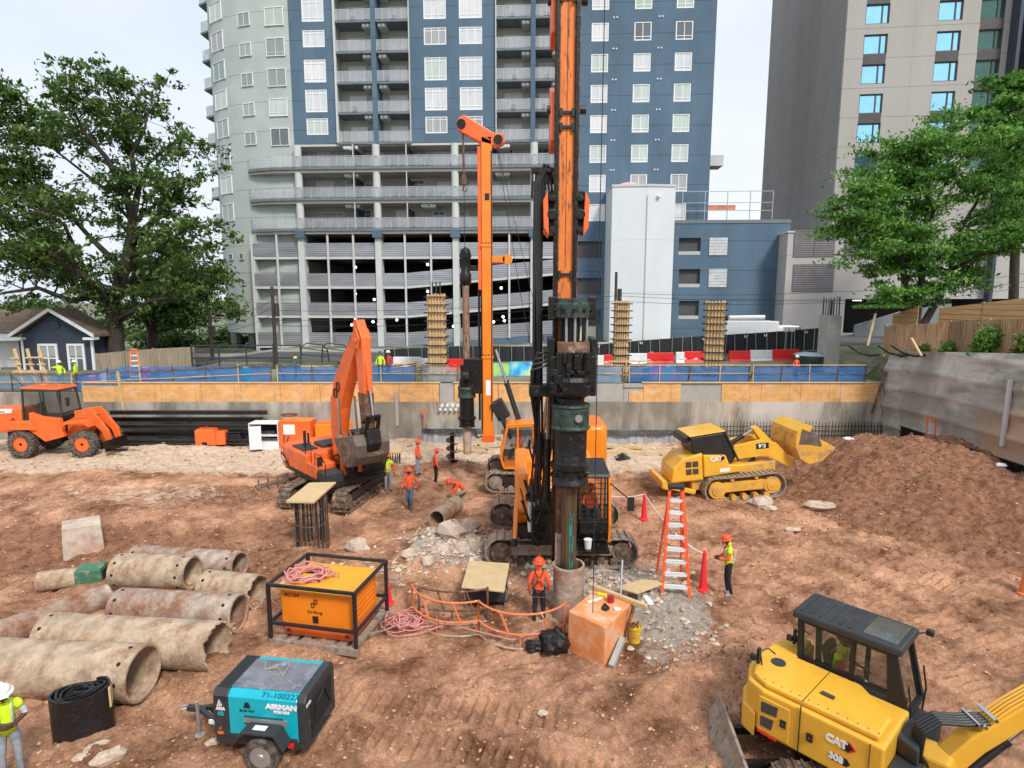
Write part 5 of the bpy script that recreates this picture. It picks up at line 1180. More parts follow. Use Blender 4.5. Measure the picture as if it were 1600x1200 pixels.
for k in(-.12,-.04,.05,.13):mb.tube([(.15,k,2.3),(-.1,k,3.4),(.05,k,4.7),(.5,k,5.75),(1.4,k,6.85),(2.25,k,7.7),(2.45,k,7.9)],.028,6)
for x,z in((-.03,3.4),(.1,4.7),(.95,6.4)):mb.bx((x,0,z),(.08,.42,.08))
mb.build('boom_hose',m_rub,bo)
S_=[(2.62,8.35,.30),(2.82,7.55,.75),(2.95,6.6,.62),(3.12,3.55,.34)]
st=MB().prism(limbpoly(S_),-.2,.2,'y').build('stick',m_or,EX,bev=.02)
MB().prism([(2.72,5.3),(3.32,5.3),(3.38,4.2),(3.28,3.5),(2.95,3.5),(2.86,4.3)],-.215,.215,'y').build('bare_metal_end',m_rust,st)
mb=MB()
for y in(-.27,.27):mb.prism([(2.4,7.3),(3.0,7.15),(3.1,7.6),(2.85,8.0),(2.5,7.8)],y-.03,y+.03,'y')
mb.cyl((2.85,-.35,7.5),(2.85,.35,7.5),.1,n=12);mb.build('stick_pin',m_or,st)
hyd(EX,(1.3,0,6.6),(2.62,0,8.25),.11,.6,m_blk);hyd(EX,(3.1,0,7.3),(3.6,0,4.35),.1,.62,m_or)
mb=MB()
for y in(-.26,.26):
    mb.bar((3.6,y,4.35),(3.16,y,4.05),.06,.16,up=(0,1,0));mb.bar((3.6,y,4.35),(3.42,y,3.55),.06,.16,up=(0,1,0))
mb.cyl((3.6,-.32,4.35),(3.6,.32,4.35),.07,n=10);mb.cyl((3.12,-.4,3.55),(3.12,.4,3.55),.09,n=10);mb.build('bucket_link',m_gre,EX)
bk=bucket(EX,(3.15,0,3.45),1.12,1.55,m_bktt,BK,5,R(2));
MB().prism([(2.9,3.8),(3.6,3.8),(3.75,3.2),(3.45,2.75),(3.0,3.1)],-.3,.3,'y').build('quick_coupler',m_gre,EX,bev=.04)
MB().cyl((2.6,-.82,2.75),(2.6,-.79,2.75),.45,n=20).build('wear_plate',m_rust,bk)
mb=MB();mb.tube([(.2,.2,1.9),(.8,.5,2.3),(1.1,.3,1.7),(1.4,.1,1.5)],.04,6);mb.tube([(.2,-.3,2.0),(1.0,-.45,2.3),(1.5,-.3,1.7)],.04,6);mb.build('hydraulic_hose',m_rub,EX)
# ---------------------------------------------------------------- big drilling rig
GB=.05
BR=thing('drilling_rig','huge orange drilling rig with a worn orange mast leaving the top of the picture','drilling rig',(1.6,20.2,GB),R(-90))
for s in(-1,1):crawler(BR,4.9,.72,1.0,s*1.7,PI/2,m_trk2,m_trk2,44,hub=m_track)
mb=MB();mb.box(-1.3,1.3,-1.4,1.4,.4,.85);mb.cyl((0,0,.8),(0,0,1.1),.8,n=24);mb.build('carbody',m_gre,BR)
MB().box(-3,2.1,-1.5,1.45,1.08,1.3).build('deck_frame',m_blk,BR)
MB().box(-3.4,-1.9,-1.5,1.5,1.3,2.6).build('counterweight',m_ory,BR,bev=.15)
mb=MB();mb.prism([(-1.9,1.3),(1.5,1.3),(1.9,1.9),(1.5,3.0),(-1.9,3.0)],-1.5,-1.08,'y');mb.build('side_cover',m_ory,BR,bev=.08)
MB().box(-1.9,.0,-1.05,1.45,1.3,2.2).build('engine_hood',m_ory,BR,bev=.08)
MB().bar((2.35,-1.52,.95),(1.7,-1.45,2.2),.14,.14).build('pipe_boom',m_ory,BR,bev=.03);MB().cyl((2.42,-1.53,.9),(2.3,-1.52,1.1),.09,n=12).build('pipe_end',m_gre,BR)
MB().box(1.2,2.3,-1.1,-.2,1.3,2.5).build('white_cover',m_whp,BR,bev=.05);MB().box(1.3,2.6,-1.0,.3,1.0,2.2).build('valve_block',m_gre,BR,bev=.05)
mb=MB();rr=random.Random(4)
for i in range(26):
    y=rr.uniform(-1.3,.2);z=rr.uniform(1.6,3.6);mb.tube([(1.5,y,z-.6),(2.3+rr.uniform(0,.5),y+rr.uniform(-.2,.2),z),(2.7,y+rr.uniform(-.4,.4),z+.7)],rr.choice([.03,.045,.02]),6)
for i in range(14):mb.bx((rr.uniform(1.9,2.8),rr.uniform(-1.1,.2),rr.uniform(1.2,2.9)),(.2,.2,.2),(rr.random(),0,rr.random()))
mb.build('hydraulic_hose',m_gre,BR)
cb=cabin(BR,[(.75,1.05),(2.2,1.05),(2.3,1.6),(2.1,3.05),(.75,3.2)],.52,1.42,m_blk,m_clear,roof=m_blk,base=.3,bars=8)
mb=MB();mb.prism([(.7,1.0),(.8,1.0),(.8,3.0),(2.1,2.9),(2.3,1.6),(2.2,1.0),(2.32,1.0),(2.42,1.6),(2.2,3.05),(.7,3.2)],1.42,1.5,'y');mb.build('cab_side_panel',m_ory,cb);MB().box(2.2,2.5,.5,1.4,1.35,1.75).build('cab_apron',m_gre,cb,bev=.02);MB().box(2.1,2.9,.45,1.4,.86,.95).build('step_plate',m_gre,BR)
mb=MB();mb.bar((2.2,1.45,2.9),(2.6,2.0,2.5),.03);mb.bx((2.6,2.05,2.35),(.08,.2,.42));mb.build('mirror',m_blk,BR)
MX,MY=3.95,-.2
ms=MB();ms.box(MX-.3,MX+.3,MY-.25,MY+.25,1.3,21);ms=ms.build('mast',m_worn,BR,bev=.02)
for s in(-1,1):
    MB().box(MX+.3,MX+.42,MY+s*.25-.04,MY+s*.25+.04,1.3,21).build('guide_rail',m_gre,ms)
    MB().box(MX+.28,MX+.33,MY+s*.25-.07,MY+s*.25+.07,4.5,21).build('rail_flange',m_rust,ms)
for z in(9.2,12.9,13.25,15.95):
    MB().box(MX+.3,MX+.36,MY-.18,MY+.18,z,z+.06).build('joint_bar',m_blk,ms)
    for s in(-1,1):MB().box(MX+.33,MX+.38,MY+s*.15-.035,MY+s*.15+.035,z-.08,z+.12).build('joint_bolt',m_blk,ms)
for z in(15.0,12.4):
    MB().prism([(MX-.35,z),(MX+.25,z+.2),(MX+.25,z+1.4),(MX-.35,z+1.7)],MY-.42,MY-.27,'y').build('side_gusset',m_or,ms,bev=.03)
    for s in(-1,1):MB().cyl((MX+.1,MY+s*.5,z+1.0),(MX+.1,MY+s*.34,z+1.0),.11,n=12).build('pin',m_blk,ms)
mb=MB();mb.box(MX+.42,MX+.425,MY-.02,MY+.02,1.4,21);
MB().box(MX+.301,MX+.31,MY-.008,MY+.008,9.4,21).build('centre_seam',m_rust,ms)
# rope sheave collar half way up
for s in(-1,1):
    for z in(10.35,10.75,11.15):
        MB().cyl((MX+.0,MY+s*.38,z),(MX+.45,MY+s*.36,z),.09 if z!=10.75 else .14,n=14).build('sheave_guard',m_gre,ms,bev=.02)
MB().box(MX-.4,MX+.2,MY-.5,MY+.5,10.3,11.4).build('crowd_sledge',m_gre,ms,bev=.04)
for s in(-1,1):
    MB().prism([(MY+s*.44,10.2),(MY+s*.58,10.4),(MY+s*.6,11.1),(MY+s*.48,11.35)],MX-.3,MX+.45,'x').build('orange_guard',m_or,ms,bev=.02)
# rotary drive
RX,RY=4.75,-.05
rd=MB();rd.box(RX-.5,RX+.42,RY-.58,RY+.58,6.3,7.15);rd.box(RX-.55,RX+.3,RY-.62,RY-.45,6.1,7.6);rd.box(RX-.55,RX+.3,RY+.45,RY+.62,6.1,7.6);rd.lathe([(.52,6.1),(.60,6.2),(.62,6.5),(.55,6.62)],(RX,RY,0),22);rd=rd.build('rotary_drive',m_gre,BR,bev=.03)
rr=random.Random(9)
for i in range(16):
    mb=MB();y=rr.uniform(-.5,.5);mb.bx((RX+.46,RY+y,rr.uniform(6.25,7.3)),(.14,rr.uniform(.08,.24),rr.uniform(.08,.3)));mb.build('drive_fitting',m_gre,rd,bev=.015)
for y in(-.34,-.1,.14,.36):MB().cyl((RX+.42,RY+y,6.75),(RX+.42,RY+y,7.25),.1,n=12).build('hydraulic_motor',m_gre,rd,bev=.01)
MB().box(RX-.1,RX+.45,RY-.4,RY+.42,7.2,7.5).build('yoke_plate',m_rust,rd,bev=.03)
for i in range(9):
    a=2*PI*i/9;MB().cyl((RX+.3*math.cos(a),RY+.05+.33*math.sin(a),7.5),(RX+.3*math.cos(a),RY+.05+.33*math.sin(a),8.2),.035,n=8).build('tie_rod',m_gre if i%2 else m_galv,rd)
MB().lathe([(.2,7.4),(.22,7.9),(.2,8.3)],(RX,RY,0),16).build('inner_sleeve',m_ink,rd,smooth=40)
MB().lathe([(.30,8.1),(.45,8.12),(.47,8.45),(.42,8.5),(.42,8.6),(.3,8.6)],(RX,RY,0),20).build('top_collar',m_pat,rd,smooth=40)
for s in(-1,1):MB().box(RX-.3,RX+.1,RY+s*.5-.1,RY+s*.5+.1,8.05,8.65).build('collar_ear',m_gre,rd,bev=.03)
for i in range(10):
    a=2*PI*i/10;MB().cyl((RX+.5*math.cos(a),RY+.5*math.sin(a),8.3),(RX+.4*math.cos(a),RY+.4*math.sin(a),8.3),.05,n=6).build('collar_bolt',m_gre,rd)
MB().lathe([(.50,6.12),(.36,6.02),(.36,5.86),(.5,5.84)],(RX,RY,0),24).build('neck_ring',m_gre,rd,smooth=35)
rg=MB().lathe([(.50,5.86),(.53,5.82),(.49,5.78),(.48,5.30),(.53,5.25),(.5,5.2)],(RX,RY,0),28).build('green_ring',m_pat,rd,smooth=35)
MB().cyl((RX+.46,RY+.14,5.55),(RX+.52,RY+.16,5.55),.1,n=14).build('gauge_disc',m_galv,rg)
MB().lathe([(.44,5.2),(.43,4.35),(.45,4.3),(.52,4.27),(.52,4.15),(.45,4.1),(.44,3.9),(.47,3.85),(.5,3.75),(.46,3.68)],(RX,RY,0),28).build('drive_barrel',m_gre,rd,smooth=35)
for i in range(12):
    a=2*PI*i/12;MB().cyl((RX+.44*math.cos(a),RY+.44*math.sin(a),3.98),(RX+.51*math.cos(a),RY+.51*math.sin(a),3.98),.045,n=6).build('flange_bolt',m_gre,rd)
mb=MB();mb.cyl((RX,RY,.2),(RX,RY,4.2),.2,n=18)
for i in range(3):
    a=i*2.1+.3;mb.bar((RX+.2*math.cos(a),RY+.2*math.sin(a),.2),(RX+.2*math.cos(a),RY+.2*math.sin(a),4.2),.05,.03,up=(math.cos(a),math.sin(a),0))
ke=mb.build('kelly_bar',m_kel,rd,smooth=35)
MB().box(RX+.195,RX+.215,RY-.02,RY+.1,.9,2.9).build('teal_stripe',m_tealp,ke)
MB().box(MX+.1,MX+.5,MY-.15,MY+.12,1.25,4.2).build('mast_foot_beam',m_rust,BR,bev=.02)
MB().box(MX+.35,MX+.6,MY-.2,MY+.06,.5,2.15).build('mast_foot',m_case,BR,bev=.02)
for s in(-1,1):
    MB().bar((1.6,s*.35-.25,2.2),(MX-.4,s*.25-.2,5.2),.16,.22).build('mast_link',m_gre,BR,bev=.02);hyd(BR,(1.2,s*.62-.25,1.9),(MX-.35,s*.3-.2,6.6),.13,.55,m_gre)
MB().box(MX-.55,MX-.3,MY-.35,MY+.35,4.6,7.2).build('mast_bracket',m_gre,BR,bev=.03)
# hose festoon
mb=MB();rr=random.Random(5)
for i in range(9):
    y=MY-.78+.05*(i%5);x=MX+.1+.07*(i//5)+.05;yy=y-.02
    mb.tube([(MX,MY-.3,11.6),(x-.05,y+.15,11.95+rr.uniform(-.1,.1)),(x,yy,11.6),(x+.02,yy-.02,9.5),(x+.03,yy+rr.uniform(-.02,.06),7.0),(x-.02,yy+.0+rr.uniform(-.06,.06),5.0),(x-.3,yy+rr.uniform(-.1,.15),3.4),(2.9,y+.2+rr.uniform(-.3,.2),2.3),(2.2,y+.3,1.8)],.038,6)
mb.build('hose_bundle',m_rub,BR)
mb=MB()
for i in range(5):mb.tube([(MX+.1,MY-.35-.08*i,11.4),(MX+.15,MY-.42-.09*i,11.9),(MX+.15,MY-.5-.09*i,11.9),(MX+.15,MY-.56-.08*i,11.2)],.03,6)
mb.box(MX-.1,MX+.2,MY-.9,MY-.3,11.85,11.95);mb.build('hose_saddle',m_gre,BR)
mb=MB()
for i in range(4):mb.tube([(RX,RY-.55,7.2-.1*i),(RX+.1,RY-.9-.05*i,7.2-.15*i),(RX,RY-1.05,6.7-.2*i),(MX+.1,MY-.75,6.0-.3*i)],.03,6)
mb.build('drive_hose',m_rub,rd)
MB().box(RX-.4,RX+.1,RY-1.1,RY-.6,6.05,6.35).build('hose_bracket',m_gre,rd,bev=.02)
hyd(BR,(MX+.2,MY-.42,3.0),(MX+.2,MY-.42,5.9),.09,.6,m_gre)
MB().lathe([(.25,.0),(.3,.02)],(0,0,0),6)
mb=MB();mb.cyl((MX-.3,MY-.3,20.6),(MX-.3,MY+.3,20.6),.45,n=18);mb.box(MX-.4,MX+1.3,MY-.25,MY+.25,20.9,21.3);mb.build('mast_head',m_or,BR,bev=.03)
tag(MB().tube([V((1.6+RY+.45,13.75,20.9)),V((1.95,13.6,10)),V((1.92,13.25,1.25))],.011,5).build('hoist_rope',m_rub),'thin black hoist rope hanging straight down to the orange block with tools','rope')
# ---------------------------------------------------------------- small drilling rig
GS=gz(1.2,27)
SR_=thing('drilling_rig','smaller orange drilling rig standing behind, mast head with a short jib and hanging hook','drilling rig',(1.25,27.3,GS+.02),PI)
for s in(-1,1):crawler(SR_,4.9,.6,.92,s*1.3,0,m_trk2,m_blk,42)
mb=MB();mb.box(-1.1,1.1,-1.1,1.1,.4,.8);mb.cyl((0,0,.7),(0,0,1.1),.7,n=20);mb.build('carbody',m_blk,SR_)
MB().box(-2.6,1.7,-1.4,1.4,1.05,1.25).build('deck_frame',m_blk,SR_)
MB().prism([(-3.05,1.0),(-2.9,1.4),(-1.8,1.45),(-1.8,-1.45),(-2.9,-1.4),(-3.05,-1.0)],1.1,3.0,'z').build('counterweight',m_ory,SR_,bev=.18,smooth=40)
MB().box(-1.8,.1,-1.4,1.4,1.25,2.75).build('engine_hood',m_ory,SR_,bev=.1);MB().box(-1.5,-.2,1.4,1.43,1.5,2.5).build('hood_panel',m_or,SR_,bev=.01)
cabin(SR_,[(.25,1.1),(1.6,1.1),(1.75,1.6),(1.45,2.98),(.3,3.05)],.45,1.42,m_ory,m_clear,base=.3,post=.1)
MX2=2.35
s2=MB().box(MX2-.22,MX2+.25,-.22,.22,2.0,15.6).build('mast',m_ory,SR_,bev=.03)
MB().box(MX2-.28,MX2+.3,-.27,.27,2.0,2.35).build('mast_shoe',m_or,s2,bev=.02)
MB().box(MX2+.25,MX2+.42,-.14,.14,9.0,15.2).build('front_guide',m_or,s2,bev=.02);MB().cyl((MX2+.40,0,3),(MX2+.40,0,9),.05,n=8).build('crowd_rod',m_blk,s2)
MB().box(MX2+.25,MX2+.32,-.16,.16,2.6,9.0).build('guide_rail',m_gre,s2)
mb=MB();mb.prism([(MX2+1.25,15.85),(MX2+1.3,16.25),(MX2+1.0,16.5),(MX2-.3,15.75),(MX2-.75,15.7),(MX2-.8,15.35),(MX2-.5,15.15),(MX2+.3,15.35)],-.22,.22,'y');mb.build('mast_head',m_or,SR_,bev=.04)
for x,z in((MX2+1.1,16.1),(MX2-.5,15.45)):MB().cyl((x,-.28,z),(x,.28,z),.2,n=14).build('sheave',m_gre,SR_)
mb=MB();mb.tube([(MX2+1.05,0,16.0),(MX2+1.02,0,14.0)],.05,6);mb.bx((MX2+1.02,0,13.8),(.2,.16,.4));mb.tube([(MX2+1.02,0,13.6),(MX2+1.08,0,13.35),(MX2+.94,0,13.3),(MX2+.92,0,13.42)],.04,6);mb.build('hook_block',m_rust,SR_)
MB().tube([(MX2+1.02,0,13.3),(MX2+1.02,0,10.2)],.012,4).build('hoist_rope',m_rub,SR_)
KX=MX2+1.0
k2=MB().lathe([(.15,4.6),(.17,7.0),(.15,9.0),(.18,9.3),(.16,10.4)],(KX,0,0),14).build('kelly_bar',mat('rust peeling kelly',(.30,.18,.11),.7,var=.5,sc_=3,stretch=(4,4,.6),dirt=(.05,.035,.03),da=.5,ds=5,bump=.4),SR_,smooth=40)
MB().lathe([(.18,9.2),(.26,9.3),(.26,9.7),(.2,9.8),(.2,10.3),(.28,10.5),(.2,10.8),(.05,10.9)],(KX,0,0),16).build('swivel',m_gre,k2,smooth=40);MB().box(KX-.8,KX,-.1,.1,9.85,10.1).build('swivel_arm',m_gre,k2)
r2=MB();r2.box(MX2+.3,KX+.1,-.35,.35,4.3,5.9);r2.lathe([(.3,5.6),(.28,5.0),(.34,4.9),(.36,4.6)],(KX,0,0),16);r2=r2.build('rotary_drive',m_gre,SR_,bev=.03)
MB().cyl((KX+.15,.38,5.1),(KX-.15,.38,5.1),.28,n=16).build('gear_motor',m_gre,r2,bev=.02)
MB().lathe([(.40,4.6),(.43,4.5),(.40,4.45),(.40,4.2),(.43,4.1),(.36,4.05)],(KX,0,0),20).build('green_ring',m_pat,r2,smooth=35)
MB().lathe([(.34,4.05),(.34,3.2),(.42,3.15),(.42,3.05),(.36,3.0),(.36,2.75),(.40,2.7)],(KX,0,0),20).build('drive_barrel',m_gre,r2,smooth=35)
MB().lathe([(.2,2.9),(.19,1.4)],(KX,0,0),14).build('tool_stem',m_case,r2,smooth=40)
MB().tube([(KX-.3,.1,2.6),(KX-.5,.2,2.2),(MX2+.2,.1,2.3)],.05,6).build('drive_hose',m_rub,r2)
for s in(-1,1):
    MB().bar((1.3,s*.35,2.2),(MX2-.55,s*.3,3.3),.16,.28,up=(0,1,0)).build('boom_arm',m_blk,SR_,bev=.02)
    hyd(SR_,(.9,s*.5,2.9),(MX2-.35,s*.3,6.3),.1,.55,m_blk)
MB().bx((MX2-.55,0,3.5),(.6,.7,.9),(0,.5,0)).build('mast_bracket',m_blk,SR_,bev=.05)
MB().tube([(MX2-.4,.1,15.4),(.4,.1,9),(-1.2,.1,3.0)],.012,4).build('stay_rope',m_rub,SR_);MB().tube([(MX2-.4,-.1,15.4),(.9,-.1,9),(-.3,-.1,2.9)],.012,4).build('stay_rope',m_rub,SR_)
for z in(5.9,10.9):
    MB().box(MX2-.25,MX2+.28,-.25,.25,z,z+.1).build('mast_flange',m_ory,s2,bev=.01)
    for k in range(4):MB().cyl((MX2-.17+.12*k,.25,z+.17),(MX2-.17+.12*k,.21,z+.17),.03,n=6).build('flange_bolt',m_blk,s2)
MB().box(MX2-.12,MX2+.1,.22,.226,4.2,4.9).build('white_decal',m_wht,s2);MB().box(MX2-.1,MX2+.1,.22,.226,12.9,13.2).build('warning_decal',m_ink,s2)
MB().tube([(MX2-.2,.24,15),(MX2-.2,.24,9),(MX2-.17,.24,3)],.025,6).build('mast_hose',m_rub,s2)
MB().box(MX2-.8,MX2-.2,-.3,.3,10.2,10.5).build('side_bracket',m_ory,SR_,bev=.03);MB().cyl((MX2-.9,-.3,10.35),(MX2-.9,.3,10.35),.22,n=12).build('side_sheave',m_ory,SR_)
# ---------------------------------------------------------------- yellow track loader
TL=thing('track_loader','yellow crawler loader with a black cab pushing its bucket into the dirt heap','track loader',(10.15,26.2,gz(10.15,26.2)-.03),R(3),ry=R(-5))
for s in(-1,1):crawler(TL,3.6,.5,1.15,s*.95,0,m_trk2,m_yed,40,hub=m_yed)
MB().box(-2.2,1.6,-.68,.68,.5,1.5).build('main_frame',m_yed,TL,bev=.05)
mb=MB();mb.prism([(-3.15,1.0),(-3.05,1.65),(-2.6,2.05),(-1.7,2.25),(-1.7,1.0)],-.85,.85,'y');mb.build('engine_hood',m_ye,TL,bev=.08)
for z in(1.45,1.78):
    for x in(-2.35,-2.05):MB().box(x-.12,x+.12,-.875,-.85,z-.12,z+.12).build('hood_grille',m_brownp,TL)
mb=MB();mb.prism([(-1.7,1.15),(.0,1.25),(.15,1.55),(-.55,1.6),(-.7,2.05),(-1.7,2.15)],-.92,.92,'y');mb.build('side_body',m_ye,TL,bev=.05)
mb=MB();mb.box(-3.5,-2.9,-.9,.9,.75,.95);mb.bar((-3.4,-.8,.9),(-2.1,-.8,.5),.18,.2);mb.bar((-3.4,.8,.9),(-2.1,.8,.5),.18,.2);mb.box(-3.6,-3.4,-1,1,.85,1.2);mb.build('rear_bumper',m_ye,TL,bev=.03)
MB().prism([(-2.1,2.2),(-.35,1.6),(-.15,2.0),(-.7,3.05),(-2.2,2.95)],-.78,.78,'y').build('cab',m_blk,TL,bev=.06)
MB().prism([(-2.25,2.98),(-.65,3.09),(-.65,3.14),(-2.25,3.04)],-.84,.84,'y').build('roof',m_ye,TL,bev=.03);MB().bx((-2.35,0,2.85),(.3,1.3,.3)).build('rear_light_bar',m_blk,TL,bev=.04)
for y in(-.8,.8):MB().bar((-.68,y,3.1),(-.1,y,1.7),.07).build('rops_post',m_blk,TL)
mb=MB()
for y in(-.55,.55):
    mb.prism([(-.4,1.7),(-.2,2.35),(1.0,2.5),(1.7,2.3),(2.5,1.35),(2.3,1.1),(1.3,1.75),(.3,1.75)],y-.07,y+.07,'y')
mb.box(1.2,1.4,-.5,.5,2.0,2.3);mb.build('lift_arm',m_ye,TL,bev=.02)
mb=MB()
for y in(-.12,.12):mb.prism([(.85,2.95),(1.1,3.0),(1.75,2.25),(1.65,1.9),(1.35,2.1)],y-.05,y+.05,'y')
mb.build('tilt_lever',m_ye,TL,bev=.02)
hyd(TL,(-.3,0,2.2),(.95,0,2.85),.1,.6);hyd(TL,(.2,-.35,1.2),(1.2,-.4,1.9),.09,.6);hyd(TL,(.2,.35,1.2),(1.2,.4,1.9),.09,.6);MB().bar((1.65,0,2.0),(2.5,0,1.95),.12,.14).build('tilt_link',m_yed,TL)
b=bucket(TL,(2.5,0,1.75),1,2.2,m_yed,[(.25,1.15),(-.05,.95),(-.15,.4),(0,-.15),(.35,-.45),(.95,-.4),(1.6,.05)],6,R(-6),tm=m_bktt)
MB().prism([(2.6,2.95),(3.3,2.6),(3.45,2.1),(2.9,2.25),(2.45,2.3)],-1.16,-1.13,'y').build('side_cheek',m_bktt,b)
MB().prism([(2.4,2.4),(2.4,2.85),(2.75,3.05),(3.1,3.0),(2.75,2.5)],-1.12,1.12,'y').build('spill_guard',m_ye,b)
text('CAT',TL,(-1.15,-.935,1.93),(PI/2,0,0),.26,m_wht,bold=.012);MB().prism([(-1.0,1.78),(-.78,1.9),(-.78,2.02),(-.95,2.08)],-.932,-.925,'y').build('decal',m_ink,TL)
text('963',TL,(1.05,-.63,2.22),(PI/2,R(0),0),.22,m_wht,bold=.01);MB().box(.78,1.35,-.626,-.621,2.1,2.35).build('decal',m_ink,TL)
MB().box(-1.0,-.55,-.93,-.925,1.32,1.48).build('white_decal',m_wht,TL)
# ---------------------------------------------------------------- wheel loader
WL=thing('wheel_loader','orange wheel loader with muddy tyres at the left edge','wheel loader',(-25.4,33.0,gz(-25.4,33)+.05),R(0));WL.scale=(.9,.9,.9)
for x in(-1.68,2.05):
    for s in(-1,1):
        y=s*1.1;w=MB();w.lathe([(.45,-.27),(.7,-.29),(.79,-.22),(.81,0),(.79,.22),(.7,.29),(.45,.27)],(x,y,.81),34,(0,1,0),cap=False);w.lathe([(.45,-.2),(.45,.2)],(x,y,.81),20,(0,1,0))
        for k in range(26):
            a=2*PI*k/26;c=V((x+.8*math.cos(a),y,.81+.8*math.sin(a)));d=V((math.cos(a),0,math.sin(a)));w.bar(c+V((0,-.27,0)),c+V((0,0,0))+d.cross(V((0,1,0)))*.07,.07,.07,up=d);w.bar(c+V((0,.27,0)),c+V((0,0,0))+d.cross(V((0,1,0)))*.07,.07,.07,up=d)
        t=w.build('wheel',m_tyre,WL,smooth=30);MB().lathe([(.47,-.22),(.44,-.1),(.25,-.05),(.22,-.2),(.08,-.22)],(x,y,.81),20,(0,1,0) if s>0 else (0,1,0)).build('rim',m_or,t,smooth=35)
        MB().lathe([(.47,.22),(.44,.1),(.25,.05),(.22,.2),(.08,.22)],(x,y,.81),20,(0,1,0)).build('rim',m_or,t,smooth=35)
MB().prism([(-4.8,1.15),(-4.85,2.1),(-4.5,2.3),(-1.8,2.4),(-1.8,1.3),(-2.9,1.15)],-.85,.85,'y').build('engine_hood',m_or,WL,bev=.1)
MB().prism([(-2.6,1.35),(-2.5,1.75),(-1.0,1.8),(-.7,1.35)],-1.3,-.85,'y').build('rear_fender',m_or,WL,bev=.04);MB().box(-3.1,.2,-.5,.5,.6,1.3).build('rear_frame',m_gre,WL)
MB().prism([(-1.2,1.3),(-1.1,2.2),(-.4,2.0),(.7,1.9),(.9,1.0),(-.3,.75)],-1.15,-.85,'y').build('cab_step_panel',m_or,WL,bev=.03)
cabin(WL,[(-1.75,1.4),(.35,1.3),(.65,2.1),(.45,3.25),(-1.65,3.3)],-.8,.8,m_gr,m_clear,roof=m_or,base=.5,post=.09)
mb=MB();mb.prism([(.6,.8),(.7,1.7),(1.6,2.1),(2.1,2.05),(2.15,1.4),(1.2,.7)],-.5,.5,'y');mb.build('front_frame',m_or,WL,bev=.04)
MB().prism([(.9,1.55),(1.2,1.8),(2.5,1.85),(2.6,1.5),(2.2,1.7),(1.3,1.65)],-1.38,-.82,'y').build('front_fender',m_or,WL,bev=.03)
for y in(-.45,.45):MB().prism([(1.2,2.2),(2.2,2.3),(3.2,1.2),(3.3,.6),(3.0,.6),(2.8,1.1),(2.0,1.8),(1.2,1.8)],y-.08,y+.08,'y').build('lift_arm',m_or,WL,bev=.02)
hyd(WL,(1.0,0,1.9),(2.4,0,1.95),.08,.6)
mb=MB();mb.box(3.2,3.32,-1.0,1.0,.2,.75);mb.box(3.3,4.3,-.7,-.55,.2,.28);mb.box(3.3,4.3,.55,.7,.2,.28)
mb.build('fork_carriage',m_gre,WL)
mb=MB();mb.bar((1.0,-.95,2.9),(1.35,-1.2,2.9),.03);mb.bx((1.4,-1.25,2.75),(.1,.2,.42));mb.build('mirror',m_blk,WL)
MB().prism([(-3.9,2.05),(-2.4,2.15),(-2.3,2.35),(-3.9,2.3)],-.87,-.855,'y').build('white_stripe',m_wht,WL);infinity(WL,(-2.4,-.875,1.75),.2,m_ink);text('DOOSAN',WL,(-3.3,-.885,2.19),(PI/2,0,0),.2,m_ink,sx=1.2)
for o in kids(WL):
    if not o.name.startswith('wheel'):o.scale.z=o.scale.z*1.25;o.location.z*=1.25
# ---------------------------------------------------------------- mini excavator
C8=at(1290,1120,1.2)
MX_=thing('mini_excavator','yellow compact excavator with a black cab roof in the bottom right corner','excavator',(5.95,9.95,.0),R(-48))
UC=R(-48-(-10));U=-UC*-1
for s in(-1,1):crawler(MX_,2.75,.46,.64,s*.88,R(42),m_track,m_blk,38,sk=.05)
mb=MB();mb.box(-.7,.7,-.7,.7,.25,.55);mb.cyl((0,0,.5),(0,0,.75),.45,n=20)
for y in(-.45,.45):mb.bar((-.6,y,.4),(-1.75,y,.3),.12,.14)
mb.build('carbody',m_gre,MX_,rot=(0,0,R(42)))
mb=MB();pr=[(-2.12,0.0),(-1.98,.18),(-1.88,.36),(-1.84,.60),(-1.78,.60),(-1.82,.34),(-1.92,.14),(-2.04,0)];mb.prism(pr,-1.15,1.15,'y');mb.box(-1.84,-1.7,-.9,-.82,.1,.5);mb.box(-1.84,-1.7,.82,.9,.1,.5);mb.build('dozer_blade',m_trk2,MX_,rot=(0,0,R(42)),bev=.008)
pl=[(1.05,-1.08),(-.9,-1.1),(-1.25,-.95),(-1.45,-.5),(-1.5,0),(-1.45,.5),(-1.3,.9),(-1.1,1.1),(-.85,1.12),(-.85,.25),(1.05,.25)]
bd=MB().prism(pl[:6]+pl[6:],.78,1.62,'z').build('body',m_ye,MX_,bev=.05,seg=3)
MB().prism([(.95,-1.0),(-.88,-1.02),(-1.18,-.88),(-1.36,-.45),(-1.4,0),(-1.36,.45),(-1.22,.82),(-1.05,1.0),(-.88,1.02),(-.84,.22),(.3,.22),(.95,-.35)],1.62,1.74,'z').build('hood',m_ye,bd,bev=.05,seg=3)
MB().prism([(-1.0,-1.12),(-1.32,-.98),(-1.53,-.52),(-1.58,0),(-1.53,.52),(-1.38,.94),(-1.15,1.14),(-1.0,1.1),(-1.1,.8),(-1.2,0),(-1.1,-.8)],.62,1.12,'z').build('counterweight',m_ye,MX_,bev=.05,seg=3)
MB().box(-.235,-.225,-1.115,-1.08,.8,1.68).build('panel_gap',m_ink,bd);MB().box(-.235,-.225,-1.05,.2,1.738,1.745).build('hood_gap',m_ink,bd)
MB().box(.845,.852,-1.095,-1.08,.8,1.6).build('panel_gap',m_ink,bd)
pn=MB().box(-.95,-.4,-1.118,-1.09,.85,1.5).build('service_door',m_ye,bd,bev=.01)
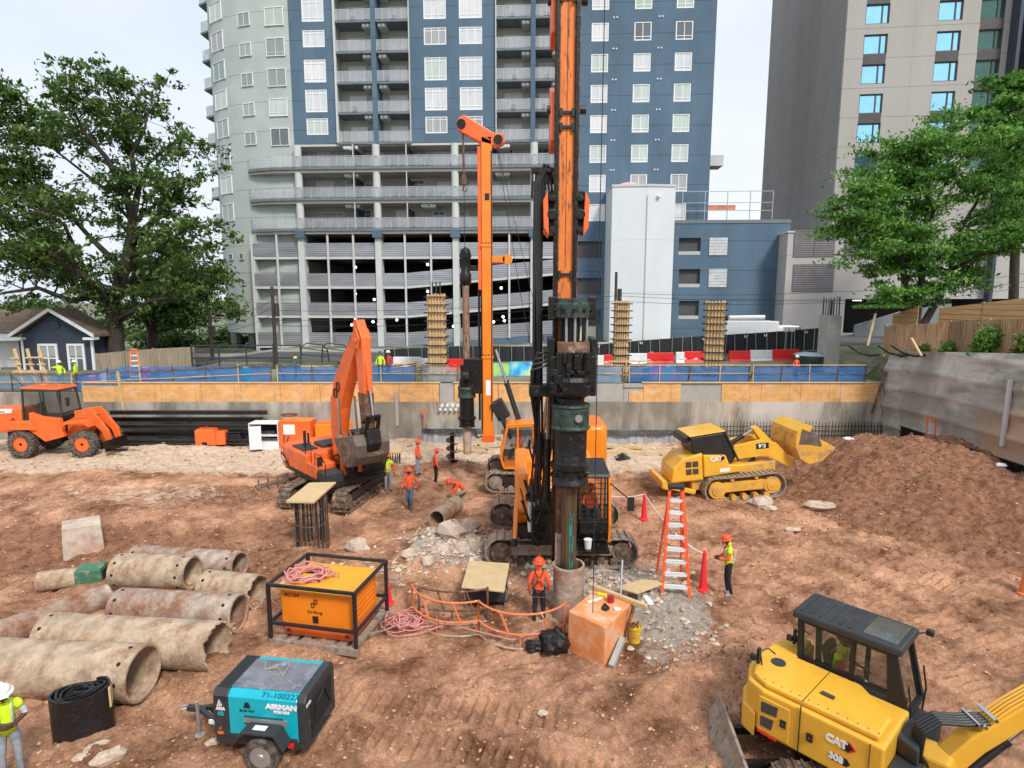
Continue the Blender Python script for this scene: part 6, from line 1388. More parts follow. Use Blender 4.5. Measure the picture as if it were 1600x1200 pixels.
MB().prism([(-.9,1.22),(-.9,1.42),(-.6,1.44),(-.62,1.25)],-1.126,-1.115,'y').build('vent',m_brownp,pn);MB().prism([(-.9,.95),(-.9,1.14),(-.66,1.16),(-.7,.95)],-1.126,-1.115,'y').build('vent',m_brownp,pn)
for x in(-.5,-.05):MB().box(x-.05,x+.05,-1.135,-1.10,1.12,1.26).build('latch',m_blk,bd);MB().cyl((x,-1.14,1.19),(x,-1.13,1.19),.012,n=8).build('lock',m_chr,bd)
text('CAT',bd,(.36,-1.092,1.35),(PI/2,0,0),.17,m_wht,bold=.010,ext=.006)
mb=MB();mb.prism([(.42,1.26),(.54,1.27),(.62,1.35),(.54,1.44),(.50,1.43),(.5,1.28)],-1.094,-1.087,'y');mb.build('decal',m_ink,bd);MB().prism([(.52,1.25),(.63,1.35),(.53,1.45),(.56,1.45),(.66,1.35),(.55,1.25)],-1.094,-1.087,'y').build('decal',m_red,bd)
text('308',bd,(.37,-1.094,1.06),(PI/2,0,0),.15,m_wht,bold=.008,ext=.006);MB().prism([(.26,.99),(.54,.99),(.59,1.06),(.54,1.13),(.26,1.13)],-1.09,-1.086,'y').build('decal',m_ink,bd)
MB().prism([(-.95,.80),(-.6,.78),(-.6,.82),(-.95,.84)],-1.125,-1.10,'y').build('reflector',m_red,bd)
MB().lathe([(.13,1.74),(.13,1.76),(0,1.765)],(-1.0,-.25,0),22).build('fuel_cap',m_gr,bd)
for x,y,r in((-1.18,-.55,40),(-1.0,.62,80)):
    mb=MB();mb.tube([(x,y,1.74),(x-.05,y,2.0),(x+.05,y+.12,2.05),(x+.15,y+.2,1.95)],.014,6);mb.bx((x-.05,y-.05,1.93),(.05,.08,.3));mb.bx((x-.12,y-.12,1.9),(.1,.08,.1));mb.build('mirror',m_blk,MX_)
MB().box(-.1,.12,-.62,-.54,1.74,1.78).build('hood_handle',m_brownp,bd,bev=.01)
for i in range(14):
    x=-1.1+.155*i;MB().cyl((x,-.93+.0*i,1.74),(x,-.93,1.747),.012,n=8).build('hood_screw',m_brownp,bd)
MB().prism([(1.05,-1.05),(1.05,.25),(.85,.28),(.85,1.2),(1.35,1.1),(1.45,.3),(1.4,-.6)],.8,1.2,'z').build('front_deck',m_gr,MX_,bev=.03)
MB().prism([(.3,.24),(1.0,.24),(1.32,.24),(1.38,-.55),(.96,-.38)],1.2,1.5,'z').build('black_deck_cover',m_gr,MX_,bev=.04)
cb=cabin(MX_,[(-.78,.85),(.8,.85),(.98,1.4),(.72,2.5),(-.85,2.5)],.30,1.2,m_ink,m_clear,base=.42,post=.10)
MB().prism([(.55,.86),(.82,.86),(1.0,1.4),(.76,2.5),(.62,2.5),(.70,1.5)],.245,.30,'y').build('front_pillar',m_ink,cb,bev=.01);MB().box(-.8,.7,.25,.29,1.72,1.78).build('window_bar',m_ink,cb);MB().bx((.35,.75,1.3),(.5,.5,.12)).build('console',m_gr,cb,bev=.03)
MB().box(-1.0,.86,.22,1.28,2.5,2.66).build('cab_roof',m_gr,cb,bev=.05)
for i in range(6):MB().box(-.88+.17*i,-.84+.17*i,.3,1.2,2.66,2.68).build('roof_rib',m_gr,cb,bev=.006)
MB().box(.2,.75,.34,1.16,2.66,2.672).build('roof_hatch',mat('smoked hatch',(.10,.09,.085),.15,coat=1,bump=0),cb,bev=.01)
mb=MB();mb.bar((.8,1.2,2.55),(.95,1.32,2.6),.025);mb.bx((1.0,1.36,2.6),(.12,.1,.1));mb.build('work_light',m_blk,cb,bev=.01)
mb=MB();mb.tube([(1.02,.3,1.1),(1.05,.3,1.6),(.98,.3,2.0)],.016,6);mb.tube([(1.02,1.22,1.1),(1.05,1.22,1.6),(.98,1.22,2.0)],.016,6);mb.bx((-.6,1.3,2.2),(.05,.06,.35));mb.build('grab_rail',m_blk,cb)
mb=MB();mb.prism([(1.25,.55),(1.75,.6),(1.85,.9),(1.75,1.35),(1.25,1.3)],-.32,.22,'y');mb.build('swing_post',m_ye,MX_,bev=.05)
N0=set(kids(MX_));Bm=[(1.6,1.05,.34),(2.05,1.55,.36),(2.9,2.2,.34),(3.8,2.7,.30),(4.7,2.95,.26)]
b8=MB().prism(limbpoly(Bm),-.19,.11,'y').build('boom',m_ye,MX_,bev=.03)
hyd(MX_,(1.85,-.04,.75),(3.1,-.04,2.05),.065,.6)
for k in range(5):
    y=-.17+.06*k;mb=MB();mb.tube([(2.15,y,1.88),(2.5,y,2.2),(2.85,y,2.45),(3.75,y,2.93),(4.6,y,3.16)],.018,6);mb.build('hydraulic_pipe',m_ye,b8)
    mb=MB();mb.tube([(1.4,y,1.0),(1.18,y,1.35),(1.2,y,1.75),(1.45,y,1.92),(1.8,y,1.9),(2.2,y,1.93)],.03,7);mb.build('hydraulic_hose',m_rub,b8)
mb=MB();mb.bx((2.1,-.04,1.9),(.05,.38,.07),(0,R(-35),0));mb.bx((2.25,-.04,2.02),(.05,.38,.07),(0,R(-35),0));mb.bx((2.0,-.04,1.92),(.03,.4,.09),(0,R(-20),0));mb.build('hose_clamp',m_chr,b8)
MB().prism(limbpoly([(4.5,3.25,.3),(4.85,2.8,.34),(5.6,1.1,.2)]),-.15,.07,'y').build('stick',m_ye,MX_,bev=.02)
bucket(MX_,(5.6,-.04,1.1),.55,.75,m_bktt,BK,4,R(-30))
PV=V((1.55,-.04,0));RM=Matrix.Rotation(R(46),3,'Z')
for o in kids(MX_):
    if o not in N0:o.rotation_euler.z=R(46);o.location=PV-RM@PV
# ---------------------------------------------------------------- steel casings and loose things on the floor
def casing(u0,v0,u1,v1,r,label,m,z=None,jag=0,holes=1,seed=0,dz=0,name='casing_pipe',g='drill casing pipes laid out on the left'):
    zc=r if z is None else z
    a=at(u0,v0,zc);b=at(u1,v1,zc)
    a.z=gz(a.x,a.y)+zc-.05+dz;b.z=gz(b.x,b.y)+zc-.05+dz;d=(b-a);L=d.length
    T=thing(name,label,'casing pipe',tuple(a),math.atan2(d.y,d.x),g,ry=-math.asin(d.z/L));mb=MB()
    T.rotation_euler=(0,-math.asin(d.z/L),math.atan2(d.y,d.x))
    mb.pipe((0,0,0),(L,0,0),r,r-.045,40,jag,seed);o=mb.build('shell',m,T,smooth=35)
    if not jag:
        mb=MB();mb.pipe((L-.02,0,0),(L+.03,0,0),r*.985,r-.06,40);mb.build('rim',m_case,T,smooth=30)
    rr=random.Random(seed)
    if holes:
        for x in((.16,L-.2) if not jag else (.16,)):
            for i in range(9):
                t=2*PI*i/9+.2;c=V((x,r*math.cos(t),r*math.sin(t)));n=V((0,math.cos(t),math.sin(t)))
                MB().cyl(c-n*.02,c+n*.004,.045,n=10).build('bolt_hole',m_dark,T)
    mb=MB()
    for i in range(22):
        x=rr.uniform(L*.45,L-.1);mb.ball((x,rr.uniform(-.3,.3)*r,-r*.8),rr.uniform(.03,.10),6,(1,1,.7),.25,i)
    mb.build('soil_plug',m_clod,T);return T
casing(213,866,374,884,.42,'thin rear casing pipe with a white streak, farthest back in the pile',m_casr,seed=1)
casing(322,914,403,922,.48,'casing pipe with a jagged cut end poking out behind two others',m_case,jag=.05,seed=2)
casing(186,893,300,898,.50,'short sandy casing pipe with clean bolt holes resting high at the back',m_case,seed=3,dz=.12)
casing(186,945,372,954,.50,'rust streaked casing pipe in the middle of the pile',m_casr,seed=4)
casing(-30,997,168,928,.34,'long narrow casing pipe lying crosswise at the left edge',m_casr,holes=0,seed=5)
casing(75,990,340,1006,.56,'long sandy casing pipe with a ragged front edge',m_case,jag=.06,seed=6)
casing(-40,1035,222,1048,.60,'largest casing pipe nearest the viewer with mud inside its end',m_case,seed=7)
casing(60,904,128,896,.30,'short round casing shoe with a green square head',m_case,holes=0,seed=8,name='casing_shoe',g=None)
T=bpy.data.objects['casing_shoe'];L_=(at(128,896,.3)-at(60,904,.3)).length;mb=MB();mb.prism([(-.33,-.3),(.33,-.3),(.33,.3),(-.33,.3)],L_-.1,L_+.6,'x');mb.build('green_head',mat('green scratched paint',(.05,.17,.10),.6,dirt=(.3,.26,.2),da=.52,ds=5),T,bev=.03);MB().box(L_+.5,L_+.604,-.2,.2,-.17,.17).build('socket',m_dark,T)
casing(682,816,712,785,.33,'muddy casing pipe beside the kneeling worker',m_case,holes=0,seed=9,jag=.03,g=None)
# standing casing round the drill string
p=at(889,962,0);T=thing('casing_collar','upright steel casing collar around the turning drill string','casing',(1.55,15.45,.0));mb=MB();mb.pipe((0,0,-.3),(0,0,1.42),.42,.385,40);mb.build('shell',m_casr,T,smooth=35);MB().pipe((0,0,1.40),(0,0,1.46),.435,.38,40).build('rim',m_case,T,smooth=30)
# blocks
def block(name,label,cat,pts,h,m,shr=.93,bev=.03):
    c=V((sum(p.x for p in pts)/4,sum(p.y for p in pts)/4,0));z=gz(c.x,c.y);mb=MB()
    q=[(p.x-c.x,p.y-c.y,-.08) for p in pts]+[((p.x-c.x)*shr,(p.y-c.y)*shr,h) for p in pts];mb.add(q,[(0,3,2,1),(4,5,6,7),(0,1,5,4),(1,2,6,5),(2,3,7,6),(3,0,4,7)])
    o=mb.build(name,m,bev=bev,loc=(c.x,c.y,z));return tag(o,label,cat)
a=at(98,870,0);b=at(164,858,0);block('concrete_block','pale concrete block with a worn top standing alone above the pipes','concrete block',[a,b,b+V((-.62,.85,0)),a+V((-.62,.85,0))],1.05,m_block)
a=at(886,1010,0);b=at(945,1040,0);c=at(992,990,0);d=a+(c-b)
m_ob=mat('faded orange block paint',(.78,.28,.09),.8,var=.2,sc_=2,dirt=(.62,.46,.33),da=.47,ds=2,dw=.2,bump=.4,bs=12)
block('orange_block','faded orange painted concrete block used as a work table','concrete block',[a,b,c,d],1.0,m_ob,.97)
BC=V(((a.x+c.x)/2,(a.y+c.y)/2,gz((a.x+c.x)/2,(a.y+c.y)/2)+1.0))
bd_=(b-a).normalized();bn=(c-b).normalized()
def onb(s,t,z=0):return BC+bd_*s+bn*t+V((0,0,z))
def item(name,label,cat,mb,m,**k):return tag(mb.build(name,m,None,**k),label,cat)
item('lumber_board','pale lumber board lying across the back edge of the orange block','board',MB().bar(onb(-.75,.55,.06),onb(1.0,.62,.06),.11,.09),m_lum)
item('spirit_level','white level lying on the orange block','level',MB().bar(onb(-.35,-.2,.03),onb(-.15,.25,.03),.06,.04),m_whp)
item('yellow_tool','yellow tool lying at the back of the orange block','tool',MB().bar(onb(-.35,.35,.04),onb(-.1,.42,.04),.07,.07),mat('yellow tool',(.8,.7,.02),.5),bev=.01)
mb=MB();mb.cyl(onb(.1,.28,0),onb(.1,.28,.16),.09,n=14);item('red_can','dark red can standing on the orange block','can',mb,mat('dark red can',(.35,.02,.03),.4),bev=.01)
mb=MB()
for k in range(4):mb.tube([onb(.15+.1*math.cos(t*.7+k),-.1+.12*math.sin(t*.7+k*.6),.02+.015*k) for t in range(9)],.012,5,True)
item('cable_coil','coil of black cable on the orange block','cable',mb,m_rub)
mb=MB();mb.bar(onb(.35,.0,.03),onb(.5,.1,.03),.12,.05);item('rag','crumpled white rag on the orange block','rag',mb,m_whp,bev=.02)
mb=MB();mb.bar(onb(-.72,.1,-.35),onb(-.42,.3,.05),.05,.05);item('hose_nozzle','short pipe nozzle hanging off the left corner of the orange block','nozzle',mb,m_case)
item('leaning_board','brown board leaning on the right side of the orange block','board',MB().bar(at(972,1010,0),onb(.75,.35,.1),.09,.05),m_rust)
item('pale_post','pale square post lying against the right corner of the orange block','board',MB().bar(at(955,1042,.05),at(973,998,.35),.13,.13),m_concp)
item('leaning_pole','thin pale pole leaning upright behind the orange block','pole',MB().cyl(at(967,985,.2),V((3.05,15.6,1.5)),.028,n=6),m_galv)
# yellow pail
p=at(991,1002,0);T=thing('pail','muddy yellow pail filled with orange scraps beside the orange block','pail',(p.x,p.y,gz(p.x,p.y)));MB().lathe([(.15,0),(.17,.4),(.185,.4),(.185,.36)],n=20).build('bucket_body',m_bkt,T,smooth=35);mb=MB()
for i in range(14):mb.bx((rnd.uniform(-.1,.1),rnd.uniform(-.1,.1),.38+rnd.uniform(0,.06)),(.1,.03,.03),(rnd.random()*3,rnd.random()*3,0))
mb.build('scrap_filling',m_rust,T);MB().tube([(-.18,0,.36),(-.14,-.14,.25),(0,-.2,.2),(.14,-.14,.25),(.18,0,.36)],.008,5).build('handle',m_galv,T)
p=at(917,843,.3);T=thing('white_pail','small white pail on the rig step plate','pail',(2.35,17.55,.99));MB().lathe([(.1,0),(.12,.27),(.13,.28)],n=16).build('bucket_body',m_whp,T,smooth=35);MB().lathe([(.13,.28),(.13,.3),(0,.3)],n=16).build('lid',m_wht,T)
# black plastic bag
def lump(name,label,cat,c,sz,m,seed,n=22,rough=.22):
    rs=np.random.RandomState(seed);mb=MB()
    for i in range(n+1):
        t=PI*i/n
        for k in range(n*2):
            a=PI*k/n;x,y,z=math.sin(t)*math.cos(a),math.sin(t)*math.sin(a),math.cos(t)
            f=1+rough*float(fbm(x*2+seed,y*2+z*1.7,1.1,seed,4,.6))*2-.06*abs(math.sin(5*a+3*z))
            mb.v.append((c[0]+x*sz[0]*f,c[1]+y*sz[1]*f,max(c[2]-.02,c[2]+sz[2]*.8+z*sz[2]*f)))
    for i in range(n):
        for k in range(n*2):
            j=(k+1)%(n*2);mb.f.append((i*n*2+k,(i+1)*n*2+k,(i+1)*n*2+j,i*n*2+j));mb.m.append(0)
    return tag(mb.build(name,m,smooth=50),label,cat)
p=at(868,1010,0);lump('plastic_bag','shiny black plastic bag slumped in front of the orange railing','bag',(p.x,p.y+.1,gz(p.x,p.y)),(.42,.38,.3),m_poly,3)
p=at(836,1005,0);lump('plastic_bag','smaller end of black plastic lying left of the shiny black bag','bag',(p.x,p.y,gz(p.x,p.y)),(.3,.2,.14),m_poly,5)
# plywood tables
def plate(name,label,px,z,th=.04,m=m_plyp):
    P=[at(u,v,z) for u,v in px];c=sum(P,V())/4;mb=MB();n=len(P)
    mb.add([p-c for p in P]+[p-c-V((0,0,th)) for p in P],[(0,1,2,3),(7,6,5,4)]+[(i,(i+1)%4,4+(i+1)%4,4+i) for i in range(4)]);T=thing(name,label,'plywood cover',tuple(c));mb.build('plywood_top',m,T,bev=.004);return T,P,c
T,P,c=plate('cover_table','pale plywood square on a low black stand left of the harness worker',[(733,876),(796,880),(788,924),(721,917)],.75,.04)
MB().box(-.62,.62,-.45,.45,-.62,-.06).build('stand',m_gr,T,bev=.04)
for s in(-1,1):
    for q in(-1,1):MB().tube([(s*.55,q*.4,-.75),(s*.6,q*.45,-.3),(s*.5,q*.5,-.05)],.03,6).build('leg',m_galv,T)
T,P,c=plate('cover_table','tilted plywood sheet propped on stubs beside the step ladder',[(962,917),(1003,905),(1045,908),(996,927)],.55,.04)
for s,q in((-.45,-.12),(-.1,-.2),(.3,.0)):MB().cyl((s,q,-.6),(s,q,-.04),.05,n=8).build('leg',m_galv,T)
tag(MB().bar(at(1005,930,.1),at(1033,968,.02),.16,.10).build('pale_board'),'','x') if 0 else tag(MB().bar(at(1004,928,.3),at(1034,967,.03),.17,.09).build('white_board',m_whp),'white square post lying in front of the tilted plywood sheet','board')
# rebar cage with plywood cap
P=[at(u,v,2.0) for u,v in((484,754),(523,754),(493,783),(447,783))]
P=[at(u,v,1.9) for u,v in((483,754),(525,753),(491,784),(447,783))];c=sum(P,V())/4;g=gz(c.x,c.y)
T=thing('rebar_cage','upright rebar cage capped with a pale plywood sheet in front of the orange excavator','rebar cage',(c.x,c.y,g));mb=MB();mb.add([p-c+V((0,0,1.9-g)) for p in P]+[p-c+V((0,0,1.84-g)) for p in P],[(0,1,2,3),(7,6,5,4)]+[(i,(i+1)%4,4+(i+1)%4,4+i) for i in range(4)]);mb.build('plywood_cap',m_plyp,T)
n=0
for i in range(22):
    a=2*PI*i/22;x,y=.52*math.cos(a)+.05,.6*math.sin(a)-.25
    MB().cyl((x,y,-.2),(x+rnd.uniform(-.03,.03),y,1.82-g),.028,n=6).build('rebar',m_gr if i%3 else m_rust,T)
for z in(.35,.9,1.45):MB().tube([(.55*math.cos(a*PI/8)+.05,.63*math.sin(a*PI/8)-.25,z-g) for a in range(16)],.014,5,True).build('tie_hoop',m_rust,T)
P=at(610,735,.1);T=thing('rebar_table','small plywood topped rebar stub behind the vest worker near the excavator','rebar cage',(at(612,728,0).x,at(612,728,0).y,0))
MB().box(-.75,.55,-.5,.6,.8,.86).build('plywood_cap',m_plyp,T)
for i in range(10):
    a=2*PI*i/10;MB().cyl((.45*math.cos(a),.4*math.sin(a),-.1),(.45*math.cos(a),.4*math.sin(a),.8),.025,n=5).build('rebar',m_gr,T)
# ladder
p=at(1076,949,0);q=at(1058,897,0)
c=V(((at(1054,946,0).x+at(1096,952,0).x)/2,(p.y+q.y)/2,gz(p.x,p.y)));
T=stepladder('step_ladder','tall orange step ladder with white steps standing by the red cones',(c.x-.18,c.y,c.z-.02),R(-8),3.05,.78,.36,1.65,8,mat('orange fibreglass',(.85,.10,.02),.4,var=.08),m_blk)
# cones
def cone(u,v,h,label,m=m_pink):
    p=at(u,v,0);T=thing('tube_cone',label,'traffic cone',(p.x,p.y,gz(p.x,p.y)),0,'tall thin red cones holding the tape');MB().lathe([(.17,0),(.17,.05),(.12,.08),(.055,h-.1),(.05,h)],n=16).build('cone_body',m,T,smooth=35);MB().lathe([(.05,h),(.07,h+.02),(.05,h+.08),(.02,h+.1)],n=10).build('loop_top',m,T,smooth=35);return V((p.x,p.y,gz(p.x,p.y)+h))
k1=cone(1006,812,1.05,'tall red cone farthest back near the rig cab');k2_=cone(1068,862,1.05,'tall red cone seen through the orange step ladder');k3=cone(1098,926,1.15,'tall red cone right of the foot of the step ladder')
k4=cone(607,943,.5,'small red cone behind the orange skid compressor');k5=cone(1599,930,1.1,'faded red cone cut by the right edge',m_orp)
def tape(name,label,P,r=.018,sag=.08):
    pts=[]
    for a,b in zip(P[:-1],P[1:]):
        for i in range(10):
            t=i/10;q=V(a)*(1-t)+V(b)*t;q.z-=sag*4*t*(1-t);pts.append(q)
    pts.append(V(P[-1]));return tag(MB().tube(pts,r,5).build(name,m_rope),label,'rope')
tape('barrier_tape','white rope strung from the rig cab over the red cones to the step ladder',[V((3.0,18.1,2.5)),k1,V((4.75,16.5,1.9)),k3])
# curved orange railings round the hole
def crail(cx,cy,r,a0,a1,z0,label,h=1.0,lean=0,m=m_orp):
    T=thing('curved_railing',label,'safety railing',(cx,cy,z0),0,'curved orange safety railings round the drill hole');n=14
    A=lambda t,z:V((r*math.cos(t),r*math.sin(t),z+lean*math.sin((t-a0)/(a1-a0)*PI)))
    for z,nm in((h,'top_rail'),(h*.45,'middle_rail'),(.06,'bottom_rail')):MB().tube([A(a0+(a1-a0)*i/n,z) for i in range(n+1)],.028,7).build(nm,m if z>.1 else m_case,T,smooth=50)
    for t in(a0,a1):MB().tube([A(t,0),A(t,h+.05)],.032,8).build('post',m,T)
    for k in(.3,.7):
        t=a0+(a1-a0)*k;t2=t+(a1-a0)*.09;MB().tube([A(t,h),A(t2,h*.45)],.028,7).build('diagonal_brace',m,T);
    MB().tube([A((a0+a1)/2,h*.45),A((a0+a1)/2,0.05)],.02,6).build('lower_strut',m,T)
gA=at(645,955,0);gB=at(748,980,0);gC=at(882,985,0)
def arc(p,q,bulge,label,m=m_orp):
    d=q-p;L=d.length;n=V((d.y,-d.x,0)).normalized();s=bulge;r=(L*L/4+s*s)/(2*s);mid=(p+q)/2;c=mid-n*(r-s);a0=math.atan2(p.y-c.y,p.x-c.x);a1=math.atan2(q.y-c.y,q.x-c.x)
    if a1<a0:a1+=2*PI
    crail(c.x,c.y,r,a0,a1,min(gz(p.x,p.y),gz(q.x,q.y))-.03,label,m=m)
arc(gA,gB,.45,'curved orange railing on the left, behind the hose pile');arc(gB,gC,.62,'curved orange railing in the middle in front of the harness worker')
arc(V((at(762,962,0).x-1.9,at(762,962,0).y+.1,0)),at(762,962,0),.25,'pale curved railing behind the left orange one',m=m_rust)
# hoses
def hosepile(name,label,c,n,r0,r1,z0,seed,rr_=.018):
    rs=random.Random(seed);mb=MB()
    for k in range(n):
        r=rs.uniform(r0,r1);ox,oy=rs.gauss(0,.13),rs.gauss(0,.1);e=rs.uniform(.6,.95);ph=rs.random()*6
        mb.tube([(c.x+ox+r*math.cos(t*PI/12+ph),c.y+oy+r*e*math.sin(t*PI/12+ph),z0+.03+.02*k*rs.uniform(.4,1)+.03*math.sin(t+k)) for t in range(24)],rr_,5,True)
    return tag(mb.build(name,m_hose,smooth=60),label,'air hose')
p=at(640,970,0);hosepile('air_hose','tangled pile of pink air hose on the dirt beside the skid compressor',p,15,.25,.62,gz(p.x,p.y),3)
pts=[at(668,985,.03),at(700,975,.03),at(760,990,.03),at(800,1000,.03),at(846,985,.03)]
tag(MB().tube(pts,.02,6).build('air_hose',m_hose),'pink hose running from the tangled pile along the railing','air hose')
tag(MB().tube([at(577,990,.25),at(600,985,.1),at(625,975,.05),at(640,965,.05)],.022,6).build('air_hose',m_galv),'pale hose joining the skid compressor to the tangled pile','air hose')
for i,(u,v,u2,v2) in enumerate([(607,918,622,884),(612,925,625,887),(618,930,628,890)]):
    tag(MB().cyl(at(u,v,.05),at(u2,v2,.3),.03,n=6).build('pale_stake',m_lum),['leftmost','middle','rightmost'][i]+' of three pale stakes behind the skid compressor','stake')
# ---------------------------------------------------------------- orange skid compressor
a=at(420,1008,0);b=at(558,1026,0);g=gz(-4.8,14.3)
K=thing('skid_compressor','orange compressor in a black tubular skid frame','compressor',((a.x+b.x)/2,(a.y+b.y)/2,g),math.atan2(b.y-a.y,b.x-a.x));w=(b-a).length/2;D=1.95
mb=MB();mb.box(-w,w,0,.1,0,.2);mb.box(-w,w,D-.1,D,0,.2)
for i in range(7):x=-w+.12+(2*w-.4)*i/6;mb.box(x,x+.2,.1,D-.1,.06,.16)
mb.build('skid_base',m_trk2,K,bev=.01)
h=1.62
for x in(-w+.04,w-.04):
    for y in(.05,D-.05):MB().box(x-.04,x+.04,y-.04,y+.04,.2,h).build('frame_post',m_blk,K)
mb=MB()
for z in(h,.62):
    for y in(.05,D-.05):mb.box(-w,w,y-.035,y+.035,z-.035,z+.035)
    for x in(-w+.04,w-.04):mb.box(x-.034,x+.034,.085,D-.085,z-.035,z+.035)
mb.build('frame_rail',m_blk,K)
MB().box(-w+.22,w-.22,.26,D-.26,.5,1.42).build('enclosure',m_ory,K,bev=.06,seg=3)
MB().box(-w+.26,w-.26,.30,D-.30,.18,.5).build('lower_sump',m_or,K,bev=.05)
MB().box(-w+.2,w-.2,.2,D-.2,1.42,1.47).build('top_lid',mat('deep yellow lid',(.85,.38,.03),.4,var=.15,dirt=(.6,.36,.12),da=.58,ds=2),K,bev=.015)
MB().box(-w+.42,w-.45,.25,.262,.62,1.36).build('front_door',m_ory,K,bev=.004)
for i in range(5):MB().box(w-.235,w-.205,.45+.0*i,D-.45,.65+.13*i,.7+.13*i).build('side_rib',m_ory,K)
text('AC104',K,(-w+.55,.245,1.3),(PI/2,0,0),.13,m_ink,bold=.001,sx=1.1);infinity(K,(-.03,.235,1.14),.13,m_ink);text('Bauer Drilling',K,(-.03,.245,.9),(PI/2,0,0),.09,m_ink,sx=1.2) if 0 else text('Drilling',K,(-.03,.245,.9),(PI/2,0,0),.1,m_ink,sx=1.4)
MB().box(-.09,.06,.235,.25,.62,.8).build('door_latch',m_blk,K)
for x in(-w+.4,w-.4):MB().cyl((x,.3,.33),(x,.27,.33),.05,n=12).build('tie_down_eye',m_rust,K)
MB().tube([(.15,1.0,1.47),(.15,1.0,1.62),(.25,1.0,1.62),(.25,1.0,1.47)],.02,6).build('lifting_eye',m_case,K);MB().cyl((-.2,.75,1.47),(-.2,.75,1.52),.09,n=14).build('filler_cap',m_blk,K);MB().box(-.75,-.45,1.1,1.16,1.47,1.5).build('vent_slot',m_blk,K)
kc=V(((a.x+b.x)/2,(a.y+b.y)/2,g));dv=(b-a).normalized();nv=V((-dv.y,dv.x,0))
hosepile('air_hose','coil of pink air hose lying on top of the skid compressor',kc-dv*.6+nv*.95,9,.40,.5,g+1.47,8,.024)
# ---------------------------------------------------------------- cyan towable compressor
a=at(338,1152,.45);b=at(478,1166,.45)
A=thing('towable_compressor','cyan and dark grey towable compressor with a drawbar and one visible wheel','compressor',((a.x+b.x)/2,(a.y+b.y)/2,gz(-4.7,9.8)-.02),math.atan2(b.y-a.y,b.x-a.x));w=(b-a).length/2+.02;D=1.25;zb=.5;zt=1.42
MB().box(-w,w,0.02,D,.36,zb).build('chassis',m_gr,A,bev=.01)
mb=MB();mb.prism([(.0,zb),(D,zb),(D,zt-.1),(D-.1,zt),(.1,zt),(0,zt-.1)],-w,-w+.3,'x');mb.build('front_cowl',m_gr,A,bev=.02)
mb=MB();mb.prism([(.0,zb),(D,zb),(D,zt-.1),(D-.1,zt),(.1,zt),(0,zt-.1)],w-.16,w,'x');mb.build('rear_cowl',m_gr,A,bev=.02)
mb=MB();mb.prism([(.01,zb),(D-.01,zb),(D-.01,zt-.1),(D-.1,zt-.01),(.1,zt-.01),(.01,zt-.1)],-w+.3,w-.16,'x');mb.build('side_panel',m_ctl,A,bev=.015)
MB().box(-w+.3,w-.16,.16,D-.22,zt-.012,zt+.012).build('top_lid',m_cyl,A,bev=.01)
mb=MB()
for i in range(4):
    for j in range(15):mb.box(-w+.05+.055*i,-w+.09+.055*i,.12+.067*j,.165+.067*j,zt+.0,zt+.004)
mb.build('top_grille',m_ink,A)
mb=MB()
for i in range(5):
    for j in range(2):mb.box(-w+.06+.045*i,-w+.09+.045*i,-.003,.0,zt-.16+.05*j-.02,zt-.13+.05*j-.02)
mb.build('side_grille',m_ink,A)
text('AIRMAN',A,(w-.46,-.004,1.2),(PI/2,0,0),.13,m_wht,bold=.007,sx=1.25,ext=.006);text('PDS100S',A,(w-.46,-.004,1.1),(PI/2,0,0),.07,m_wht,bold=.003,sx=1.2,ext=.006);text('71-100223',A,(w-.5,.055,1.385),(R(45),0,0),.13,mat('stencil ink',(0,.1,.16),.6),ext=.004,sx=1.3)
mb=MB()
for k in(-1,0,1):mb.prism([(k*.05-.02,1.13),(k*.05+.02,1.13),(0+k*.02+.01,1.24),(k*.02-.01,1.24)],-.006,.0,'y')
mb.xf(Matrix.Translation((-.23,0,0)),0);mb.build('logo_mark',m_ink,A);text('BLUE MKT',A,(-.23,-.004,1.07),(PI/2,0,0),.055,m_ink,sx=1.2)
mb=MB()
for k in range(3):mb.prism([(-.07+.035*k,1.12),(-.045+.035*k,1.12),(.0+.02*k,1.25-.04*k),(-.02+.02*k,1.25-.04*k)],-.008,-.002,'y')
mb.xf(Matrix.Translation((-w+.15,0,0)),0);mb.build('logo_mark',m_wht,A);text('ANA',A,(-w+.15,-.004,1.07),(PI/2,0,0),.085,m_wht,bold=.004,ext=.006);text('G2',A,(-w+.15,-.004,.97),(PI/2,0,0),.09,m_ctl,bold=.006,ext=.006)
MB().box(-w+.6,w-.35,-.006,.0+.008,.83,.93).build('vent_strip',m_galv,A);mb=MB()
for i in range(22):
    for z in(.945,.80):mb.box(-w+.62+.035*i,-w+.64+.035*i,-.006,.004,z,z+.025)
mb.build('vent_slots',m_ink,A)
MB().box(-.03,.1,-.012,.0+.01,.66,.74).build('door_latch',m_blk,A);MB().box(-w+.06,-w+.18,-.01,.01,.55,.6).build('marker_light',m_or,A);MB().cyl((-w+.12,-.012,.67),(-w+.12,.0,.67),.035,n=12).build('marker_light',m_rust,A)
MB().box(-w+.32,w-.18,-.005,.02,.5,.58).build('sill',m_gr,A)
wx=.12
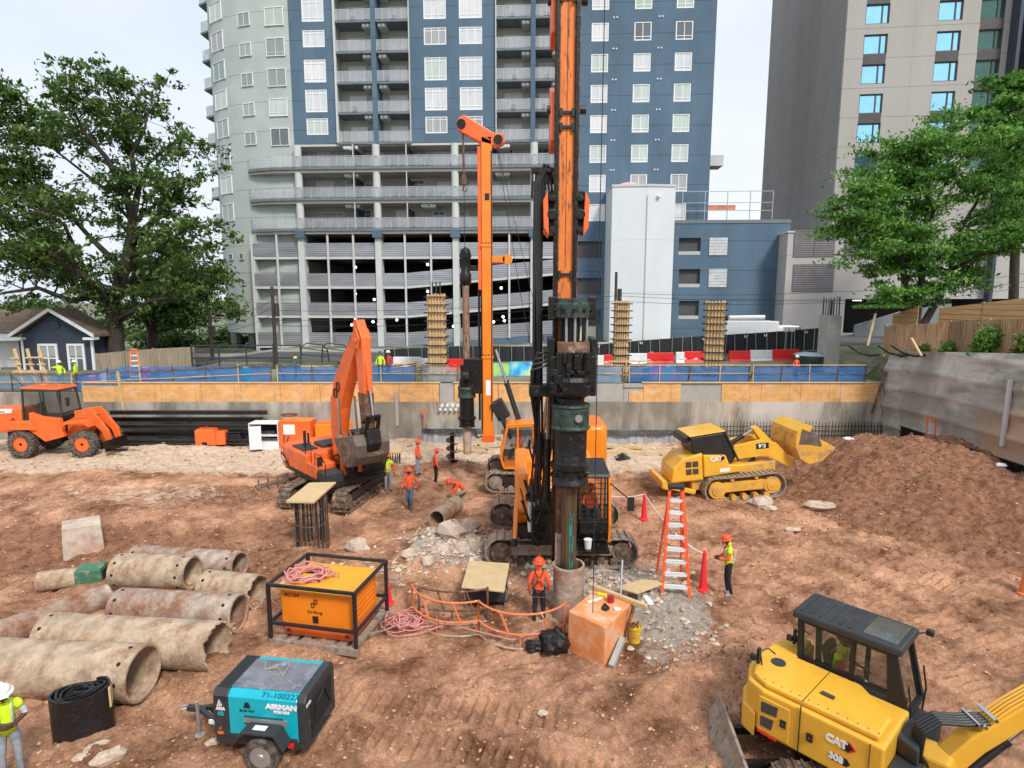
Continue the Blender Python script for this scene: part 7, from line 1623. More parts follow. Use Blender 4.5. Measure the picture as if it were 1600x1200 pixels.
for y in(-.14,D+.14):
    t=MB().lathe([(.2,-.1),(.32,-.1),(.35,-.07),(.35,.07),(.32,.1),(.2,.1)],(wx,y,.34),28,(0,1,0),cap=False).build('wheel',m_tyre,A,smooth=30)
    s=-1 if y<0 else 1;MB().lathe([(.205,.10*s),(.19,.07*s),(.17,.05*s),(.1,.06*s),(.06,.12*s),(0,.12*s)],(wx,y,.34),20,(0,1,0)).build('rim',m_galv,t,smooth=35)
    mb=MB();mb.prism([(wx-.52,.62),(wx-.30,.86),(wx+.32,.86),(wx+.5,.55),(wx+.46,.53),(wx+.29,.81),(wx-.28,.81),(wx-.48,.6)],y-.15,y+.15,'y');mb.build('fender',m_gr,A,bev=.01)
MB().box(wx-.15,wx+.1,-.2,-.08,.862,.866).build('white_label',m_wht,A);MB().box(wx+.9-.45,wx+.55,-.06,0,.44,.5).build('tail_light',m_red,A)
mb=MB();mb.bar((-w,.25,.5),(-w-.75,D/2,.52),.08,.09);mb.bar((-w,D-.25,.5),(-w-.75,D/2,.52),.08,.09);mb.bar((-w-.6,D/2,.52),(-w-1.0,D/2,.52),.1,.1);mb.build('drawbar',m_gr,A,bev=.008)
MB().tube([(-w-1.0,D/2,.52),(-w-1.1,D/2+.06,.52),(-w-1.18,D/2,.52),(-w-1.1,D/2-.06,.52),(-w-1.0,D/2,.52)],.02,6).build('tow_ring',m_galv,A);mb=MB();mb.cyl((-w-.72,D/2-.1,.75),(-w-.72,D/2-.1,.02),.035,n=10);mb.cyl((-w-.72,D/2-.1,0),(-w-.72,D/2-.1,.03),.09,n=10);mb.build('jack_stand',m_galv,A)
mb=MB()
for k in range(4):mb.tube([(-w-.1,D/2-.1,.55),(-w-.35,D/2+.05*k-.1,.62),(-w-.45,D/2,.45+.04*k),(-w-.6,D/2,.58)],.014,5)
mb.build('tow_cable',m_rub,A);MB().box(-w-.35,-w-.02,.32,.35,.46,.54).build('white_plate',m_wht,A)
mb=MB();mb.tube([(w+.01,.3,.6),(w+.06,.35,1.1),(w+.04,.7,1.2),(w+.05,.9,.8)],.02,6);mb.tube([(w+.01,.2,.5),(w+.08,.8,.5)],.02,6);mb.build('service_hose',m_rub,A);MB().box(w,w+.02,.2,D-.2,.62,1.2).build('control_recess',m_dark,A);text('ANA',A,(w+.004,.14,1.22),(PI/2,0,PI/2),.09,m_wht,ext=.006)
mb=MB();mb.tube([(-.35,.9,zt+.05),(-.25,.7,zt+.03),(0,.75,zt+.03),(.2,.55,zt+.03),(.3,.62,zt+.2),(.3,.7,zt+.4)],.012,5);tag(mb.build('lid_cable',m_case,A),None,None)
# rolled black matting
p=at(125,1150,0);T=thing('rolled_matting','big roll of black rubber matting standing on end beside the white helmet man','roll',(p.x,p.y+.1,gz(p.x,p.y)),R(28));mb=MB();N=150;pv=None;P=[]
for i in range(N):
    t=i/N*2*PI*5.2;r=.08+.42*i/N+.012*math.sin(t*3.3)+.010*math.sin(t*7.1);P.append((r*math.cos(t)*1.05,r*math.sin(t)*.72))
vs=[];
for i,(x,y) in enumerate(P):
    a=P[max(0,i-1)];b=P[min(N-1,i+1)];d=V((b[0]-a[0],b[1]-a[1]));d.normalize();n=V((-d.y,d.x))*.022;zt_=.92+.04*math.sin(i*.4)
    vs+=[(x-n.x,y-n.y,-.03),(x+n.x,y+n.y,-.03),(x+n.x,y+n.y,zt_),(x-n.x,y-n.y,zt_)]
fs=[]
for i in range(N-1):
    for k in range(4):fs.append((4*i+k,4*i+(k+1)%4,4*(i+1)+(k+1)%4,4*(i+1)+k))
mb.add(vs,fs);mb.build('rubber_sheet',m_poly,T,smooth=40)
MB().box(.50,.535,-.2,.1,.5,.9).build('pale_tag',m_lum,T)
# steel beam stacks, auger flights, boxes along the far wall
def beam(x0,x1,y,z,h,label,i):
    T=MB();T.box(x0,x1,y-.15,y+.15,z,z+.03);T.box(x0,x1,y-.15,y+.15,z+h-.03,z+h);T.box(x0,x1,y-.015,y+.015,z+.03,z+h-.03)
    return tag(T.build('steel_beam',m_gre if i%2 else m_gr),label,'steel beam','steel beams stacked along the far wall')
for i,(a,b,z,y,s) in enumerate([(178,400,0.08,35.0,'lowest'),(180,392,.50,35.2,'second lowest'),(184,400,.92,35.35,'third'),(178,412,1.34,35.45,'fourth'),(175,420,1.74,35.55,'topmost')]):
    beam(atY(a,680,y).x,atY(b,680,y).x,y,z,.24,f'{s} of the long dark steel beams stacked against the far wall',i)
for i,x in enumerate(range(-23,-13,2)):
    pass
T=thing('sawhorse','dark steel trestle at the left end of the steel beam stack','trestle',(at(180,690,0).x-.2,33.4,0));mb=MB();mb.bar((-.6,0,1.0),(.9,0,1.0),.12);mb.bar((-.5,-.3,0),(-.5,0,1.0),.08);mb.bar((-.5,.3,0),(-.5,0,1.0),.08);mb.bar((.8,-.3,0),(.8,0,1.0),.08);mb.bar((.8,.3,0),(.8,0,1.0),.08);mb.bar((-.5,-.2,.4),(.8,-.2,.4),.05);mb.build('frame',m_gre,T)
for i,(u0,u1,v) in enumerate([(205,330,689),(330,400,690)]):tag(MB().bar(at(u0,v,.06),at(u1,v,.06),.3,.1).build('timber_plank',m_lum),['long pale plank lying in front of the steel beams','pale plank lying right of the small orange box'][i],'plank')
def crate(u0,u1,v0,v1,Dp,m,name,label,cat,rz=0):
    a=at(u0,v1,0);b=at(u1,v1,0);h=atY(u0,v0,a.y).z;w=b.x-a.x;return thing(name,label,cat,(a.x,a.y,gz(a.x,a.y)),R(rz)),w,h
T,w,h=crate(305,336,672,697,.9,m_or,'fuel_tank','small bright orange steel box on the dirt in front of the beams','tank',rz=4)
MB().box(0,w,0,.8,.05,h).build('box_body',m_or,T,bev=.04);MB().box(.1,w-.1,.1,.7,h,h+.05).build('lid',m_or,T);MB().box(w,w+.55,.05,.75,.05,h-.1).build('side_pod',m_or,T,bev=.03);MB().cyl((.6,.3,h+.04),(.6,.3,h+.16),.08,n=10).build('cap',m_red,T);MB().box(.4,.7,-.01,.0,.05,.25).build('fork_pocket',m_dark,T)
T,w,h=crate(352,382,665,695,.9,m_gr,'generator','small dark engine unit beside the orange box','generator');w*=.8
MB().box(.1,w,.0,.6,.2,.7).build('engine',m_gre,T,bev=.05);mb=MB();mb.tube([(0,0,0),(0,0,.8),(w,0,.8),(w,0,0)],.025,6);mb.tube([(0,.6,0),(0,.6,.8),(w,.6,.8),(w,.6,0)],.025,6);mb.build('cage',m_gr,T)
T,w,h=crate(390,436,660,701,1,m_whp,'tool_cabinet','white open tool cabinet with hand tools left of the orange cabinet','cabinet')
mb=MB();mb.box(0,w,.9,1.0,.0,h);mb.box(0,.05,0,.9,0,h);mb.box(w-.05,w,0,.9,0,h);mb.box(.05,w-.05,0,.9,h-.05,h);mb.box(.05,w-.05,0,.9,0,.45);mb.box(.05,w-.05,0,.9,.8,.85);mb.build('shell',m_whp,T);MB().box(.05,.7,-.5,-.45,.1,h-.1).build('door',m_whp,T,rot=(0,0,R(20)));MB().box(.05,w-.05,.85,.89,.5,h-.1).build('inner_shade_sheet',m_dark,T)  # dark sheet at the back paints the shade inside the cabinet
mb=MB()
for i in range(5):mb.bx((.4+i*.3,.5,.95),(.22,.3,.18),(0,0,i))
mb.build('stored_tools',m_gr,T);T2=thing('hand_truck','pale hand truck leaning in front of the white tool cabinet','hand truck',tuple(at(408,696,0)),0);mb=MB();mb.tube([(0,0,.1),(.5,.25,1.2)],.03,6);mb.tube([(.25,0,.1),(.75,.25,1.2)],.03,6);mb.tube([(.5,.25,1.2),(.75,.25,1.2)],.03,6);mb.build('frame',m_galv,T2);MB().cyl((.0,-.05,.15),(.0,.05,.15),.15,n=14).build('wheel',m_tyre,T2)
T,w,h=crate(437,486,658,701,1,m_or,'tool_cabinet','tall orange cabinet with a pale sheet on its front','cabinet')
MB().box(0,w,0,1.1,0,h).build('shell',m_or,T,bev=.02);MB().box(.28,.95,-.02,0,h*.55,h*.9).build('paper_sheet',m_wht,T);MB().box(-.03,w+.03,-.03,1.15,h,h+.04).build('lid',m_ory,T);MB().tube([(.3,-.02,.9),(.35,-.15,.5),(.5,-.15,.4),(.55,-.02,.8)],.03,6).build('hanging_hose',m_rub,T)
T,w,h=crate(493,545,663,699,1,m_or,'generator','second orange cabinet half hidden behind the excavator boom','cabinet')
MB().box(0,w,0,1.1,0,h).build('shell',m_ory,T,bev=.04);MB().box(.1,w-.1,.1,1,h,h+.06).build('lid',m_or,T)
tag(MB().tube([at(452+12*math.cos(t/2),648,2.0)+V((0,.3*math.sin(t/2),0)) for t in range(13)],.06,6).build('red_hose',m_rust),'coil of red hose on the tool cabinets','air hose')
def auger(name,label,c,L,r,ax,m=m_gre,par=None,pitch=.42,stem=.12):
    d=V(ax).normalized();T=thing(name,label,'auger',tuple(c));mb=MB();_,_,_,l,u=mb.frame(V((0,0,0)),d);n=int(L/pitch*14);vs=[];fs=[]
    MB().cyl(V((0,0,0)),d*L,stem,n=12).build('stem',m,T,smooth=40)
    for i in range(n+1):
        a=2*PI*i/14;e=l*math.cos(a)+u*math.sin(a);z=L*i/n
        vs+=[e*stem*.9+d*z,e*r+d*z,e*r+d*(z+.035),e*stem*.9+d*(z+.035)]
    for i in range(n):
        for k in range(4):fs.append((4*i+k,4*i+(k+1)%4,4*i+4+(k+1)%4,4*i+4+k))
    mb.add(vs,fs);mb.build('flight',m_rust if m is m_gre else m,T,smooth=30);return T
auger('auger','short auger standing upright near the far wall beside two workers',at(707,735,-.1),2.0,.32,(0,0,1))
auger('auger','long muddy auger lying behind the orange excavator tracks',at(400,762,.35),2.6,.36,(.75,.65,.02),m_track)
# plastic sheeting, rebar mat and frames at the foot of the far wall
def wavy(name,label,u0,u1,Y,z0,z1,m,cat,seed,amp=.09):
    a=atY(u0,690,Y).x;b=atY(u1,690,Y).x;mb=MB();n=int((b-a)/.12);nz=6;rs=random.Random(seed);g0=gz((a+b)/2,Y)
    for j in range(nz+1):
        for i in range(n+1):
            x=a+(b-a)*i/n;z=z0+(z1+.08*float(vn(x,0,1.3,seed))-z0)*j/nz;mb.v.append((x,Y+amp*2*float(fbm(x*2.2,z*.6,1.0,seed,3))-.12*(1-j/nz),g0+z))
    for j in range(nz):
        for i in range(n):q=j*(n+1)+i;mb.f.append((q,q+1,q+n+2,q+n+1));mb.m.append(0)
    return tag(mb.build(name,m,smooth=180),label,cat)
for u0,u1,lb,s in((662,760,'grey plastic sheeting along the wall foot left of the big rig',1),(785,840,'grey plastic sheeting seen behind the small rig body',2),(940,1062,'grey plastic sheeting along the wall foot left of the yellow loader',3)):
    wavy('plastic_sheeting',lb,u0,u1,35.6,-.1,.62,m_pgray,'plastic sheet',s);wavy('sheeting_edge',lb.replace('grey','black rolled top of the'),u0-2,u1+2,35.5,.55,.8,m_poly,'plastic sheet',s+5,.06)
def meshmat(u0,u1,Y,z0,h,label):
    a=atY(u0,690,Y).x;b=atY(u1,690,Y).x;T=thing('rebar_mat',label,'rebar mat',(a,Y,z0));mb=MB();n=int((b-a)/.2)
    for i in range(n):x=(b-a)*i/n;mb.box(x,x+.03,0,.03,0,h+.1*rnd.random())
    for k in range(4):mb.box(0,b-a,-.03,0,.05+h*k/4,.08+h*k/4)
    mb.build('bars',m_gre,T)
meshmat(1125,1390,35.9,0,1.15,'low dark rebar mat along the wall foot right of the yellow loader')
T=thing('rebar_mat','dark mesh strip at the foot of the shotcrete wall on the right','rebar mat',(22.3,0,0))
mb=MB()
for i in range(60):y=24+i*.16;mb.box(0,.03,y,y+.03,.3,1.5-.0*i)
for z in(.5,.8,1.1,1.45):mb.box(-.03,0,24,33.6,z,z+.03)
mb.build('bars',m_gre,T);MB().box(.1,.14,24,33.6,.0,1.4).build('backing_sheet',m_poly,T)
for i,(u0,u1) in enumerate([(745,772),(742,760)][:1]):
    T=thing('timber_stand','pale timber box frame at the wall foot left of the small rig cab','frame',(at(u0,706,0).x,at(u0,706,0).y+.6,0));w=1.5
    mb=MB();mb.box(0,w,0,.08,.2,.3);mb.box(0,w,0,.08,.75,.85);mb.box(0,.1,0,.08,0,.75);mb.box(w-.1,w,0,.08,0,.75);mb.build('frame',m_lum,T)
T=thing('timber_stand','pale timber rail on short posts left of the small drill stem','frame',(at(700,712,0).x+.4,at(700,712,0).y+.4,0));mb=MB();mb.box(0,1.9,0,.08,.6,.7);mb.box(0,.1,0,.08,0,.6);mb.box(1.7,1.8,0,.08,0,.6);mb.box(0,1.9,0,.08,.2,.28);mb.build('frame',m_lum,T)
for i,(u0,v0,u1,v1,lb) in enumerate([(940,697,1005,699,'upper'),(945,706,1040,708,'lower')]):tag(MB().bar(at(u0,v0,.15),at(u1,v1,.15),.3,.14).build('timber_plank',m_lum),f'{lb} pale timber plank lying left of the yellow loader','plank')
p=at(960,722,.1);mb=MB()
for k in range(6):mb.tube([p+V((0,.1*k,.05)),p+V((.5,.12*k-.2,.25+.05*(k%3))),p+V((1.2,.1*k,.1)),p+V((2.6,.05*k+.2,.25))],.06,6)
tag(mb.build('hose_heap',m_poly),'tangle of black hoses on the dirt left of the yellow loader','hose')
tag(MB().bar(at(597,692,.05),at(650,690,.05),.1,.12).build('timber_plank',m_lum),'pale timber strip at the foot of the far wall','plank')
for i,(u,v,Y,h,lb) in enumerate([(664,668,35.9,1.1,'orange survey mark on the far wall'),(1445,705,31,1.3,'left one of two orange stakes on top of the dirt heap'),(1458,706,31,1.1,'right one of two orange stakes on top of the dirt heap')]):
    p=atY(u,v,Y);T=thing('survey_stake',lb,'stake',(p.x,Y-(.05 if i==0 else 0),(.9 if i==0 else gz(p.x,Y))));MB().box(-.04,.04,0,.03,0,h).build('stake',m_orp,T);MB().box(-.22,.22,-.01,.0,h-.15,h).build('flag',m_orp,T)
for i,(u,v,m,lb) in enumerate([(1325,688,m_whp,'white plastic scrap on top of the dirt heap'),(1385,690,m_mesh,'blue plastic scrap on the dirt heap near the wall'),(1560,768,m_whp,'white scrap at the top edge of the heap by the right wall')]):
    p=at(u,v,2.2);p=atY(u,v,31 if i<2 else 25);lump('scrap',lb,'scrap',(p.x,p.y,gz(p.x,p.y)),(.3,.16,.1),m,20+i,8)
# ---------------------------------------------------------------- people
HUM=dict(h=1.75)
def person(label,loc,rz,pose='stand',shirt=m_osh,pants=m_jean,hat=m_hat,vest=None,harness=False,skin=m_skin,J={},sleeve=True,lean=0,boots=m_boot,hs=1.0,tilt=0):
    """one continuous skinned body; joints in metres, x forward, y left"""
    T=thing('person',label,'person',loc,rz)
    j=dict(pel=(0,0,.95),bel=(0,0,1.12),ch=(.01,0,1.34),nk=(.0,0,1.50),hd=(.03,0,1.60),top=(.02,0,1.74),
     shl=(0,.17,1.43),ell=(-.03,.26,1.16),wrl=(.06,.27,.92),hal=(.09,.26,.84),shr=(0,-.17,1.43),elr=(-.03,-.26,1.16),wrr=(.06,-.27,.92),har=(.09,-.26,.84),
     hpl=(0,.09,.92),knl=(.03,.11,.50),anl=(-.02,.12,.09),tol=(.14,.14,.04),hpr=(0,-.09,.92),knr=(.03,-.11,.50),anr=(-.02,-.12,.09),tor=(.14,-.14,.04))
    j.update(J)
    rad=dict(pel=(.15,.11),bel=(.145,.105),ch=(.165,.115),nk=(.06,.06),hd=(.085,.095),top=(.07,.08),shl=.075,ell=.052,wrl=.036,hal=.04,shr=.075,elr=.052,wrr=.036,har=.04,hpl=.10,knl=.068,anl=.05,tol=.042,hpr=.10,knr=.068,anr=.05,tor=.042)
    E_=[('pel','bel'),('bel','ch'),('ch','nk'),('nk','hd'),('hd','top'),('ch','shl'),('shl','ell'),('ell','wrl'),('wrl','hal'),('ch','shr'),('shr','elr'),('elr','wrr'),('wrr','har'),('pel','hpl'),('hpl','knl'),('knl','anl'),('anl','tol'),('pel','hpr'),('hpr','knr'),('knr','anr'),('anr','tor')]
    names=list(j);vs=[tuple(j[k]) for k in names];ed=[(names.index(a),names.index(b)) for a,b in E_];rd=[rad[k] for k in names]
    for s in('l','r'):                      # fingers and thumb, each its own short chain
        wr=V(j['wr'+s]);ha=V(j['ha'+s]);d=(ha-wr).normalized();sd=V((0,1,0)) if abs(d.y)<.8 else V((1,0,0));sd=(sd-d*sd.dot(d)).normalized();up=d.cross(sd)
        hi=names.index('ha'+s)
        for k,(o,l) in enumerate(((-.028,.060),(-.009,.072),(.010,.066),(.028,.05))):
            b=len(vs);vs+=[tuple(ha+up*o+d*.03),tuple(ha+up*o*1.15+d*(.03+l*.6)),tuple(ha+up*o*1.2+d*(.03+l)+sd*(.012 if s=='r' else -.012))];rd+=[.012,.010,.008];ed+=[(hi,b),(b,b+1),(b+1,b+2)]
        b=len(vs);vs+=[tuple(ha+up*.045-d*.0),tuple(ha+up*.06+d*.035)];rd+=[.013,.010];ed+=[(hi,b),(b,b+1)]
    me=bpy.data.meshes.new('tmp');me.from_pydata(vs,ed,[]);o=bpy.data.objects.new('tmp',me);C.objects.link(o)
    sk=o.modifiers.new('s','SKIN');sk.use_smooth_shade=True;sk.branch_smoothing=.5;sl=me.skin_vertices[0].data
    for i,r in enumerate(rd):
        sl[i].radius=r if isinstance(r,tuple) else (r,r);sl[i].use_root=(i==0)
    su=o.modifiers.new('u','SUBSURF');su.levels=1;su.render_levels=1
    bpy.context.view_layer.update();m2=bpy.data.meshes.new_from_object(o.evaluated_get(bpy.context.evaluated_depsgraph_get()));bpy.data.objects.remove(o)
    m2.name='body';mats=[skin,shirt,pants,boots];m2.materials.clear()
    for m in mats:m2.materials.append(m)
    segm={}
    reg={('pel','bel'):1,('bel','ch'):1,('ch','nk'):1,('nk','hd'):0,('hd','top'):0,('ch','shl'):1,('shl','ell'):1,('ell','wrl'):1 if sleeve else 0,('wrl','hal'):0,('ch','shr'):1,('shr','elr'):1,('elr','wrr'):1 if sleeve else 0,('wrr','har'):0,('pel','hpl'):2,('hpl','knl'):2,('knl','anl'):2,('anl','tol'):3,('pel','hpr'):2,('hpr','knr'):2,('knr','anr'):2,('anr','tor'):3}
    SG=[(V(j[a]),V(j[b]),reg[(a,b)],(a,b)) for a,b in E_]
    torso=[]
    for p in m2.polygons:
        c=p.center;best=(9,0,None)
        for a,b,r,k in SG:
            d=b-a;t=max(0,min(1,(c-a).dot(d)/d.length_squared));q=(c-(a+d*t)).length
            if k[0] in('hpl','hpr') or k[1] in('hpl','hpr'):q*=.9
            if k in(('pel','bel'),):q-=.03
            if k in(('bel','ch'),('ch','nk'),('ch','shl'),('ch','shr')):q-=.05
            if q<best[0]:best=(q,r,k)
        p.material_index=best[1]
        if best[2] in(('pel','bel'),('bel','ch'),('ch','nk'),('ch','shl'),('ch','shr')):torso.append(p.index)
    m2.polygons.foreach_set('use_smooth',[True]*len(m2.polygons))
    bo=bpy.data.objects.new('body',m2);C.objects.link(bo);bo.parent=T
    hd=V(j['hd']);tp=V(j['top']);up=(tp-hd).normalized();fx=V((1,0,0));fx=(fx-up*fx.dot(up)).normalized();fy=up.cross(fx)
    M=Matrix(((fx.x,fy.x,up.x,0),(fx.y,fy.y,up.y,0),(fx.z,fy.z,up.z,0),(0,0,0,1)));M=Matrix.Translation(tp+fx*.0)@M
    hm=MB();hm.mark();hm.lathe([(.165,-.035),(.155,-.015),(.128,-.01),(.125,.03),(.10,.075),(.06,.10),(.0,.108)],n=20,cap=False);hm.bx((.13,0,-.03),(.10,.17,.012));hm.bx((0,0,.088),(.2,.035,.03));hm.xf(M,0);hm.build('hard_hat',hat,T,smooth=40)
    fm=MB();fm.bx((.115,0,-.13),(.035,.03,.045));fm.bx((.105,0,-.175),(.012,.05,.012));fm.ball((.0,.095,-.12),.025,6);fm.ball((.0,-.095,-.12),.025,6);fm.xf(M,0);fm.build('face',skin,T,bev=.008)
    em=MB();em.ball((.098,.032,-.105),.012,6);em.ball((.098,-.032,-.105),.012,6);em.xf(M,0);em.build('eye',m_ink,T)
    if vest:
        import bmesh
        b=bmesh.new();b.from_mesh(m2);b.faces.ensure_lookup_table();keep=set(torso);bmesh.ops.delete(b,geom=[f for f in b.faces if f.index not in keep],context='FACES');b.normal_update()
        for v in b.verts:v.co+=v.normal*.016
        ed_=[e for e in b.edges if e.is_boundary]
        vm=bpy.data.meshes.new('vest');b.to_mesh(vm);b.free();vm.materials.clear();vm.materials.append(vest)
        vm.polygons.foreach_set('material_index',[0]*len(vm.polygons));vo=bpy.data.objects.new('vest',vm);C.objects.link(vo);vo.parent=T;sd=vo.modifiers.new('t','SOLIDIFY');sd.thickness=.012
        be=V(j['bel']);ch=V(j['ch']);ax=(ch-be).normalized()
        MB().lathe([(.166,-.03),(.168,.03)],(0,0,0),22,cap=False).build('reflective_band',m_ref,T,loc=tuple(be+ax*.02),rot=ax.to_track_quat('Z','Y').to_euler()).scale=(.82,1.08,1)
        for s in(-1,1):
            for x,k in((.118,1),(-.118,-1)):
                mb=MB();mb.tube([be+V((x*1.12,s*.085,-.06)),be+(ch-be)*.6+V((x*1.15,s*.09,0)),ch+V((x*.95,s*.095,.07)),ch+V((x*.3,s*.10,.135))],.017,5);mb.build('vest_stripe',m_ref if s>0 else m_osh,T)
    if harness:
        mb=MB();ch=V(j['ch']);pe=V(j['pel'])
        for s in(-1,1):mb.tube([pe+V((.06,s*.1,.1)),ch+V((-.02,s*.12,-.1)) if 0 else V((-.14,s*.10,1.12)),V((-.15,-s*.0,1.30)),V((-.10,-s*.10,1.47)),V((.0,-s*.10,1.52)),V((.13,-s*.10,1.36)),V((.14,-s*.1,1.05))],.014,5)
        mb.tube([(.14*math.cos(a*PI/6),.17*math.sin(a*PI/6),.99) for a in range(12)],.02,5,True);mb.build('harness',m_ink,T)
        for s in(-1,1):MB().tube([(.09*math.cos(a*PI/5),s*.1+.1*math.sin(a*PI/5),.78) for a in range(10)],.014,5,True).build('leg_strap',m_rust,T)
        MB().cyl((-.17,0,1.31),(-.15,0,1.31),.03,n=10).build('harness_ring',m_galv,T)
    T.scale=(hs,hs,hs);return T
def pp(u,v,dz=0):
    p=at(u,v,0)
    for _ in range(3):p=at(u,v,gz(p.x,p.y))
    return (p.x,p.y,gz(p.x,p.y)-.0+dz)
walk=dict(knl=(.16,.10,.53),anl=(.10,.11,.12),tol=(.25,.12,.09),knr=(.0,-.10,.5),anr=(-.22,-.11,.13),tor=(-.08,-.12,.05),ell=(-.12,.28,1.18),wrl=(-.10,.30,.94),hal=(-.08,.30,.86),elr=(.03,-.28,1.16),wrr=(.15,-.28,.95),har=(.19,-.27,.88))
front=dict(ell=(.06,.25,1.16),wrl=(.26,.12,1.12),hal=(.33,.07,1.12),elr=(.06,-.25,1.16),wrr=(.26,-.12,1.10),har=(.33,-.06,1.12))
person('worker in a yellow vest and orange helmet looking down at his hands beside the cones',pp(1136,930),R(168),shirt=m_osh,pants=m_nv,vest=m_yv,J={**front,'hd':(.07,0,1.59),'top':(.10,0,1.72),'knl':(.0,.1,.5),'anl':(-.1,.12,.09),'tol':(.08,.13,.04)},hs=1.02,skin=m_skd,boots=m_concp)
person('worker seen from behind in an orange shirt and black safety harness facing the drill',pp(842,974),R(86),shirt=m_osh,pants=m_nv,harness=True,J=dict(anl=(-.1,.13,.09),tol=(.05,.15,.04),knl=(0,.11,.5)),hs=1.03)
person('worker in an orange shirt and blue jeans walking towards the viewer',pp(641,797),R(-100),shirt=m_osh,pants=m_jean,J=walk,skin=m_skd)
person('worker in an orange shirt and light jeans standing with his hands low, farthest back',pp(653,743),R(-10),shirt=m_osh,pants=m_lj,J=dict(elr=(.0,-.26,1.17),wrr=(.14,-.2,.98),har=(.2,-.18,.93)),hs=1.0,boots=m_nv)
person('worker in an orange shirt and dark trousers standing with a white glove',pp(681,756),R(20),shirt=m_osh,pants=m_nv,J=dict(hd=(.06,0,1.6),top=(.08,0,1.73)),hs=.95)
person('worker with a yellow vest over an orange shirt leaning an arm on the excavator track',pp(607,768),R(-80),shirt=m_osh,pants=m_lj,vest=m_yv,J=dict(elr=(.05,-.38,1.3),wrr=(.16,-.55,1.18),har=(.2,-.62,1.16)),hs=.98,skin=m_skd)
kneel=dict(pel=(-.1,0,.55),bel=(.05,0,.66),ch=(.24,0,.80),nk=(.36,0,.86),hd=(.46,0,.86),top=(.58,0,.92),shl=(.24,.17,.86),ell=(.36,.2,.58),wrl=(.52,.12,.42),hal=(.58,.09,.38),shr=(.24,-.17,.86),elr=(.36,-.2,.58),wrr=(.52,-.12,.42),har=(.58,-.09,.38),hpl=(-.1,.1,.52),knl=(.3,.14,.42),anl=(.12,.14,.08),tol=(.28,.15,.04),hpr=(-.1,-.1,.52),knr=(.12,-.12,.09),anr=(-.28,-.12,.08),tor=(-.36,-.12,.1))
person('worker in an orange shirt crouching over the muddy casing pipe',pp(724,786),R(200),shirt=m_osh,pants=mat('khaki trousers',(.3,.25,.18),.9),J=kneel,hs=1.1)
arms=dict(ell=(.0,.27,1.15),wrl=(.22,.05,1.10),hal=(.25,-.04,1.13),elr=(.0,-.27,1.15),wrr=(.22,-.03,1.17),har=(.24,.07,1.16),hd=(.05,0,1.6),top=(.08,0,1.73))
a=at(20,1176,.55);person('man with a white helmet, yellow vest and folded arms in the bottom left corner',(a.x-.05,a.y,gz(a.x,a.y)),R(-50),shirt=mat('white t shirt',(.66,.68,.7),.8),pants=m_lj,vest=m_yv,hat=m_hatw,J=arms,skin=m_skd,sleeve=False,hs=1.04)
sit=dict(pel=(-.05,0,.5),bel=(-.06,0,.68),ch=(-.02,0,.92),nk=(.02,0,1.06),hd=(.06,0,1.16),top=(.08,0,1.29),shl=(-.01,.17,1.0),ell=(.1,.25,.74),wrl=(.33,.2,.72),hal=(.4,.18,.72),shr=(-.01,-.17,1.0),elr=(.1,-.25,.74),wrr=(.33,-.2,.72),har=(.4,-.18,.72),hpl=(0,.1,.48),knl=(.42,.14,.5),anl=(.5,.14,.1),tol=(.64,.15,.06),hpr=(0,-.1,.48),knr=(.42,-.14,.5),anr=(.5,-.14,.1),tor=(.64,-.15,.06))
def seated(label,root,lx,ly,lz,**k):
    M=Matrix.Translation(root.location)@Euler(root.rotation_euler).to_matrix().to_4x4();p=M@V((lx,ly,lz));return person(label,tuple(p),root.rotation_euler.z,J=sit,**k)
seated('operator in a yellow sleeved vest sitting inside the compact excavator cab',MX_,-.25,.75,.92,shirt=mat('red sleeve',(.6,.06,.06),.8),pants=m_lj,vest=m_yv,hat=mat('green cap',(.1,.12,.08),.8),skin=m_skd)
seated('operator in an orange shirt sitting inside the big drilling rig cab',BR,1.35,.97,1.25,shirt=m_osh,pants=m_nv,hat=m_hat)
seated('operator in an orange shirt and orange helmet inside the smaller drilling rig cab',SR_,.85,.93,1.3,shirt=m_osh,pants=m_nv,hat=m_hat)
def street(u,Y,label,rz,**k):
    p=atY(u,560,Y);return person(label,(p.x,Y,zof(p.x,Y)),R(rz),**k)
pt=dict(elr=(.1,-.35,1.38),wrr=(.3,-.4,1.4),har=(.38,-.4,1.4))
street(91,37.6,'man in a yellow vest pointing right on the street side, left one of two',-60,shirt=m_yv,pants=m_jean,hat=m_hatw,J={**pt})
street(116,37.9,'man in a yellow vest facing left on the street side, right one of two',200,shirt=m_yv,pants=m_jean,hat=m_hatw)
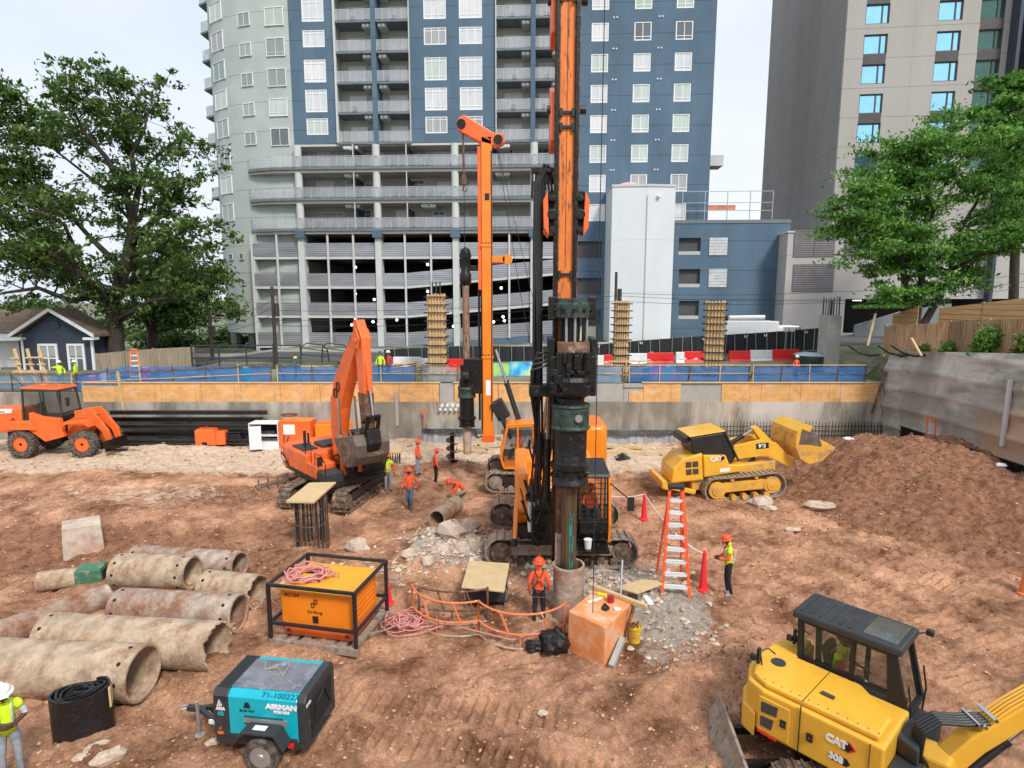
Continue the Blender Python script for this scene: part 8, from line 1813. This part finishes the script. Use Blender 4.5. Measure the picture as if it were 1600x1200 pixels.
street(594,38.2,'man in a yellow vest and blue helmet behind the netting by the excavator arm',-90,shirt=m_yv,pants=m_nv,hat=m_mesh)
street(607,38.6,'man in a red shirt behind the netting right of the blue helmet man',-120,shirt=mat('red shirt',(.6,.07,.06),.8),pants=m_jean,hat=m_hatw)
street(461,38.2,'man with a yellow green helmet bending behind the blue netting',0,shirt=m_jean,pants=m_nv,hat=m_yv,hs=.8)
street(1245,38.1,'man with a white helmet behind the blue netting in front of the dark tank',-70,shirt=m_osh,pants=m_nv,hat=m_hatw,hs=.85)
# ---------------------------------------------------------------- world
w=bpy.data.worlds.new('World');sc.world=w;w.use_nodes=True;n=w.node_tree.nodes;l=w.node_tree.links
SE=R(47);SR=R(150)
sk=n.new('ShaderNodeTexSky');sk.sky_type='NISHITA';sk.sun_disc=False;sk.sun_elevation=SE;sk.sun_rotation=SR;sk.air_density=1.2;sk.dust_density=2.5
tc=n.new('ShaderNodeTexCoord');mp=n.new('ShaderNodeMapping');mp.inputs['Scale'].default_value=(1,1,2.2);l.new(tc.outputs['Generated'],mp.inputs[0])
cl=ramp(n,l,noisen(n,l,mp.outputs[0],2.0,7,.55),.30,.70,(4.2,4.65,5.5),(5.2,5.35,5.7))
cv=noisen(n,l,mp.outputs[0],1.1,5,.55);cv=ramp(n,l,cv,.25,.6,(.74,)*3,(.95,)*3)
o=mix(n,l,cv,sk.outputs[0],cl);bg=n['Background'];l.new(o,bg.inputs[0]);bg.inputs[1].default_value=.095
sn=bpy.data.lights.new('sun','SUN');sn.energy=1.5;sn.angle=R(11);sn.color=(1,.96,.9);so=bpy.data.objects.new('sun',sn);C.objects.link(so)
so.location=(0,-20,60)
d=V((math.sin(SR)*math.cos(SE),math.cos(SR)*math.cos(SE),math.sin(SE)));so.rotation_euler=d.to_track_quat('Z','Y').to_euler()
sc.view_settings.view_transform='Standard';sc.view_settings.look='None';sc.view_settings.exposure=1.03;sc.view_settings.gamma=1
sc.cycles.max_bounces=6;sc.cycles.transparent_max_bounces=12
